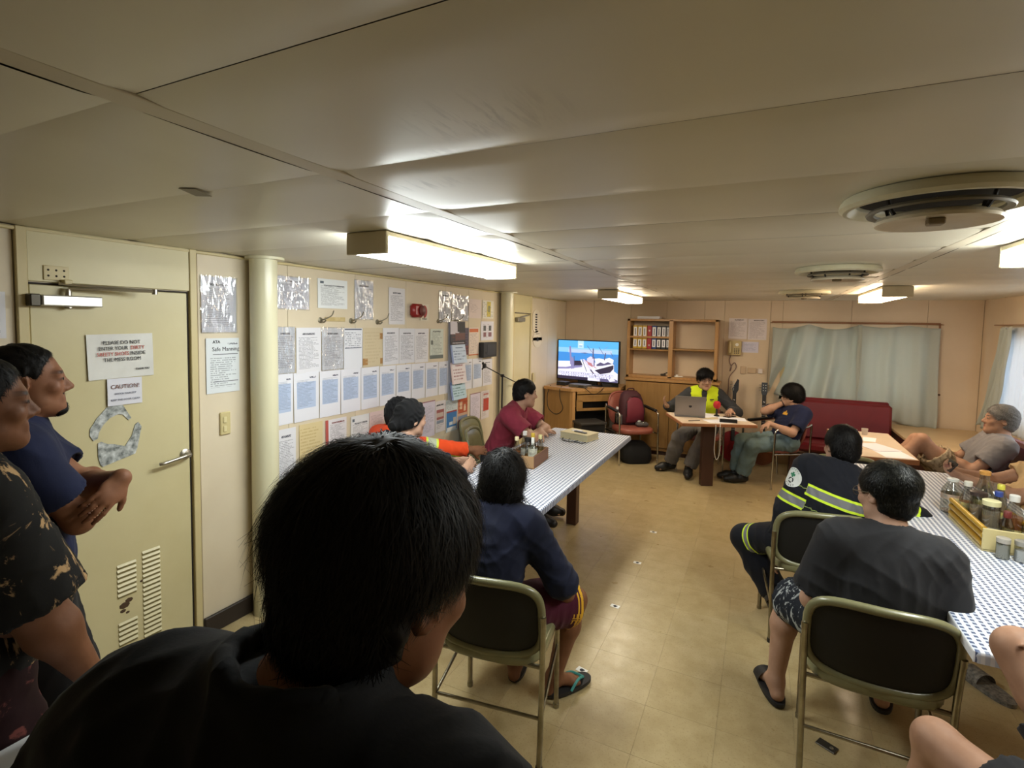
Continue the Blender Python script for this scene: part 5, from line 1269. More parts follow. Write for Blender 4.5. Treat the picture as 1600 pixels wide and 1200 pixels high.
m = MB(); loft(m, [(.0, 0, 0, .34, .28), (.05, 0, 0, .40, .30), (.18, 0, 0, .38, .28), (.26, 0, 0, .22, .16), (.27, 0, 0, .1, .08)]); o = m.build('duffel_bag', mat('black_fabric', '#0e0d0e', .85, bump=(30, .2)), None, smooth=60, loc=(-1.40, 6.62, .003), rot=(0, 0, .6)); tagit(o, 'black bag on the floor beneath the maroon armchair', 'bag')

# ---------------------------------------------------------------- floor stickers and marks
for i, (x, y, w_, d_, rz, lb) in enumerate(((-.746, 2.432, .055, .035, -.25, 'white floor sticker nearest the flip-flop'), (-.748, 3.10, .055, .035, -.1, 'white floor sticker second from the camera'), (-.752, 3.761, .055, .035, 0, 'white floor sticker third from the camera'), (-.754, 4.398, .055, .035, 0, 'white floor sticker farthest from the camera'))):
    e = empty('floor_sticker', (x, y, .0005), rz, lb, 'sticker', 'white stickers on the floor')
    m = MB(); m.box((0, 0, .0008), (w_, d_, .0012)); m.build('card', M_white, e)
    m = MB(); m.lathe([(.011, .0016), (.011, .0019)], (0, 0, 0), 14); m.box((.004, .001, .0018), (.022, .006, .0008), rotz(.6)); m.build('emblem', M_ink, e)
e = empty('floor_plate', (.323, 2.447, .0005), -.5, 'dark metal plate fixed to the floor by the charcoal-shirted man', 'plate')
m = MB(); m.box((0, 0, .003), (.075, .045, .005), bev=.002); m.build('plate', mat('floor_metal', '#4a453c', .4, .6), e)
m = MB(); m.lathe([(.008, .005), (.006, .008)], (.018, .0, 0), 10); m.build('screw', M_steel, e)
for x, y, lb in ((-.986, 5.616, 'dark scuff mark on the floor before the maroon armchair'), (-.041, 5.633, 'dark scuff mark on the floor before the presenter table')):
    m = MB(); m.prism([(-.03, -.006), (-.01, .008), (.012, .003), (.034, .01), (.03, -.004), (.0, -.009)], .0003, .0012); o = m.build('scuff_mark', mat('scuff', '#6a5432', .7), None, loc=(x, y, 0)); tagit(o, lb, 'mark')

sl = empty('slipper', (1.07, 3.22, .001), .5, 'speckled slipper lying under the right checked table', 'slipper')
m = MB(); m.prism([(p[0] * (1 + .35 * p[1]), p[1]) for p in superout(.10, .28, .8, 28)], 0, .02); m.build('sole', mat('speckled_rubber', '#8a8378', .6, var=(60, '#3d3a36')), sl)
m = MB(); m.grid(lambda u, v: (.052 * math.cos(math.pi * u), .0 + .09 * v, .016 + .05 * math.sin(math.pi * u)), 10, 3); m.build('strap', MATS['speckled_rubber'], sl, smooth=60)
# ---------------------------------------------------------------- bodies: smooth blended volumes meshed as one surface
V3 = lambda *a: np.array(a, float)
def nrm(v): v = np.array(v, float); return v / max(np.linalg.norm(v), 1e-9)
class Prim:
    def __init__(s, fn, lo, hi, k, op): s.fn, s.lo, s.hi, s.k, s.op = fn, lo, hi, k, op
def cone(a, b, ra, rb, k=.03, cuts=(), op='u', flat=None):
    a = np.array(a, float); b = np.array(b, float); ba = b - a; L2 = max(ba @ ba, 1e-9); R_ = max(ra, rb)
    def fn(X, Y, Z):
        px, py, pz = X - a[0], Y - a[1], Z - a[2]
        t = np.clip((px * ba[0] + py * ba[1] + pz * ba[2]) / L2, 0, 1)
        dx, dy, dz = px - t * ba[0], py - t * ba[1], pz - t * ba[2]
        q = dx * dx + dy * dy + dz * dz
        if flat is not None:                                  # squash the section along a direction
            n, f_ = flat; e = dx * n[0] + dy * n[1] + dz * n[2]; q = q + e * e * (1 / f_ ** 2 - 1)
        d = np.sqrt(q) - (ra + (rb - ra) * t)
        for (c, n) in cuts: d = np.maximum(d, (X - c[0]) * n[0] + (Y - c[1]) * n[1] + (Z - c[2]) * n[2])
        return d
    return Prim(fn, np.minimum(a, b) - R_, np.maximum(a, b) + R_, k, op)
def ell(c, r, F, k=.03, cuts=(), op='u'):
    c = np.array(c, float); F = np.array(F, float); ext = np.sqrt(((F * np.array(r)[:, None]) ** 2).sum(0))
    def fn(X, Y, Z):
        px, py, pz = X - c[0], Y - c[1], Z - c[2]
        q = [(px * F[i, 0] + py * F[i, 1] + pz * F[i, 2]) for i in range(3)]
        k0 = np.sqrt(sum((q[i] / r[i]) ** 2 for i in range(3))); k1 = np.sqrt(sum((q[i] / r[i] ** 2) ** 2 for i in range(3)))
        d = k0 * (k0 - 1) / np.maximum(k1, 1e-6)
        for (cc, n) in cuts: d = np.maximum(d, (X - cc[0]) * n[0] + (Y - cc[1]) * n[1] + (Z - cc[2]) * n[2])
        return d
    return Prim(fn, c - ext, c + ext, k, op)
def half(c, n, lo, hi):                                       # cut away the side the normal points to, inside a box
    c = np.array(c, float); n = nrm(n)
    return Prim(lambda X, Y, Z: -((X - c[0]) * n[0] + (Y - c[1]) * n[1] + (Z - c[2]) * n[2]), np.array(lo, float), np.array(hi, float), .0, 'cut')

def solid(prims, h):
    U = [p for p in prims if p.op == 'u']
    lo = np.min([p.lo for p in U], 0) - 4 * h - .01; hi = np.max([p.hi for p in U], 0) + 4 * h + .01
    n = np.ceil((hi - lo) / h).astype(int) + 1
    F = np.full(n, 1.0, np.float32)
    ax = [(lo[i] + h * np.arange(n[i])).astype(np.float32) for i in range(3)]
    for p in prims:
        m = p.k + 4 * h
        i0 = np.maximum(np.floor((p.lo - m - lo) / h).astype(int), 0); i1 = np.minimum(np.ceil((p.hi + m - lo) / h).astype(int) + 1, n)
        if (i1 <= i0).any(): continue
        sl = tuple(slice(a, b) for a, b in zip(i0, i1))
        X = ax[0][sl[0]][:, None, None]; Y = ax[1][sl[1]][None, :, None]; Z = ax[2][sl[2]][None, None, :]
        d = p.fn(X, Y, Z).astype(np.float32) if p.op != 'cut' else (p.fn(X, Y, Z) + 0 * (X + Y + Z)).astype(np.float32)
        A = F[sl]
        if p.op == 'u':
            if p.k > 0:
                e = np.maximum(p.k - np.abs(A - d), 0) / p.k; F[sl] = np.minimum(A, d) - e * e * p.k * .25
            else: F[sl] = np.minimum(A, d)
        elif p.op == 's':
            d = -d; kk = max(p.k, 1e-4); e = np.maximum(kk - np.abs(A - d), 0) / kk; F[sl] = np.maximum(A, d) + e * e * kk * .25
        else: F[sl] = np.maximum(A, -d)
    return surface(F, lo, h)

CO = np.array([(i, j, k) for i in (0, 1) for j in (0, 1) for k in (0, 1)])
ED = [(a, b) for a in range(8) for b in range(a + 1, 8) if np.abs(CO[a] - CO[b]).sum() == 1]
def surface(F, lo, h):
    S = F < 0; n = np.array(F.shape)
    c = np.zeros(n - 1, np.int8)
    for (i, j, k) in CO: c += S[i:n[0] - 1 + i, j:n[1] - 1 + j, k:n[2] - 1 + k]
    idx = np.argwhere((c > 0) & (c < 8))
    vals = np.stack([F[idx[:, 0] + o[0], idx[:, 1] + o[1], idx[:, 2] + o[2]] for o in CO], 1)
    acc = np.zeros((len(idx), 3)); cnt = np.zeros(len(idx))
    for a, b in ED:
        va, vb = vals[:, a], vals[:, b]; m = (va < 0) != (vb < 0)
        t = np.where(m, va / np.where(m, va - vb, 1), 0)
        acc += m[:, None] * (CO[a] + t[:, None] * (CO[b] - CO[a])); cnt += m
    V = lo + h * (idx + acc / cnt[:, None])
    num = np.full(n - 1, -1, np.int64); num[idx[:, 0], idx[:, 1], idx[:, 2]] = np.arange(len(idx))
    Q = []
    for a in range(3):
        b, d = (a + 1) % 3, (a + 2) % 3
        s0 = [slice(1, n[i] - 1) for i in range(3)]; s1 = list(s0); s0[a] = slice(0, n[a] - 1); s1[a] = slice(1, n[a])
        A, B = S[tuple(s0)], S[tuple(s1)]
        e = np.argwhere(A != B); fl = A[e[:, 0], e[:, 1], e[:, 2]]
        off = np.ones(3, int); off[a] = 0; p = e + off
        def g(db, dd):
            q = p.copy(); q[:, b] -= db; q[:, d] -= dd; return num[q[:, 0], q[:, 1], q[:, 2]]
        q = np.stack([g(1, 1), g(0, 1), g(0, 0), g(1, 0)], 1)
        q[~fl] = q[~fl][:, ::-1]
        Q.append(q)
    Q = np.concatenate(Q); Q = Q[(Q >= 0).all(1)]
    return V, Q
def vnormals(V, Q):
    N = np.cross(V[Q[:, 2]] - V[Q[:, 0]], V[Q[:, 3]] - V[Q[:, 1]]); out = np.zeros_like(V)
    for i in range(4): np.add.at(out, Q[:, i], N)
    return out / np.maximum(np.linalg.norm(out, axis=1, keepdims=True), 1e-12)
def wr(V, seed, f=1.0):
    """folds: domain-warped waves, -1..1"""
    r = np.random.RandomState(seed); out = 0
    w0 = np.sin(V @ (r.randn(3) * 8 * f) + r.rand() * 6) + np.sin(V @ (r.randn(3) * 13 * f) + r.rand() * 6)
    for a in (26, 34, 48, 66):
        msk = .5 + .5 * np.sin(V @ (r.randn(3) * 9 * f) + r.rand() * 6); d = nrm(r.randn(3)) * a * f
        s_ = np.sin(V @ d + 2.2 * w0 + r.rand() * 6); out = out + (1 - 2 * np.abs(s_) ** .8) * msk * (30 / a) ** .6
    return np.clip(out / 1.7, -1, 1)
def np_mesh(name, V, Q, mats, parent, org, mi=None, attrs=None, smooth=True, kind=None):
    me = bpy.data.meshes.new(name); k = Q.shape[1]
    me.vertices.add(len(V)); me.vertices.foreach_set('co', (V - org).astype(np.float32).ravel())
    me.loops.add(Q.size); me.loops.foreach_set('vertex_index', Q.astype(np.int32).ravel())
    me.polygons.add(len(Q)); me.polygons.foreach_set('loop_start', np.arange(0, Q.size, k, dtype=np.int32)); me.polygons.foreach_set('loop_total', np.full(len(Q), k, np.int32))
    for m in (mats if isinstance(mats, (list, tuple)) else [mats]): me.materials.append(m)
    if mi is not None: me.polygons.foreach_set('material_index', mi.astype(np.int32))
    me.polygons.foreach_set('use_smooth', np.full(len(Q), smooth))
    for an, av in (attrs or {}).items():
        at = me.attributes.new(an, 'FLOAT', 'POINT'); at.data.foreach_set('value', av.astype(np.float32))
    me.update(calc_edges=True); me.validate()
    o = bpy.data.objects.new(name, me); COL.objects.link(o); o.parent = parent
    if kind: o['kind'] = kind
    return o
def strands(V, N, count, comb, length, width, lift, rs, segs=3, jit=.35, gravity=0.0, lenf=None):
    """thin tapered ribbons that follow a direction field over a surface"""
    pick = rs.randint(0, len(V), count); P = V[pick] - N[pick] * .002; n = N[pick]
    P = P + rs.randn(count, 3) * .0015
    d = comb(P); d = d + rs.randn(count, 3) * jit * np.linalg.norm(d, axis=1, keepdims=True)
    d = d - n * (d * n).sum(1, keepdims=True); d /= np.maximum(np.linalg.norm(d, axis=1, keepdims=True), 1e-6)
    L = length * (.55 + .7 * rs.rand(count)) * (lenf(P) if lenf is not None else 1.0); li = lift * (.3 + rs.rand(count)); s = np.cross(d, n)
    w = width * (.6 + .8 * rs.rand(count)); cv = rs.randn(count) * .25
    Vs = []
    for k in range(segs + 1):
        t = k / segs
        q = P + d * (L * t)[:, None] + n * (li * np.sin(t * 2.2) - L * .30 * t * t * 1.0)[:, None] + s * (cv * L * t * t)[:, None] - np.array([0, 0, 1.]) * (gravity * L * t * t)[:, None]
        ww = (w * (1 - .85 * t))[:, None]
        Vs += [q - s * ww / 2, q + s * ww / 2]
    A = np.stack(Vs, 1).reshape(-1, 3); m = 2 * (segs + 1); base = np.arange(count)[:, None] * m
    Q = np.concatenate([base + np.array([[2 * k, 2 * k + 1, 2 * k + 3, 2 * k + 2]]) for k in range(segs)])
    return A, Q

def ik(a, t, l1, l2, hint):
    a = np.array(a, float); t = np.array(t, float); d = t - a; D = np.linalg.norm(d); D2 = min(max(D, abs(l1 - l2) + .02), (l1 + l2) * .998); u = d / max(D, 1e-6)
    t = a + u * D2
    x = (l1 * l1 - l2 * l2 + D2 * D2) / (2 * D2); y = math.sqrt(max(l1 * l1 - x * x, 0))
    hn = np.array(hint, float); hn = hn - u * (hn @ u); hn = nrm(hn)
    return a + u * x + hn * y, t
def rot_about(v, ax, ang):
    ax = nrm(ax); v = np.array(v, float); c, s = math.cos(ang), math.sin(ang)
    return v * c + np.cross(ax, v) * s + ax * (ax @ v) * (1 - c)

def skin(name, c, c2=None):
    if name in MATS: return MATS[name]
    t = NT(name); b = t.b; tc = t.n('ShaderNodeTexCoord').outputs['Object']
    col = t.mix(t.ramp(t.noise(tc, 16.0, 4.0), [(.35, '#000000'), (.65, '#ffffff')]), lin(c), lin(c2 or c))
    for at, cc, e0, e1, am in (('lip', '#7d4a42', .6, 1.1, .8), ('brow', '#1a1412', .6, 1.2, .85), ('eyeline', '#150e0b', .5, 1.1, .9)):
        a_ = t.n('ShaderNodeAttribute', attribute_name=at).outputs['Fac']; mr = t.n('ShaderNodeMapRange', {0: a_, 1: e0, 2: e1, 3: am, 4: 0.0}); col = t.mix(mr.outputs[0], col, lin(cc))
    t.put(b.inputs['Base Color'], col); b.inputs['Roughness'].default_value = .55; b.inputs['Specular IOR Level'].default_value = .3
    t.bump(t.noise(tc, 240.0, 2.0), .06, .002); MATS[name] = t.m; return t.m
def cloth(name, c, c2=None, rough=.85, bands=None, scale=220.):
    """bands: list of (attribute, half width, colour) painted in order"""
    if name in MATS: return MATS[name]
    t = NT(name); b = t.b; tc = t.n('ShaderNodeTexCoord').outputs['Object']
    col = t.mix(t.ramp(t.noise(tc, 5.0, 4.0), [(.35, '#000000'), (.65, '#ffffff')]), lin(c), lin(c2 or c))
    for (at, lo, hi, cc) in (bands or ()):
        a = t.n('ShaderNodeAttribute', attribute_name=at).outputs['Fac']; col = t.mix(t.band(a, lo, hi), col, lin(cc))
    t.put(b.inputs['Base Color'], col); b.inputs['Roughness'].default_value = rough; b.inputs['Specular IOR Level'].default_value = .25; b.inputs['Sheen Weight'].default_value = .05
    t.bump(t.noise(tc, scale, 2.0), .12, .002); MATS[name] = t.m; return t.m
def hairmat(name, c, c2, rough=.38, hs_=60.0):
    if name in MATS: return MATS[name]
    t = NT(name); b = t.b; tc = t.n('ShaderNodeTexCoord').outputs['Object']
    t.put(b.inputs['Base Color'], t.mix(t.ramp(t.noise(tc, hs_, 3.0), [(.40, '#000000'), (.65, '#ffffff')]), lin(c), lin(c2)))
    b.inputs['Roughness'].default_value = rough; b.inputs['Specular IOR Level'].default_value = .2; MATS[name] = t.m; return t.m
M_hair = hairmat('black_hair', '#0a0909', '#131111', .55); M_greyhair = hairmat('grey_hair', '#5b5855', '#85827e', .6, 300.0)
M_lip = mat('lip', '#7a4238', .45); M_eye = mat('eye_white', '#a39b92', .3); M_iris = mat('iris', '#1c120c', .15)

def person(label, pelvis, yaw, lean=(0, 0), slouch=0.0, twist=0, head=(0, 0, 0), S=1.0, arms=None, legs=None, sk=None, fat=0.0, h=.0075,
           top=None, bottom=None, vest=None, shoes=None, hair=None, face=True, wide=1.0, name='person', headoff=(0, 0, 0), tl=1.0, armk=1.0):
    rad = math.radians; Hc = np.array(pelvis, float); Zv = V3(0, 0, 1)
    f0 = V3(-math.sin(rad(yaw)), math.cos(rad(yaw)), 0); r0 = V3(math.cos(rad(yaw)), math.sin(rad(yaw)), 0)
    u = nrm(Zv * math.cos(rad(lean[0])) + f0 * math.sin(rad(lean[0])) + r0 * math.sin(rad(lean[1])))
    f = nrm(f0 - u * (u @ f0)); r = np.cross(f, u); fr = np.array([r, f, u])
    uc = nrm(u + f * slouch); fc = nrm(f - uc * (uc @ f)); rc = np.cross(fc, uc)
    rc, fc = rot_about(rc, uc, rad(twist)), rot_about(fc, uc, rad(twist)); fcr = np.array([rc, fc, uc])
    W = lambda a, b_, c: Hc + r0 * a * S + f0 * b_ * S + Zv * c * S            # body-relative point (right, forward, up)
    mid = Hc + u * .20 * S * tl; C = mid + uc * .13 * S * tl; N = mid + uc * .29 * S * tl; G = mid + uc * .245 * S * tl
    sh = {'R': G + rc * .175 * S * wide, 'L': G - rc * .175 * S * wide}
    hip = {'R': Hc + r * .088 * S, 'L': Hc - r * .088 * S}
    hy, hp_, hr = head
    hf = V3(-math.sin(rad(hy)) * math.cos(rad(hp_)), math.cos(rad(hy)) * math.cos(rad(hp_)), -math.sin(rad(hp_)))
    hx = V3(math.cos(rad(hy)), math.sin(rad(hy)), 0); hu = np.cross(hx, hf); hx, hu = rot_about(hx, hf, rad(hr)), rot_about(hu, hf, rad(hr)); HF = np.array([hx, hf, hu])
    nb = N + uc * .055 * S + fc * .02 * S
    HC = nb + hu * .105 * S + hf * .022 * S + np.array(headoff)
    hs = S ** .5
    HP = lambda x, y, z: HC + (hx * x + hf * y + hu * z) * hs
    org = np.array([Hc[0], Hc[1], 0.0])
    root = empty(name, tuple(org), 0, label, 'person')
    # limb joints
    A = {}; Lg = {}
    for s, sg in (('R', 1), ('L', -1)):
        a = (arms or {}).get(s, {}); t = a.get('w', ('l', sg * .24, .05, -.05))
        t = W(*t[1:]) if t[0] == 'l' else np.array(t, float)
        hint = a.get('e', (sg * .4, -.6, -.6)); hint = r0 * hint[0] + f0 * hint[1] + Zv * hint[2]
        el, wri = ik(sh[s], t, .285 * S, .25 * S, hint)
        fd = nrm(wri - el); hd = a.get('d'); hd = nrm(r0 * hd[0] + f0 * hd[1] + Zv * hd[2]) if hd is not None else fd
        pn = a.get('n', (-sg * .8, 0, -.2)); pn = r0 * pn[0] + f0 * pn[1] + Zv * pn[2]; pn = nrm(pn - hd * (pn @ hd))
        A[s] = dict(el=el, wr=wri, hd=hd, pn=pn, curl=a.get('curl', .35), spread=a.get('spread', 1.0))
        g = (legs or {}).get(s, {}); t = g.get('a', ('l', sg * .1, .42, -.45)); t = W(*t[1:]) if t[0] == 'l' else np.array(t, float)
        hint = g.get('k', (0, 1, .6)); hint = r0 * hint[0] + f0 * hint[1] + Zv * hint[2]
        kn, an = ik(hip[s], t, .425 * S, .41 * S, hint)
        if 'kn' in g: kn, an = np.array(g['kn'], float), t
        td = g.get('t', (sg * .15, 1, 0)); td = nrm(r0 * td[0] + f0 * td[1] + Zv * td[2])
        Lg[s] = dict(kn=kn, an=an, td=td)
    # ---- skin
    P = []; c = -.004 if top else 0
    P += [ell(Hc + u * .02 * S, (.155 * S + c, .105 * S + c, .115 * S), fr, .05), ell(Hc + u * .15 * S + f * (.008 + fat * .45) * S, ((.142 + fat * .5) * S + c, (.098 + fat) * S + c, .15 * S), fr, .05),
          ell(C, (.160 * S * wide + c, .108 * S + c, .165 * S), fcr, .05), cone(G - rc * .13 * S, G + rc * .13 * S, .062 * S + c, .062 * S + c, .05)]
    for s in 'RL': P.append(cone(N + uc * .03 * S, N + (sh[s] - N) * .72 + uc * .006, .050 * S + c, .044 * S + c, .04))
    P.append(cone(N - uc * .02 * S, HP(0, -.018, -.045), .060 * S, .054 * S, .03))
    for s in 'RL':
        a = A[s]; el, w_ = a['el'], a['wr']; m1 = el + (w_ - el) * .3
        P += [cone(sh[s], el, .053 * S * armk, .041 * S * armk, .035), cone(el, m1, .041 * S * armk, .042 * S * armk, .03), cone(m1, w_, .042 * S * armk, .0265 * S, .03)]
        g = Lg[s]; kn, an = g['kn'], g['an']; back = nrm(np.cross(np.cross(kn - an, kn - hip[s]), kn - an) + 1e-6); cf = kn + (an - kn) * .33 - back * .0
        P += [cone(hip[s], kn, .084 * S, .054 * S, .05), cone(kn, cf, .052 * S, .056 * S, .03), cone(cf, an, .056 * S, .035 * S, .03)]
        td = g['td']; hl = an - Zv * .045 * S - td * .035 * S; bl = an - Zv * .055 * S + td * .11 * S; te = an - Zv * .062 * S + td * .165 * S
        side = nrm(np.cross(td, Zv))
        P += [cone(an, hl, .036 * S, .032 * S, .02), cone(an, bl, .034 * S, .028 * S, .03), cone(bl - side * .018, bl + side * .018, .024 * S, .022 * S, .02)]
        for q in range(5):
            o_ = (q - 2) * .0155 * S * 1.0; st = bl + side * o_; P.append(cone(st, te + side * o_ * 1.1 - td * abs(q - (1 if s == 'R' else 3)) * .009, .0105 * S, .0095 * S, .008))
    # head
    P += [ell(HP(0, -.012, .030), (.074 * hs, .093 * hs, .083 * hs), HF, .02), ell(HP(0, .022, -.030), (.060 * hs, .066 * hs, .080 * hs), HF, .03),
          cone(HP(-.035, .025, -.075), HP(0, .062, -.098), .026 * hs, .022 * hs, .03), cone(HP(.035, .025, -.075), HP(0, .062, -.098), .026 * hs, .022 * hs, .03)]
    if face:
        P += [cone(HP(-.036, .073, .018), HP(.036, .073, .018), .014 * hs, .014 * hs, .018), ell(HP(-.038, .062, -.028), (.022, .02, .02), HF, .02), ell(HP(.038, .062, -.028), (.022, .02, .02), HF, .02),
              ell(HP(-.031, .092, .001), (.017, .014, .012), HF, .012, op='s'), ell(HP(.031, .092, .001), (.017, .014, .012), HF, .012, op='s'),
              cone(HP(0, .082, .006), HP(0, .104, -.030), .0085, .0115, .012), cone(HP(-.013, .092, -.036), HP(.013, .092, -.036), .0095, .0095, .008),
              cone(HP(-.019, .080, -.060), HP(.019, .080, -.060), .0085, .0085, .008), cone(HP(-.016, .079, -.071), HP(.016, .079, -.071), .0095, .0095, .008),
              cone(HP(-.018, .094, -.0655), HP(.018, .094, -.0655), .003, .003, .004, op='s')]
        for s in (-1, 1):
            P += [ell(HP(s * .031, .077, .000), (.0165, .0125, .0125), HF, .006)]
    for s in (-1, 1):
        ear = np.array([nrm(hx * .35 * -s + hf * 0 + hx * 0 + hx * s * .9 + hf * .35), nrm(hf - hx * s * .35), hu])
        P += [ell(HP(s * .076, -.012, -.008), (.009, .020, .032), [nrm(hx * s - hf * .35), nrm(hf + hx * s * .35), hu], .008), ell(HP(s * .083, -.008, -.006), (.007, .012, .02), [nrm(hx * s - hf * .35), nrm(hf + hx * s * .35), hu], .005, op='s')]
    # hands
    for s, sg in (('R', 1), ('L', -1)):
        a = A[s]; w_ = a['wr']; d = a['hd']; n = a['pn']; th = np.cross(n, d) * sg; th = nrm(th); q = S * .98
        Fh = np.array([th, d, n]); P.append(cone(w_, w_ + d * .03 * q, .0265 * q, .022 * q, .02, flat=(n, .8)))
        P += [ell(w_ + d * .052 * q + th * .004, (.042 * q, .052 * q, .0165 * q), Fh, .012), cone(w_ + d * .02 * q + th * .022 * q + n * .006, w_ + d * .05 * q + th * .035 * q + n * .006, .016 * q, .014 * q, .012)]
        for i, (o_, Lf, rr) in enumerate(((.030, .070, .0088), (.0105, .078, .0092), (-.009, .073, .0088), (-.0275, .058, .0078))):
            b_ = w_ + d * (.092 - abs(i - 1) * .004) * q + th * o_ * q; dd = nrm(d + th * (1.5 - i) * .06 * a['spread']); cu = a['curl'] * (1 + .12 * i)
            for j, fr_ in enumerate((.45, .31, .24)):
                dd = nrm(dd * math.cos(cu) + n * math.sin(cu)); e_ = b_ + dd * Lf * fr_ * q
                P.append(cone(b_, e_, rr * q * (1 - .07 * j), rr * q * (.93 - .08 * j), .004)); b_ = e_
        b_ = w_ + d * .03 * q + th * .034 * q; dd = nrm(d * .75 + th * .75 + n * .35)
        for j, fr_ in enumerate((.034, .027)):
            e_ = b_ + dd * fr_ * q; P.append(cone(b_, e_, (.0115 - .001 * j) * q, (.0105 - .0015 * j) * q, .006)); b_ = e_; dd = nrm(dd + d * .5 + n * .35 * a['curl'])
    V, Q = solid(P, h * 1.06)
    fc_ = V - HC; lx, ly, lz = fc_ @ hx / hs, fc_ @ hf / hs, fc_ @ hu / hs
    lip = np.maximum(np.abs(lx) / .023, np.abs(lz + .066) / .0125 + .35 * np.abs(lx) / .023) + np.maximum(0, .066 - ly) * 60
    brow = np.maximum(np.abs(np.abs(lx) - .031) / .021, np.abs(lz - .0225 - .10 * (np.abs(lx) - .031)) / .0062) + np.maximum(0, .055 - ly) * 60
    np_mesh('body', V, Q, [sk], root, org, attrs=dict(lip=np.clip(lip, 0, 3), brow=np.clip(brow, 0, 3), eyeline=np.clip(np.maximum(np.abs(np.abs(lx) - .033) / .0165, np.abs(lz - .001) / .0055) + np.maximum(0, .05 - ly) * 60, 0, 3)))
    if face:
        for s in (-1, 1):
            m = MB(); e = HP(s * .031, .0785, .000)
            loc = e - org; k = 9
            m.lathe([(.0105 * math.sin(math.pi * i / 8), -.0105 * math.cos(math.pi * i / 8)) for i in range(9)], (0, 0, 0), 12, cap=False); m.lathe([(.006, .0088), (.004, .0112), (.0001, .0118)], (0, 0, 0), 10, cap=False, mi=1); n1 = 12 * 9
            Mx = Matrix([hx, hu, hf]).transposed().to_4x4() if False else Matrix(((hx[0], hu[0], hf[0]), (hx[1], hu[1], hf[1]), (hx[2], hu[2], hf[2])))
            m.v = [tuple(Mx @ Vector(p) + Vector(loc)) for p in m.v]
            m.build('eye', [M_eye, M_iris], root, smooth=180)
    info = dict(root=root, org=org, HP=HP, HF=HF, HC=HC, hs=hs, A=A, L=Lg, sh=sh, hip=hip, Hc=Hc, C=C, N=N, G=G, fr=fr, fcr=fcr, u=u, uc=uc, fc=fc, rc=rc, f=f, r=r, S=S, W=W, mid=mid, f0=f0, r0=r0, lean=lean)
    # ---- top garment
    if top:
        t = top; i_ = t.get('infl', .012); T = []
        hem = Hc - u * t.get('hem', .06) * S; hc = [(hem, -u)]
        T += [ell(Hc + u * .0 * S, ((.160 + fat * .3) * S + i_, (.108 + fat * .3) * S + i_, .16 * S), fr, .06, hc), ell(Hc + u * .15 * S + f * (.008 + fat * .45) * S, ((.145 + fat * .5) * S + i_, (.100 + fat) * S + i_, .16 * S), fr, .06, hc),
              ell(C, (.163 * S * wide + i_, .110 * S + i_, .168 * S), fcr, .06), cone(G - rc * .13 * S, G + rc * .13 * S, .064 * S + i_, .064 * S + i_, .06)]
        for s in 'RL': T.append(cone(N + uc * .005 * S, N + (sh[s] - N) * .75, .046 * S + i_, .046 * S + i_, .05))
        sl = t.get('sleeve', .6); lo_ = t.get('loose', .012)
        for s in 'RL':
            el, w_ = A[s]['el'], A[s]['wr']; ax = nrm(el - sh[s])
            if sl <= 1.0:
                e_ = sh[s] + (el - sh[s]) * sl; T.append(cone(sh[s], e_ + ax * .03, .056 * S * armk + i_, .047 * S * armk + i_ + lo_, .045, [(e_, ax)]))
                T.append(cone(e_ - ax * .018, e_ + ax * .05, .043 * S * armk + i_ + lo_ - max(.006, h * 1.35), .043 * S * armk + i_ + lo_ - max(.006, h * 1.35), .004, op='s', cuts=[(e_ - ax * .018, -ax)]))
            else:
                e_ = el + (w_ - el) * (sl - 1); fx = nrm(w_ - el)
                T += [cone(sh[s], el, .056 * S + i_, .044 * S + i_ + lo_ * .6, .045), cone(el, e_ + fx * .02, .044 * S + i_ + lo_ * .6, .032 * S + i_ + lo_ * .5, .03, [(e_, fx)])]
        if t.get('collar'):
            ch, cr = t['collar']; top_ = N + uc * ch * S
            T += [cone(N - uc * .01, top_ + uc * .03, cr * S + .012, cr * S, .02, [(top_, uc)]), cone(top_ - uc * .012, top_ + uc * .05, cr * S - .010, cr * S - .006, .004, op='s', cuts=[(top_ - uc * .02, -uc)])]
        else:
            nk = N + uc * .062 * S; T.append(cone(N + uc * .045 * S + fc * .02, nk + uc * .06 + fc * .02, .064 * S, .066 * S, .006, op='s'))
        for e in t.get('extra', lambda I: [])(info): T.append(e)
        V, Q = solid(T, h * 1.15); Nn = vnormals(V, Q)
        V = V + Nn * ((wr(V - org, t.get('seed', 1)) * .5 + .5) * t.get('wrinkle', .006) - .001)[:, None]
        at = {}
        for an_, fn in t.get('attrs', {}).items(): at[an_] = fn(V, info)
        info['top'] = np_mesh(t.get('name', 'shirt'), V, Q, t['m'], root, org, attrs=at)
    if vest:
        t = vest; i_ = .022; T = [ell(Hc + u * .02 * S, (.158 * S + i_, .106 * S + i_, .13 * S), fr, .06, [(Hc - u * .03 * S, -u)]), ell(Hc + u * .15 * S, (.145 * S + i_, .100 * S + i_, .16 * S), fr, .06), ell(C, (.160 * S + i_, .110 * S + i_, .170 * S), fcr, .06),
                                  cone(G - rc * .11 * S, G + rc * .11 * S, .064 * S + i_, .064 * S + i_, .06)] + [cone(N + uc * .008 * S, N + (sh[q_] - N) * .75, .048 * S + i_, .048 * S + i_, .05) for q_ in 'RL']
        for s, sg in (('R', 1), ('L', -1)):
            T.append(ell(sh[s] + rc * sg * .045 - uc * .02, (.055, .12, .14), fcr, .006, op='s'))
            T.append(cone(N + fc * .12 + uc * .02, C - uc * .07 * S + fc * .14, .05, .006, .006, op='s'))
        T.append(cone(N, N + uc * .14, .070, .075, .006, op='s'))
        V, Q = solid(T, h * 1.15); Nn = vnormals(V, Q); V = V + Nn * ((wr(V - org, 5) * .5 + .5) * .004)[:, None]
        at = {k: fn(V, info) for k, fn in t.get('attrs', {}).items()}
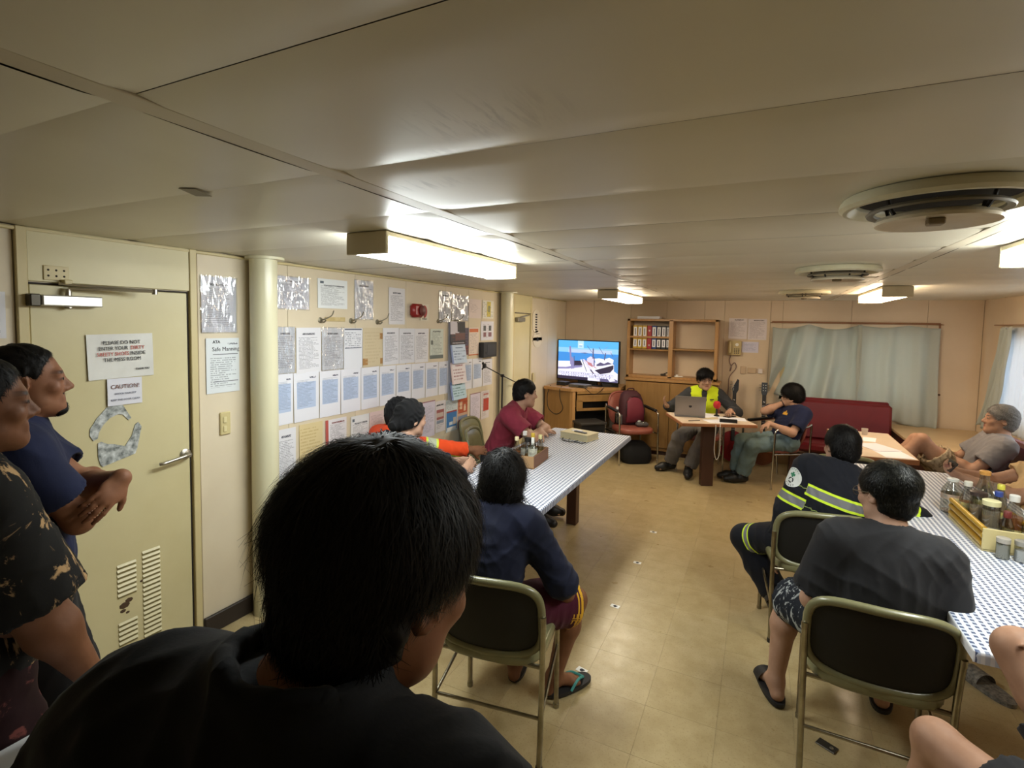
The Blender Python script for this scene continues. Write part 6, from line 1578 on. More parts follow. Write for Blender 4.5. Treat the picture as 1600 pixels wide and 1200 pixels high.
        info['vest'] = np_mesh('reflective_vest', V, Q, t['m'], root, org, attrs=at)
    # ---- bottom garment
    if bottom:
        t = bottom; i_ = t.get('infl', .012); ln = t.get('len', 1.9); lo_ = t.get('loose', .02); T = [ell(Hc + u * .0 * S, ((.158 + fat * .35) * S + i_ * .8, (.106 + fat * .35) * S + i_ * .8, .12 * S), fr, .05, [(Hc + u * .09 * S, u)])]
        for s in 'RL':
            kn, an = Lg[s]['kn'], Lg[s]['an']; ax = nrm(kn - hip[s]); bx = nrm(an - kn)
            if ln <= 1.0:
                e_ = hip[s] + (kn - hip[s]) * ln; T += [cone(hip[s], e_ + ax * .03, .088 * S + i_, .066 * S + i_ + lo_, .05, [(e_, ax)]), cone(e_ - ax * .02, e_ + ax * .06, .062 * S + i_ + lo_ - max(.006, h * 1.35), .062 * S + i_ + lo_ - max(.006, h * 1.35), .004, op='s', cuts=[(e_ - ax * .02, -ax)])]
            else:
                e_ = kn + (an - kn) * (ln - 1); T += [cone(hip[s], kn, .087 * S + i_, .060 * S + i_ + lo_ * .4, .05), cone(kn, kn + (e_ - kn) * .5, .058 * S + i_ + lo_ * .4, .058 * S + i_ + lo_ * .5, .03), cone(kn + (e_ - kn) * .5, e_ + bx * .02, .058 * S + i_ + lo_ * .5, .044 * S + i_ + lo_, .03, [(e_, bx)])]
                T.append(cone(e_ - bx * .015, e_ + bx * .05, .039 * S + i_ + lo_, .039 * S + i_ + lo_, .004, op='s', cuts=[(e_ - bx * .015, -bx)]))
        V, Q = solid(T, h * 1.15); Nn = vnormals(V, Q)
        V = V + Nn * ((wr(V - org, t.get('seed', 3)) * .5 + .5) * t.get('wrinkle', .007) - .001)[:, None]
        at = {k: fn(V, info) for k, fn in t.get('attrs', {}).items()}
        info['bottom'] = np_mesh(t.get('name', 'trousers'), V, Q, t['m'], root, org, attrs=at)
    # ---- footwear
    for s in 'RL':
        g = Lg[s]; an, td = g['an'], g['td']; side = nrm(np.cross(td, Zv)); up = np.cross(side, td)
        if not shoes: continue
        if shoes['kind'] == 'shoe':
            sole = an - up * .083 * S; T = [cone(an - up * .03 * S - td * .03 * S, an - up * .035 * S + td * .10 * S, .048 * S, .047 * S, .03, [(sole, -up)]), cone(an - up * .04 * S + td * .10 * S, an - up * .05 * S + td * .175 * S, .050 * S, .036 * S, .03, [(sole, -up)]), cone(an - up * .02, an + up * .03 * S, .046 * S, .046 * S, .02, [(an + up * .03 * S, up)])]
            V, Q = solid(T, .006); np_mesh('shoe', V, Q, shoes['m'], root, org)
        else:
            m = MB(); out = superout(.098 * S, .275 * S, .8, 28); base = an - up * .084 * S + td * (.06 + shoes.get('fwd', 0)) * S
            M3 = Matrix(((side[0], td[0], up[0], base[0] - org[0]), (side[1], td[1], up[1], base[1] - org[1]), (side[2], td[2], up[2], base[2] - org[2]), (0, 0, 0, 1)))
            m.prism([(p[0] * (1 + .35 * p[1]), p[1]) for p in out], 0, .016, M=M3); sp = m.build('slipper', shoes['m'], root)
            b = MB(); o_ = base - org
            if shoes['kind'] == 'flipflop':
                b.tube(fillet([o_ + side * .045 + up * .012 - td * .02, o_ + side * .035 + up * .05 + td * .03, o_ + up * .016 + td * .09, ], .04), .007, 6); b.tube(fillet([o_ - side * .045 + up * .012 - td * .02, o_ - side * .035 + up * .05 + td * .03, o_ + up * .016 + td * .09], .04), .007, 6)
            else:
                b.grid(lambda uu, vv: tuple(o_ + td * (.02 + .075 * vv) + side * .052 * math.cos(math.pi * uu) + up * (.012 + .058 * math.sin(math.pi * uu) * (1 - .25 * vv))), 10, 3)
            b.build('strap', shoes.get('ms', shoes['m']), sp, smooth=60)
    # ---- hair
    if hair: build_hair(hair, info, h)
    return info

def build_hair(hd, I, h):
    HP, HF, hs, root, org = I['HP'], I['HF'], I['hs'], I['root'], I['org']; hx, hf, hu = HF
    t = hd.get('thick', .012); T = [ell(HP(0, -.014, .030), (.075 * hs + t * .55, .094 * hs + t * .75, .084 * hs + t), HF, .02), ell(HP(0, -.040, -.030), (.064 * hs + t * .4, .064 * hs + t * .6, .075 * hs), HF, .03)]
    for (c, r, k) in hd.get('add', ()): T.append(ell(HP(*c), tuple(x * hs for x in r), HF, k))
    nape = hd.get('nape', -.075)
    fz = hd.get('front', .055)
    T.append(ell(HP(0, .105, fz - .115), (.108 * hs, .105 * hs, .115 * hs), HF, .012, op='s'))
    if hd.get('ears', True):
        for s in (-1, 1): T.append(ell(HP(s * .092, .008, -.037), (.037, .036, .056), HF, .010, op='s'))
    lo = I['HC'] - .2; hi = I['HC'] + .2
    T.append(half(HP(0, -.05, nape), -hu * 1.0 + hf * hd.get('napetilt', .35), lo, hi))
    V, Q = solid(T, hd.get('h', .006)); N = vnormals(V, Q); rs = np.random.RandomState(hd.get('seed', 2))
    V = V + N * (wr(V - org, hd.get('seed', 2), 1.6) * hd.get('rough', .003))[:, None]
    o = np_mesh('hair', V, Q, hd['m'], root, org); I['hair'] = o
    n = hd.get('n', 900)
    if n:
        crown = HP(*hd.get('crown', (0, -.05, .12)))
        down = hd.get('down', .5)
        def comb(P):
            d = P - crown; d /= np.maximum(np.linalg.norm(d, axis=1, keepdims=True), 1e-6)
            return d - hu * down + hf * hd.get('fwd', 0.0) + hx * hd.get('side', 0.0)
        q_ = V - I['HC']; zl = (q_ @ hu) / hs; yl = (q_ @ hf) / hs
        ok = ((N @ hu) > -.35) & ~((zl < hd.get('cheek', .005)) & (yl > hd.get('sideb', -.045))) & (zl > nape + .018)
        A_, Q_ = strands(V[ok], N[ok], n, comb, hd.get('len', .05), hd.get('w', .0035), hd.get('lift', .006), rs, jit=hd.get('jit', .25), gravity=hd.get('grav', .1), lenf=lambda P: np.clip((((P - I['HC']) @ hu) / hs - nape + .01) / .09, .3, 1))
        np_mesh('hair_strands', A_, Q_, hd['m'], root, org, kind='stuff')

def decal(target, mb, name, m, parent, org, c, n, up, off=.002):
    """wrap a flat x-y patch (MB in metres) onto a garment"""
    bm_v = [v.co.copy() for v in target.data.vertices]; bv = BVHTree.FromPolygons(bm_v, [tuple(p.vertices) for p in target.data.polygons])
    n = Vector(nrm(n)); upv = Vector(up); upv = (upv - n * upv.dot(n)).normalized(); rt = upv.cross(n)
    c = Vector(c) - Vector(org); out = []
    for p in mb.v:
        q = c + rt * p[0] + upv * p[1] + n * .15
        hit = bv.ray_cast(q, -n, .35)
        out.append(tuple((hit[0] if hit[0] is not None else q - n * .15) + n * (off + p[2])))
    mb.v = out; return mb.build(name, m, parent)
def disc_mb(r0, r1, n=24, rings=3, z=0.0):
    m = MB()
    for k in range(rings + 1):
        rr = r0 + (r1 - r0) * k / rings
        for i in range(n): m.v.append((rr * math.cos(2 * math.pi * i / n), rr * math.sin(2 * math.pi * i / n), z))
    for k in range(rings):
        for i in range(n): j = (i + 1) % n; m.f.append((k * n + i, (k + 1) * n + i, (k + 1) * n + j, k * n + j)); m.mi.append(0)
    return m
def rect_mb(x0, y0, x1, y1, nx=3, ny=3, z=0.0, m=None):
    m = m or MB(); return m.grid(lambda u, v: (x0 + (x1 - x0) * u, y0 + (y1 - y0) * v, z), nx, ny)
def eyeglasses(I, m, r=.022):
    HP, org = I['HP'], I['org']; b = MB()
    for s in (-1, 1):
        b.tube([HP(s * .032 + r * math.cos(a), .101 - .004 * abs(math.cos(a)), .000 + r * .8 * math.sin(a)) - org for a in [2 * math.pi * k / 16 for k in range(16)]], .0016, 6, closed=True)
        b.tube([HP(s * .054, .098, .004) - org, HP(s * .074, .07, .006) - org, HP(s * .083, -.005, .006) - org, HP(s * .081, -.03, -.012) - org], .0018, 6)
    b.tube([HP(-.011, .103, .004) - org, HP(0, .105, .006) - org, HP(.011, .103, .004) - org], .0016, 6)
    b.build('eyeglasses', m, I['root'], smooth=60)
# ---------------------------------------------------------------- people
SK1 = skin('skin_tan', '#8f6349', '#85583f'); SK2 = skin('skin_brown', '#7a5138', '#6f4830'); SK3 = skin('skin_light', '#b59079', '#a9826b'); SK4 = skin('skin_ruddy', '#a9826a', '#9c755d')
def hairdo(**k):
    d = dict(m=M_hair, thick=.012, n=1600, len=.04, w=.003, lift=.006, jit=.3, grav=.1, down=.4); d.update(k); return d
M_navy = cloth('navy_knit', '#171c33', '#141829'); M_navyt = cloth('navy_tee', '#1a2140', '#161c36'); M_char = cloth('charcoal_tee', '#2a2a2d', '#242427'); M_blk = cloth('black_jacket', '#0b0c10', '#090a0d')
M_mshirt = cloth('dark_red_tee', '#8d3346', '#7f2c3d'); M_grey = cloth('grey_tee', '#7d7a7c', '#716e70'); M_beige = cloth('beige_tee', '#c4a67a', '#b7986c'); M_dgrey = cloth('dark_grey_shirt', '#37383b', '#2f3033')
M_gpants = cloth('grey_work_trousers', '#6f6a68', '#5a5654'); M_jeans = cloth('washed_jeans', '#6f8690', '#5b6a63', scale=160.); M_dshort = cloth('dark_shorts', '#2b2a2c', '#242325'); M_dpant = cloth('dark_trousers', '#1b1c22', '#17181d')
M_shoe = mat('black_shoe', '#151414', .5); M_slip = mat('dark_rubber', '#1d1c1d', .6); M_teal = mat('teal_strap', '#2f7e78', .5)
M_orange = cloth('orange_workwear', '#d8481c', '#c43f18', bands=[('tz', -.030, .030, '#a9ad98'), ('tz', .030, .048, '#c9d84a'), ('tz', -.048, -.030, '#c9d84a'), ('sl', -.03, .03, '#a9ad98'), ('sl', .03, .045, '#c9d84a'), ('sl', -.045, -.03, '#c9d84a')])
M_cover = cloth('navy_coverall', '#14161f', '#10121a', bands=[(a, lo, hi, c) for a in ('tz', 'sl') for lo, hi, c in ((-.020, .020, '#77787c'), (.020, .033, '#d3f03c'), (-.033, -.020, '#d3f03c'))])
M_coverp = cloth('navy_coverall_leg', '#14161f', '#10121a', bands=[('kb', -.012, .012, '#77787c'), ('kb', .012, .022, '#d3f03c'), ('kb', -.022, -.012, '#d3f03c')])
M_vest = cloth('yellow_vest', '#cfe32a', '#c3d822', bands=[('tz', -.026, .026, '#8a8a88')])
M_mshort = cloth('maroon_shorts', '#4a1428', '#411023', bands=[('hem', .004, .018, '#d8a52c'), ('hem', .026, .034, '#d8a52c')])
M_cap = cloth('black_headwrap', '#0d0d0f', '#121215')
def patterned(name, base, spot, sc, lo, hi, stretch=(1, 1, 1), dist=1.2, extra=None):
    t = NT(name); tc = t.n('ShaderNodeTexCoord').outputs['Object']; mp = t.n('ShaderNodeMapping', {'Vector': tc, 'Scale': stretch}).outputs[0]
    f = t.ramp(t.noise(mp, sc, 6.0, .62, dist), [(lo, '#000000'), (hi, '#ffffff')]); col = t.mix(f, lin(base), lin(spot))
    if extra: col = t.mix(t.ramp(t.noise(mp, sc * .6, 3.0), [(.60, '#000000'), (.64, '#ffffff')]), col, lin(extra))
    t.put(t.b.inputs['Base Color'], col); t.b.inputs['Roughness'].default_value = .85; t.b.inputs['Specular IOR Level'].default_value = .2; t.bump(t.noise(tc, 220.0, 2.0), .1, .002); return t.m
M_tie = patterned('bleached_tee', '#1a1918', '#b3936a', 9.0, .565, .615, (1, 1, .6), 1.8)
M_floral = patterned('leaf_print_shorts', '#20242c', '#a7adae', 22, .54, .58, (1, 1, .4), 2.2)
M_khaki = patterned('tan_camo_shorts', '#a8977d', '#6e5f48', 14, .50, .58, (1, 1, 1), .8)

def a_tz(z0):
    def fn(V, I):
        d = (V - I['Hc']) @ I['u'] - z0 * I['S']
        for s in 'RL':                                                     # keep the body band off the sleeves
            a, e = I['sh'][s], I['A'][s]['el']; ax = e - a; t = np.clip(((V - a) @ ax) / (ax @ ax), 0, 1); dist = np.linalg.norm(V - a - t[:, None] * ax, axis=1)
            out = ((V - I['C']) @ I['rc']) * (1 if s == 'R' else -1)
            d = np.where((dist < .095) & (out > .15), np.where(d >= 0, .08, -.08), d)
        return d
    return fn
def a_sl(t0):
    def fn(V, I):
        d = np.full(len(V), -.08); near = np.full(len(V), 9.0)
        for s in 'RL':
            a, e = I['sh'][s], I['A'][s]['el']; L = np.linalg.norm(e - a); ax = (e - a) / L; t = (V - a) @ ax; dist = np.linalg.norm(V - a - t[:, None] * ax, axis=1)
            out = ((V - I['C']) @ I['rc']) * (1 if s == 'R' else -1)
            v = t - t0 * L; inn = (dist < .11) & (out > .14); c = dist < near; near = np.where(c, dist, near)
            d = np.where(c, np.where(inn, v, np.where(v >= 0, .08, -.08)), d)
        return d
    return fn
def a_leg(t0, hem=False):
    def fn(V, I):
        best = np.full(len(V), 9.0); d = np.ones(len(V))
        for s in 'RL':
            a, e = I['hip'][s], I['L'][s]['kn']; L = np.linalg.norm(e - a); ax = (e - a) / L; t = (V - a) @ ax; dist = np.linalg.norm(V - a - np.clip(t, 0, L)[:, None] * ax, axis=1)
            m = dist < best; best = np.where(m, dist, best); d = np.where(m, (t0 * L - t) if hem else (t - t0 * L), d)
            if not hem:
                b2 = I['L'][s]['an'] - e; t2 = np.clip(((V - e) @ b2) / (b2 @ b2), 0, 1); d = np.where(m & (np.linalg.norm(V - e - t2[:, None] * b2, axis=1) < dist - .002) & (t2 > .02), .08, d)
        return d
    return fn

# standing man in the bleached shirt
person('person standing at the left edge in a black bleach-splashed t-shirt', (-1.75, .51, .885), -8, (2, 0), 0, 0, (-16, 0, 0), .99, sk=SK2, fat=.07, armk=1.25, h=.0062,
       arms=dict(R=dict(w=('l', .25, .22, -.10), e=(.3, -1, -.3), n=(-1, 0, 0)), L=dict(w=('l', -.25, .12, -.02))), legs=dict(R=dict(a=('l', .1, .0, -.81)), L=dict(a=('l', -.1, .02, -.81))),
       top=dict(m=M_tie, sleeve=.98, loose=.03, infl=.018, hem=.10, seed=4, wrinkle=.012), bottom=dict(m=patterned('dark_red_print_shorts', '#241012', '#6a3a35', 10, .55, .6), len=.95, loose=.03, name='shorts'), shoes=dict(kind='slide', m=M_slip),
       hair=hairdo(seed=3, front=.080, n=6000, len=.026, w=.0018, lift=.004, thick=.013))
# standing man with folded arms
I = person('person in a navy polo shirt standing at the door with folded arms', (-2.14, .80, .895), -20, (-2, 0), 0, 0, (-22, -3, 0), .985, sk=SK1, h=.0055,
       arms=dict(R=dict(w=('l', -.08, .185, .285), e=(.9, .1, -1), d=(-.9, -.3, -.3), n=(0, -1, 0)), L=dict(w=('l', .185, .235, .325), e=(-.9, .1, -1), d=(.50, -.62, -.60), n=(-.85, -.35, -.2), curl=.28)), legs=dict(R=dict(a=('l', .1, .0, -.815)), L=dict(a=('l', -.1, .02, -.815))),
       top=dict(m=M_navyt, sleeve=.66, loose=.020, infl=.014, hem=.10, seed=6, wrinkle=.008, collar=(.052, .064)), bottom=dict(m=M_dpant, len=1.93, loose=.02), shoes=dict(kind='shoe', m=M_shoe),
       hair=hairdo(seed=8, front=.086, thick=.010, n=6000, len=.018, w=.0018, lift=.003, nape=-.07))
T = [ell(I['HP'](0, .066, -.108), (.029, .025, .020), I['HF'], .012), cone(I['HP'](0, .084, -.090), I['HP'](0, .080, -.102), .010, .014, .010), cone(I['HP'](-.020, .079, -.0525), I['HP'](.020, .079, -.0525), .0075, .0075, .004)]
V, Q = solid(T, .004); np_mesh('beard', V, Q, M_hair, I['root'], I['org'])
A_, Q_ = strands(V, vnormals(V, Q), 700, lambda P: np.tile(I['HF'][1] * .3 - I['HF'][2], (len(P), 1)), .012, .0016, .003, np.random.RandomState(4)); np_mesh('beard_strands', A_, Q_, M_hair, I['root'], I['org'], kind='stuff')
# big dark head right before the camera
person('person in a black jacket with back turned, close to the camera', (-.40, .255, .895), 4, (5, 3), .12, 6, (-12, 16, 0), .95, sk=SK1, h=.006, wide=1.08, headoff=(.026, .020, -.005),
       arms=dict(R=dict(w=('l', .20, .22, .06), e=(.6, -.6, -.4)), L=dict(w=('l', -.28, .20, .05), e=(-.6, -.6, -.3))), legs=dict(R=dict(a=('l', .1, .0, -.79)), L=dict(a=('l', -.1, .0, -.79))),
       top=dict(m=M_blk, sleeve=1.9, loose=.022, infl=.026, hem=.08, seed=12, wrinkle=.012, collar=(.085, .080), name='jacket'), bottom=dict(m=M_dpant, len=1.93), shoes=dict(kind='shoe', m=M_shoe),
       hair=hairdo(seed=21, thick=.024, n=14000, len=.06, w=.0016, lift=.008, front=.048, nape=-.115, h=.005, rough=.004, jit=.22, cheek=.02, sideb=-.06, crown=(.01, -.055, .13), add=(((0, -.03, .05), (.092, .112, .092), .02),)))
# person in maroon shorts
I = person('person in a navy sweater and maroon shorts seated on an olive chair', (-1.03, 1.90, .53), 6, (10, 0), .32, 0, (6, 14, 0), .95, tl=.84, sk=SK2, h=.0065,
       arms=dict(R=dict(w=(-.735, 2.20, .44), e=(.6, -.8, .1), d=(.1, .6, -.5), curl=.7), L=dict(w=(-1.06, 2.22, .60), e=(-.6, -.8, .1))), legs=dict(R=dict(a=(-.81, 2.20, .090), k=(.75, .8, .5), t=(.62, .8, 0)), L=dict(a=(-1.02, 2.22, .09), k=(-.2, 1, .5))),
       top=dict(m=M_navy, sleeve=1.05, loose=.012, infl=.018, hem=.10, seed=14, wrinkle=.010), bottom=dict(m=M_mshort, len=.90, loose=.035, name='shorts', infl=.016, attrs=dict(hem=a_leg(.90, True))), shoes=dict(kind='flipflop', m=M_slip, ms=M_teal, fwd=.035),
       hair=hairdo(seed=31, thick=.040, n=7000, len=.10, w=.003, lift=.016, front=.045, nape=-.21, ears=False, jit=.6, napetilt=.0, rough=.012, down=1.2, grav=.3, sideb=.05, add=(((0, -.045, -.065), (.104, .075, .105), .03), ((0, -.055, -.15), (.086, .05, .055), .03))))
kn, hp = I['L']['R']['kn'], I['hip']['R']; ax = nrm(kn - hp); c = hp + (kn - hp) * .68
m = MB()
for s in (-1, 1):
    for k in range(3): rect_mb(s * .005, -.020 + .014 * k, s * .026, -.0145 + .014 * k, 4, 1, m=m); 
    rect_mb(s * .005 - .003, -.023, s * .005 + .002, .020, 1, 4, m=m)
decal(I['bottom'], m, 'emblem', mat('gold_print', '#cf9b2b', .6), I['root'], I['org'], c, nrm(I['r0'] * .95 - I['f0'] * .25 + np.array([0, 0, -.30])), ax)
m = MB(); q = I['HP'](.082, -.012, -.05) - I['org']; m.lathe([(.0045, -.003), (.006, 0), (.0045, .003)], tuple(q), 10, 'x'); m.build('earring', mat('pale_stud', '#d5d8dc', .2), I['root'])
# man with a knotted headwrap
person('person with a knotted black headwrap and navy collar at the left table', (-2.095, 2.55, .52), -14, (10, 3), .1, 0, (-24, 4, 0), .96, sk=SK3, h=.008,
       arms=dict(R=dict(w=(-1.70, 2.85, .80), e=(.5, -.5, -.8)), L=dict(w=(-1.85, 2.98, .80), e=(-.5, -.5, -.8))), legs=dict(R=dict(a=('l', .12, .42, -.44)), L=dict(a=('l', -.12, .42, -.44))),
       top=dict(m=M_navy, sleeve=1.85, infl=.016, collar=(.03, .066), seed=15, wrinkle=.008), bottom=dict(m=M_dpant, len=1.93), shoes=dict(kind='shoe', m=M_shoe),
       hair=dict(m=M_cap, thick=.022, n=0, front=.050, nape=-.062, ears=False, rough=.007, add=(((0, -.095, -.030), (.062, .055, .050), .02), ((.01, -.135, -.045), (.034, .03, .032), .012)), seed=5))
# person in orange behind him
person('person in orange reflective workwear with a black headwrap by the notice wall', (-2.46, 2.88, .52), -22, (14, 0), .1, 0, (-25, 4, 0), .96, tl=.9, sk=SK2, h=.008,
       arms=dict(R=dict(w=(-1.86, 3.32, .80), e=(.5, -.5, -.5)), L=dict(w=(-2.08, 3.45, .72), e=(-.5, -.5, -.8))), legs=dict(R=dict(a=('l', .12, .42, -.44)), L=dict(a=('l', -.12, .42, -.44))),
       top=dict(m=M_orange, sleeve=1.85, infl=.018, loose=.004, collar=(.03, .070), seed=16, wrinkle=.008, attrs=dict(tz=a_tz(.33), sl=a_sl(.75))), bottom=dict(m=M_dpant, len=1.93), shoes=dict(kind='shoe', m=M_shoe),
       hair=dict(m=M_cap, thick=.020, n=0, front=.045, nape=-.085, ears=False, rough=.006, seed=6))
# man in red leaning on the table
I = person('person in a dark red t-shirt leaning on folded arms on the table', (-2.13, 4.12, .545), -84, (20, 0), .12, 0, (-52, 4, 0), 1.0, sk=SK3, h=.0075,
       arms=dict(R=dict(w=(-1.70, 4.20, .800), e=(.8, .7, -.6), d=(-.8, .3, 0), n=(0, 0, -1)), L=dict(w=(-1.68, 4.08, .83), e=(-.8, .7, -.6), d=(.8, .2, -.2), n=(0, 0, -1))), legs=dict(R=dict(a=('l', .12, .42, -.44)), L=dict(a=('l', -.12, .42, -.44))),
       top=dict(m=M_mshirt, sleeve=.72, loose=.02, infl=.016, seed=17, wrinkle=.010), bottom=dict(m=M_dpant, len=1.93), shoes=dict(kind='shoe', m=M_shoe), hair=hairdo(seed=41, front=.055, thick=.016, n=2200, len=.035, fwd=.25, nape=-.06))
# presenter
I = person('person in a yellow reflective vest and glasses talking behind the laptop', (-.60, 6.68, .515), 187, (6, 0), .15, 0, (200, 6, 4), .97, sk=SK3, h=.0075,
       arms=dict(R=dict(w=(-.98, 6.32, .80), e=(.8, -.3, -.8), d=(.35, .5, .75), n=(-.5, .5, .7), curl=.25), L=dict(w=(-.28, 6.36, .80), e=(-.7, -.3, -.6), d=(.3, 1, -.1), n=(0, 0, -1))),
       legs=dict(R=dict(a=(-.93, 6.42, .09), k=(.15, 1, .6), t=(.9, .55, 0)), L=dict(a=(-.70, 6.28, .09), k=(-.1, 1, .6), t=(.05, 1, 0))),
       top=dict(m=M_dgrey, sleeve=1.88, infl=.013, collar=(.045, .064), seed=18), vest=dict(m=M_vest, attrs=dict(tz=a_tz(.16))), bottom=dict(m=M_gpants, len=1.92, loose=.022, wrinkle=.010), shoes=dict(kind='shoe', m=M_shoe),
       hair=hairdo(seed=51, thick=.026, n=2600, len=.05, front=.040, nape=-.05, lift=.014, jit=.5, add=(((0, .02, .075), (.092, .09, .05), .02),)))
eyeglasses(I, mat('dark_frame', '#1b1918', .3))
m = rect_mb(-.022, -.006, .022, .006); rect_mb(-.016, -.02, .012, -.014, m=m); decal(I['vest'], m, 'print', M_ink, I['root'], I['org'], I['C'] - I['rc'] * .085 + I['uc'] * .09, I['fc'], I['uc'])
m = rect_mb(-.018, -.008, .010, .004); rect_mb(-.006, -.004, .022, .008, m=m); decal(I['vest'], m, 'print', M_ink, I['root'], I['org'], I['C'] + I['rc'] * .085 + I['uc'] * .05, I['fc'], I['uc'])
# man with his hand at his face
I = person('person in a navy t-shirt and jeans resting his face on one hand', (.28, 6.45, .50), 126, (-22, 0), .1, 0, (84, 8, 0), .95, tl=.80, sk=SK3, h=.0075, fat=.02,
       arms=dict(R=dict(w=(.275, 6.51, .925), e=(.9, .6, -1), d=(-.45, -.3, .9), n=(-.3, -1, 0), curl=.7), L=dict(w=(.12, 6.24, .715), e=(-.7, -.6, -.6), d=(.1, 1, -.5), n=(0, 0, -1), curl=.5)),
       legs=dict(R=dict(a=(-.20, 6.40, .09), k=(.1, 1, .8), t=(.35, 1, 0)), L=dict(a=(-.13, 6.29, .09), k=(-.1, 1, .8), t=(.35, 1, 0))),
       top=dict(m=M_navyt, sleeve=.75, loose=.02, infl=.016, seed=19, wrinkle=.008), bottom=dict(m=M_jeans, len=1.93, loose=.02, wrinkle=.010), shoes=dict(kind='shoe', m=M_shoe),
       hair=hairdo(seed=61, thick=.034, n=3000, len=.06, front=.045, nape=-.11, ears=False, lift=.012, jit=.4, fwd=.1))
m = rect_mb(-.034, -.022, .034, .006, 6, 3); rect_mb(-.006, .006, .008, .028, m=m); rect_mb(-.022, .006, -.006, .014, m=m); decal(I['top'], m, 'emblem', mat('gold_print', '#cf9b2b', .6), I['root'], I['org'], I['C'] + I['uc'] * .05 - I['rc'] * .02, I['fc'], I['uc'])
m = MB(); w0 = I['A']['R']; q = w0['wr'] - nrm(w0['wr'] - w0['el']) * .03 - I['org']; axv = Vector(nrm(w0['wr'] - w0['el'])); o1 = axv.orthogonal().normalized(); o2 = axv.cross(o1)
m.tube([Vector(q) + o1 * .033 * math.cos(a) + o2 * .033 * math.sin(a) for a in [2 * math.pi * k / 18 for k in range(18)]], .004, 6, closed=True); m.build('bracelet', M_black, I['root'], smooth=60)
# reflective coverall
I = person('person seen from behind in a navy coverall with yellow reflective bands', (.335, 3.33, .535), 6, (1, 17), .30, 0, (24, 6, 4), .95, tl=.92, sk=SK3, h=.007,
       arms=dict(R=dict(w=(.70, 3.66, .80), e=(.6, -.5, -.5)), L=dict(w=(.12, 3.36, .40), e=(-.8, -.5, 0), n=(1, 0, 0))), legs=dict(R=dict(a=(.44, 3.76, .09)), L=dict(a=(.17, 3.47, .09), k=(-.95, .75, .55), t=(-.1, 1, 0))),
       top=dict(m=M_cover, sleeve=1.70, infl=.022, loose=.020, collar=(.055, .074), seed=20, wrinkle=.011, name='coverall', attrs=dict(tz=a_tz(.30), sl=a_sl(.70))), bottom=dict(m=M_coverp, len=1.88, loose=.022, infl=.018, name='coverall_legs', attrs=dict(kb=a_leg(.80))), shoes=dict(kind='slide', m=M_slip),
       hair=hairdo(seed=71, thick=.021, n=6000, len=.04, front=.05, nape=-.085))
sh, el = I['sh']['L'], I['A']['L']['el']; ax = nrm(el - sh); pc = sh + (el - sh) * .34; pn = nrm(-I['rc'] * .80 - I['fc'] * .62 + I['uc'] * .1)
rt = I['root']; og = I['org']
decal(I['top'], disc_mb(.0, .056, 28, 4), 'arm_badge', mat('badge_white', '#d8dcda', .7), rt, og, pc, pn, -ax, .003)
m = rect_mb(-.006, .002, .006, .030); rect_mb(-.015, .010, .015, .022, m=m); decal(I['top'], m, 'badge_cross', mat('badge_green', '#2f7d5b', .7), rt, og, pc, pn, -ax, .0045)
m = MB()
for k in range(3):
    a0 = math.radians(90 + 120 * k)
    for j in range(4):
        a, b = a0 + .42 * j, a0 + .42 * (j + 1); m.add([(rr * math.cos(t), rr * math.sin(t) - .017, 0) for rr, t in ((.010, a), (.017, a), (.017, b), (.010, b))], [(0, 1, 2, 3)])
decal(I['top'], m, 'badge_arrows', mat('badge_black', '#24282a', .7), rt, og, pc, pn, -ax, .0045)
def arc_text(s, r0, mid, up, size):
    m = MB(); n = len(s)
    for i, ch in enumerate(s):
        a = mid + (i - (n - 1) / 2) * (-.30 if up else .30); g = text_mb(ch, size, 0, .02, 'CENTER')
        th = a - math.pi / 2 if up else a + math.pi / 2; c_, s_ = math.cos(th), math.sin(th); rr = r0 if up else r0 + size * .65
        m.add([(v[0] * c_ - v[1] * s_ + rr * math.cos(a), v[0] * s_ + v[1] * c_ + rr * math.sin(a), 0) for v in g.v], g.f)
    return m
decal(I['top'], arc_text('SAFETY', .042, math.pi / 2, True, .013), 'badge_lettering', MATS['badge_green'], rt, og, pc, pn, -ax, .0045); decal(I['top'], arc_text('FIRST', .042, -math.pi / 2, False, .013), 'badge_lettering', MATS['badge_black'], rt, og, pc, pn, -ax, .0045)
m = rect_mb(-.05, -.02, .05, .015, 6, 3); decal(I['top'], m, 'back_print', mat('badge_white', '#d8dcda', .7), rt, og, I['mid'] - I['uc'] * .02 + I['rc'] * .02, -I['fc'], I['uc'], .003)
# charcoal shirt
I = person('person with glasses in a charcoal t-shirt seated with his back to the camera', (.455, 2.36, .535), 0, (-3, 3), .2, 0, (38, 10, 2), .97, sk=SK3, h=.006, wide=1.0, tl=.86, headoff=(.01, 0, .02),
       arms=dict(R=dict(w=('l', .17, .26, .06), e=(.25, -.8, -.6)), L=dict(w=('l', -.19, .26, .02), e=(-.35, -.8, -.5))), legs=dict(R=dict(a=('l', .12, .46, -.44)), L=dict(a=(.13, 2.66, .09), k=(-.45, 1, .5), t=(-.3, 1, 0))),
       top=dict(m=M_char, sleeve=.85, loose=.024, infl=.018, hem=.10, seed=22, wrinkle=.011), bottom=dict(m=M_floral, len=.90, loose=.03, name='shorts'), shoes=dict(kind='slide', m=M_slip),
       hair=hairdo(seed=81, thick=.015, n=11000, len=.03, w=.0022, front=.055, nape=-.12, crown=(0, -.05, .12), m=hairmat('greying_hair', '#0f0f0e', '#23231f', .42), add=(((0, -.035, .045), (.088, .105, .088), .02),)))
eyeglasses(I, mat('thin_frame', '#6b6455', .3, .8))
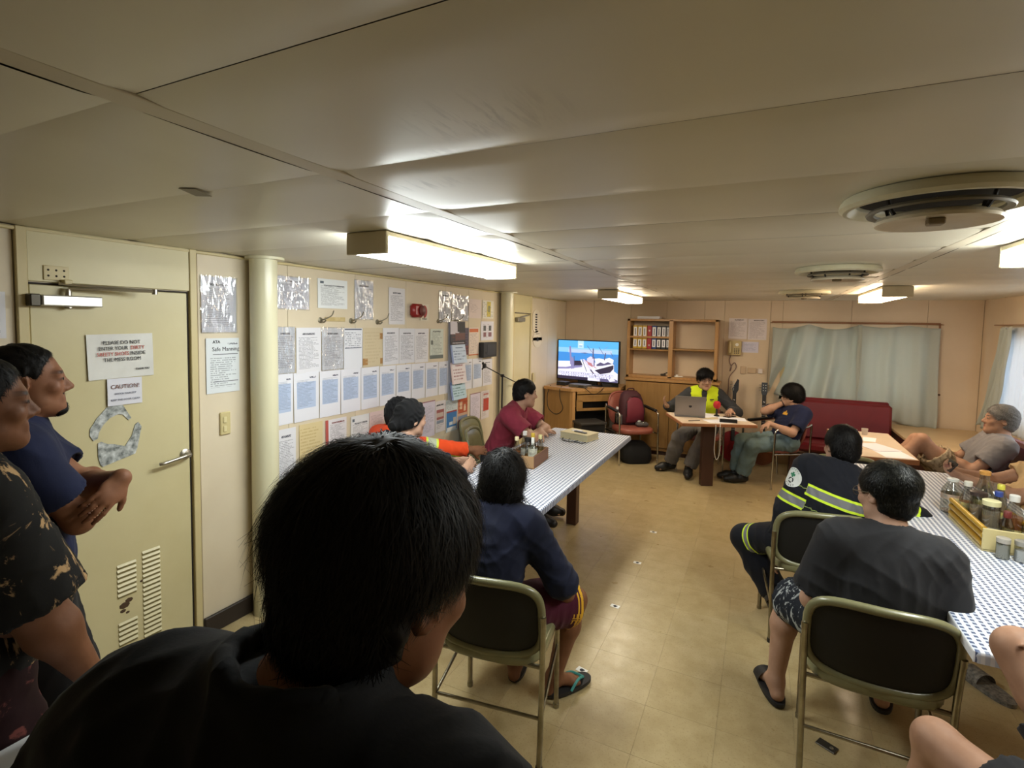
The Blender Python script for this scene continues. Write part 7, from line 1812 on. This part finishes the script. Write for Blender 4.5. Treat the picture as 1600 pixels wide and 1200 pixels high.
# reclining man
I = person('person in a grey t-shirt and camouflage shorts reclining on the bench', (1.585, 5.50, .43), 90, (-28, 0), .08, 0, (88, -6, 0), 1.0, sk=SK4, h=.0075,
       arms=dict(R=dict(w=(1.40, 5.60, .72), e=(.6, -.6, -.5), n=(0, 0, -1)), L=dict(w=(1.40, 5.45, .74), e=(-.6, -.5, -.9), n=(0, 0, -1))), legs=dict(R=dict(a=(1.0, 5.62, .41), kn=(1.27, 5.61, .79), t=(.1, 1, 0)), L=dict(a=(1.0, 5.42, .44), kn=(1.265, 5.42, .825), t=(0, 1, 0))),
       top=dict(m=M_grey, sleeve=.62, loose=.02, infl=.016, hem=.08, seed=23, wrinkle=.010), bottom=dict(m=M_khaki, len=.72, loose=.035, name='shorts', wrinkle=.014), shoes=dict(kind='slide', m=M_slip),
       hair=hairdo(seed=91, m=M_greyhair, thick=.020, n=2500, len=.035, front=.06, nape=-.075))
w0 = I['A']['R']; T = [cone(w0['wr'] - nrm(w0['wr'] - w0['el']) * .02, w0['wr'] - nrm(w0['wr'] - w0['el']) * .09, .037, .041, .0)]; V, Q = solid(T, .006); np_mesh('wrist_brace', V, Q, mat('brace_grey', '#4b4a45', .8), I['root'], I['org'])
# phone user at the right edge
I = person('person in a beige t-shirt leaning back with a phone in both hands', (1.50, 4.24, .49), 90, (-27, 0), .1, 0, (92, 14, 0), .97, sk=SK4, h=.0075, fat=.075,
       arms=dict(R=dict(w=(1.22, 4.30, .825), e=(.7, -.5, -.6), d=(-.2, .8, .3), n=(-.6, 0, .7), curl=.6), L=dict(w=(1.22, 4.19, .815), e=(-.7, -.5, -.7), d=(.2, .8, .3), n=(.6, 0, .7), curl=.6)), legs=dict(R=dict(a=(.98, 4.36, .09)), L=dict(a=(.98, 4.12, .09))),
       top=dict(m=M_beige, sleeve=.55, loose=.02, infl=.014, hem=.08, seed=24, wrinkle=.012), bottom=dict(m=M_dshort, len=.85, loose=.03, name='shorts'), shoes=dict(kind='slide', m=M_slip), hair=hairdo(seed=101, front=.06, thick=.012))
m = MB(); m.box((0, 0, 0), (.15, .008, .075), bev=.003); o = m.build('mobile_phone', mat('phone_black', '#1e1b1a', .25), None, loc=(1.15, 4.245, .875), rot=(math.radians(35), 0, math.radians(90))); tagit(o, 'dark mobile phone held by the man in the beige shirt', 'phone')
# bare knees at the bottom right
person('person at the right edge with bare knees and dark shorts', (.82, 1.58, .53), 46, (-20, 0), .1, 0, (30, 5, 0), 1.06, sk=SK4, h=.0065,
       arms=dict(R=dict(w=('l', .26, .20, .30), e=(.8, -.3, -.4)), L=dict(w=('l', -.22, -.05, -.02), e=(-.4, -.8, -.3))), legs=dict(R=dict(a=(.87, 1.86, .50), kn=(.72, 1.97, .82), t=(-.4, 1, 0)), L=dict(a=(.53, 1.90, .10), kn=(.51, 1.83, .56), t=(-.3, 1, 0))),
       top=dict(m=cloth('wine_tee', '#4a1820', '#40141c'), sleeve=.7, loose=.02, infl=.016, seed=25), bottom=dict(m=M_dshort, len=.62, loose=.03, name='shorts'), hair=hairdo(seed=111))
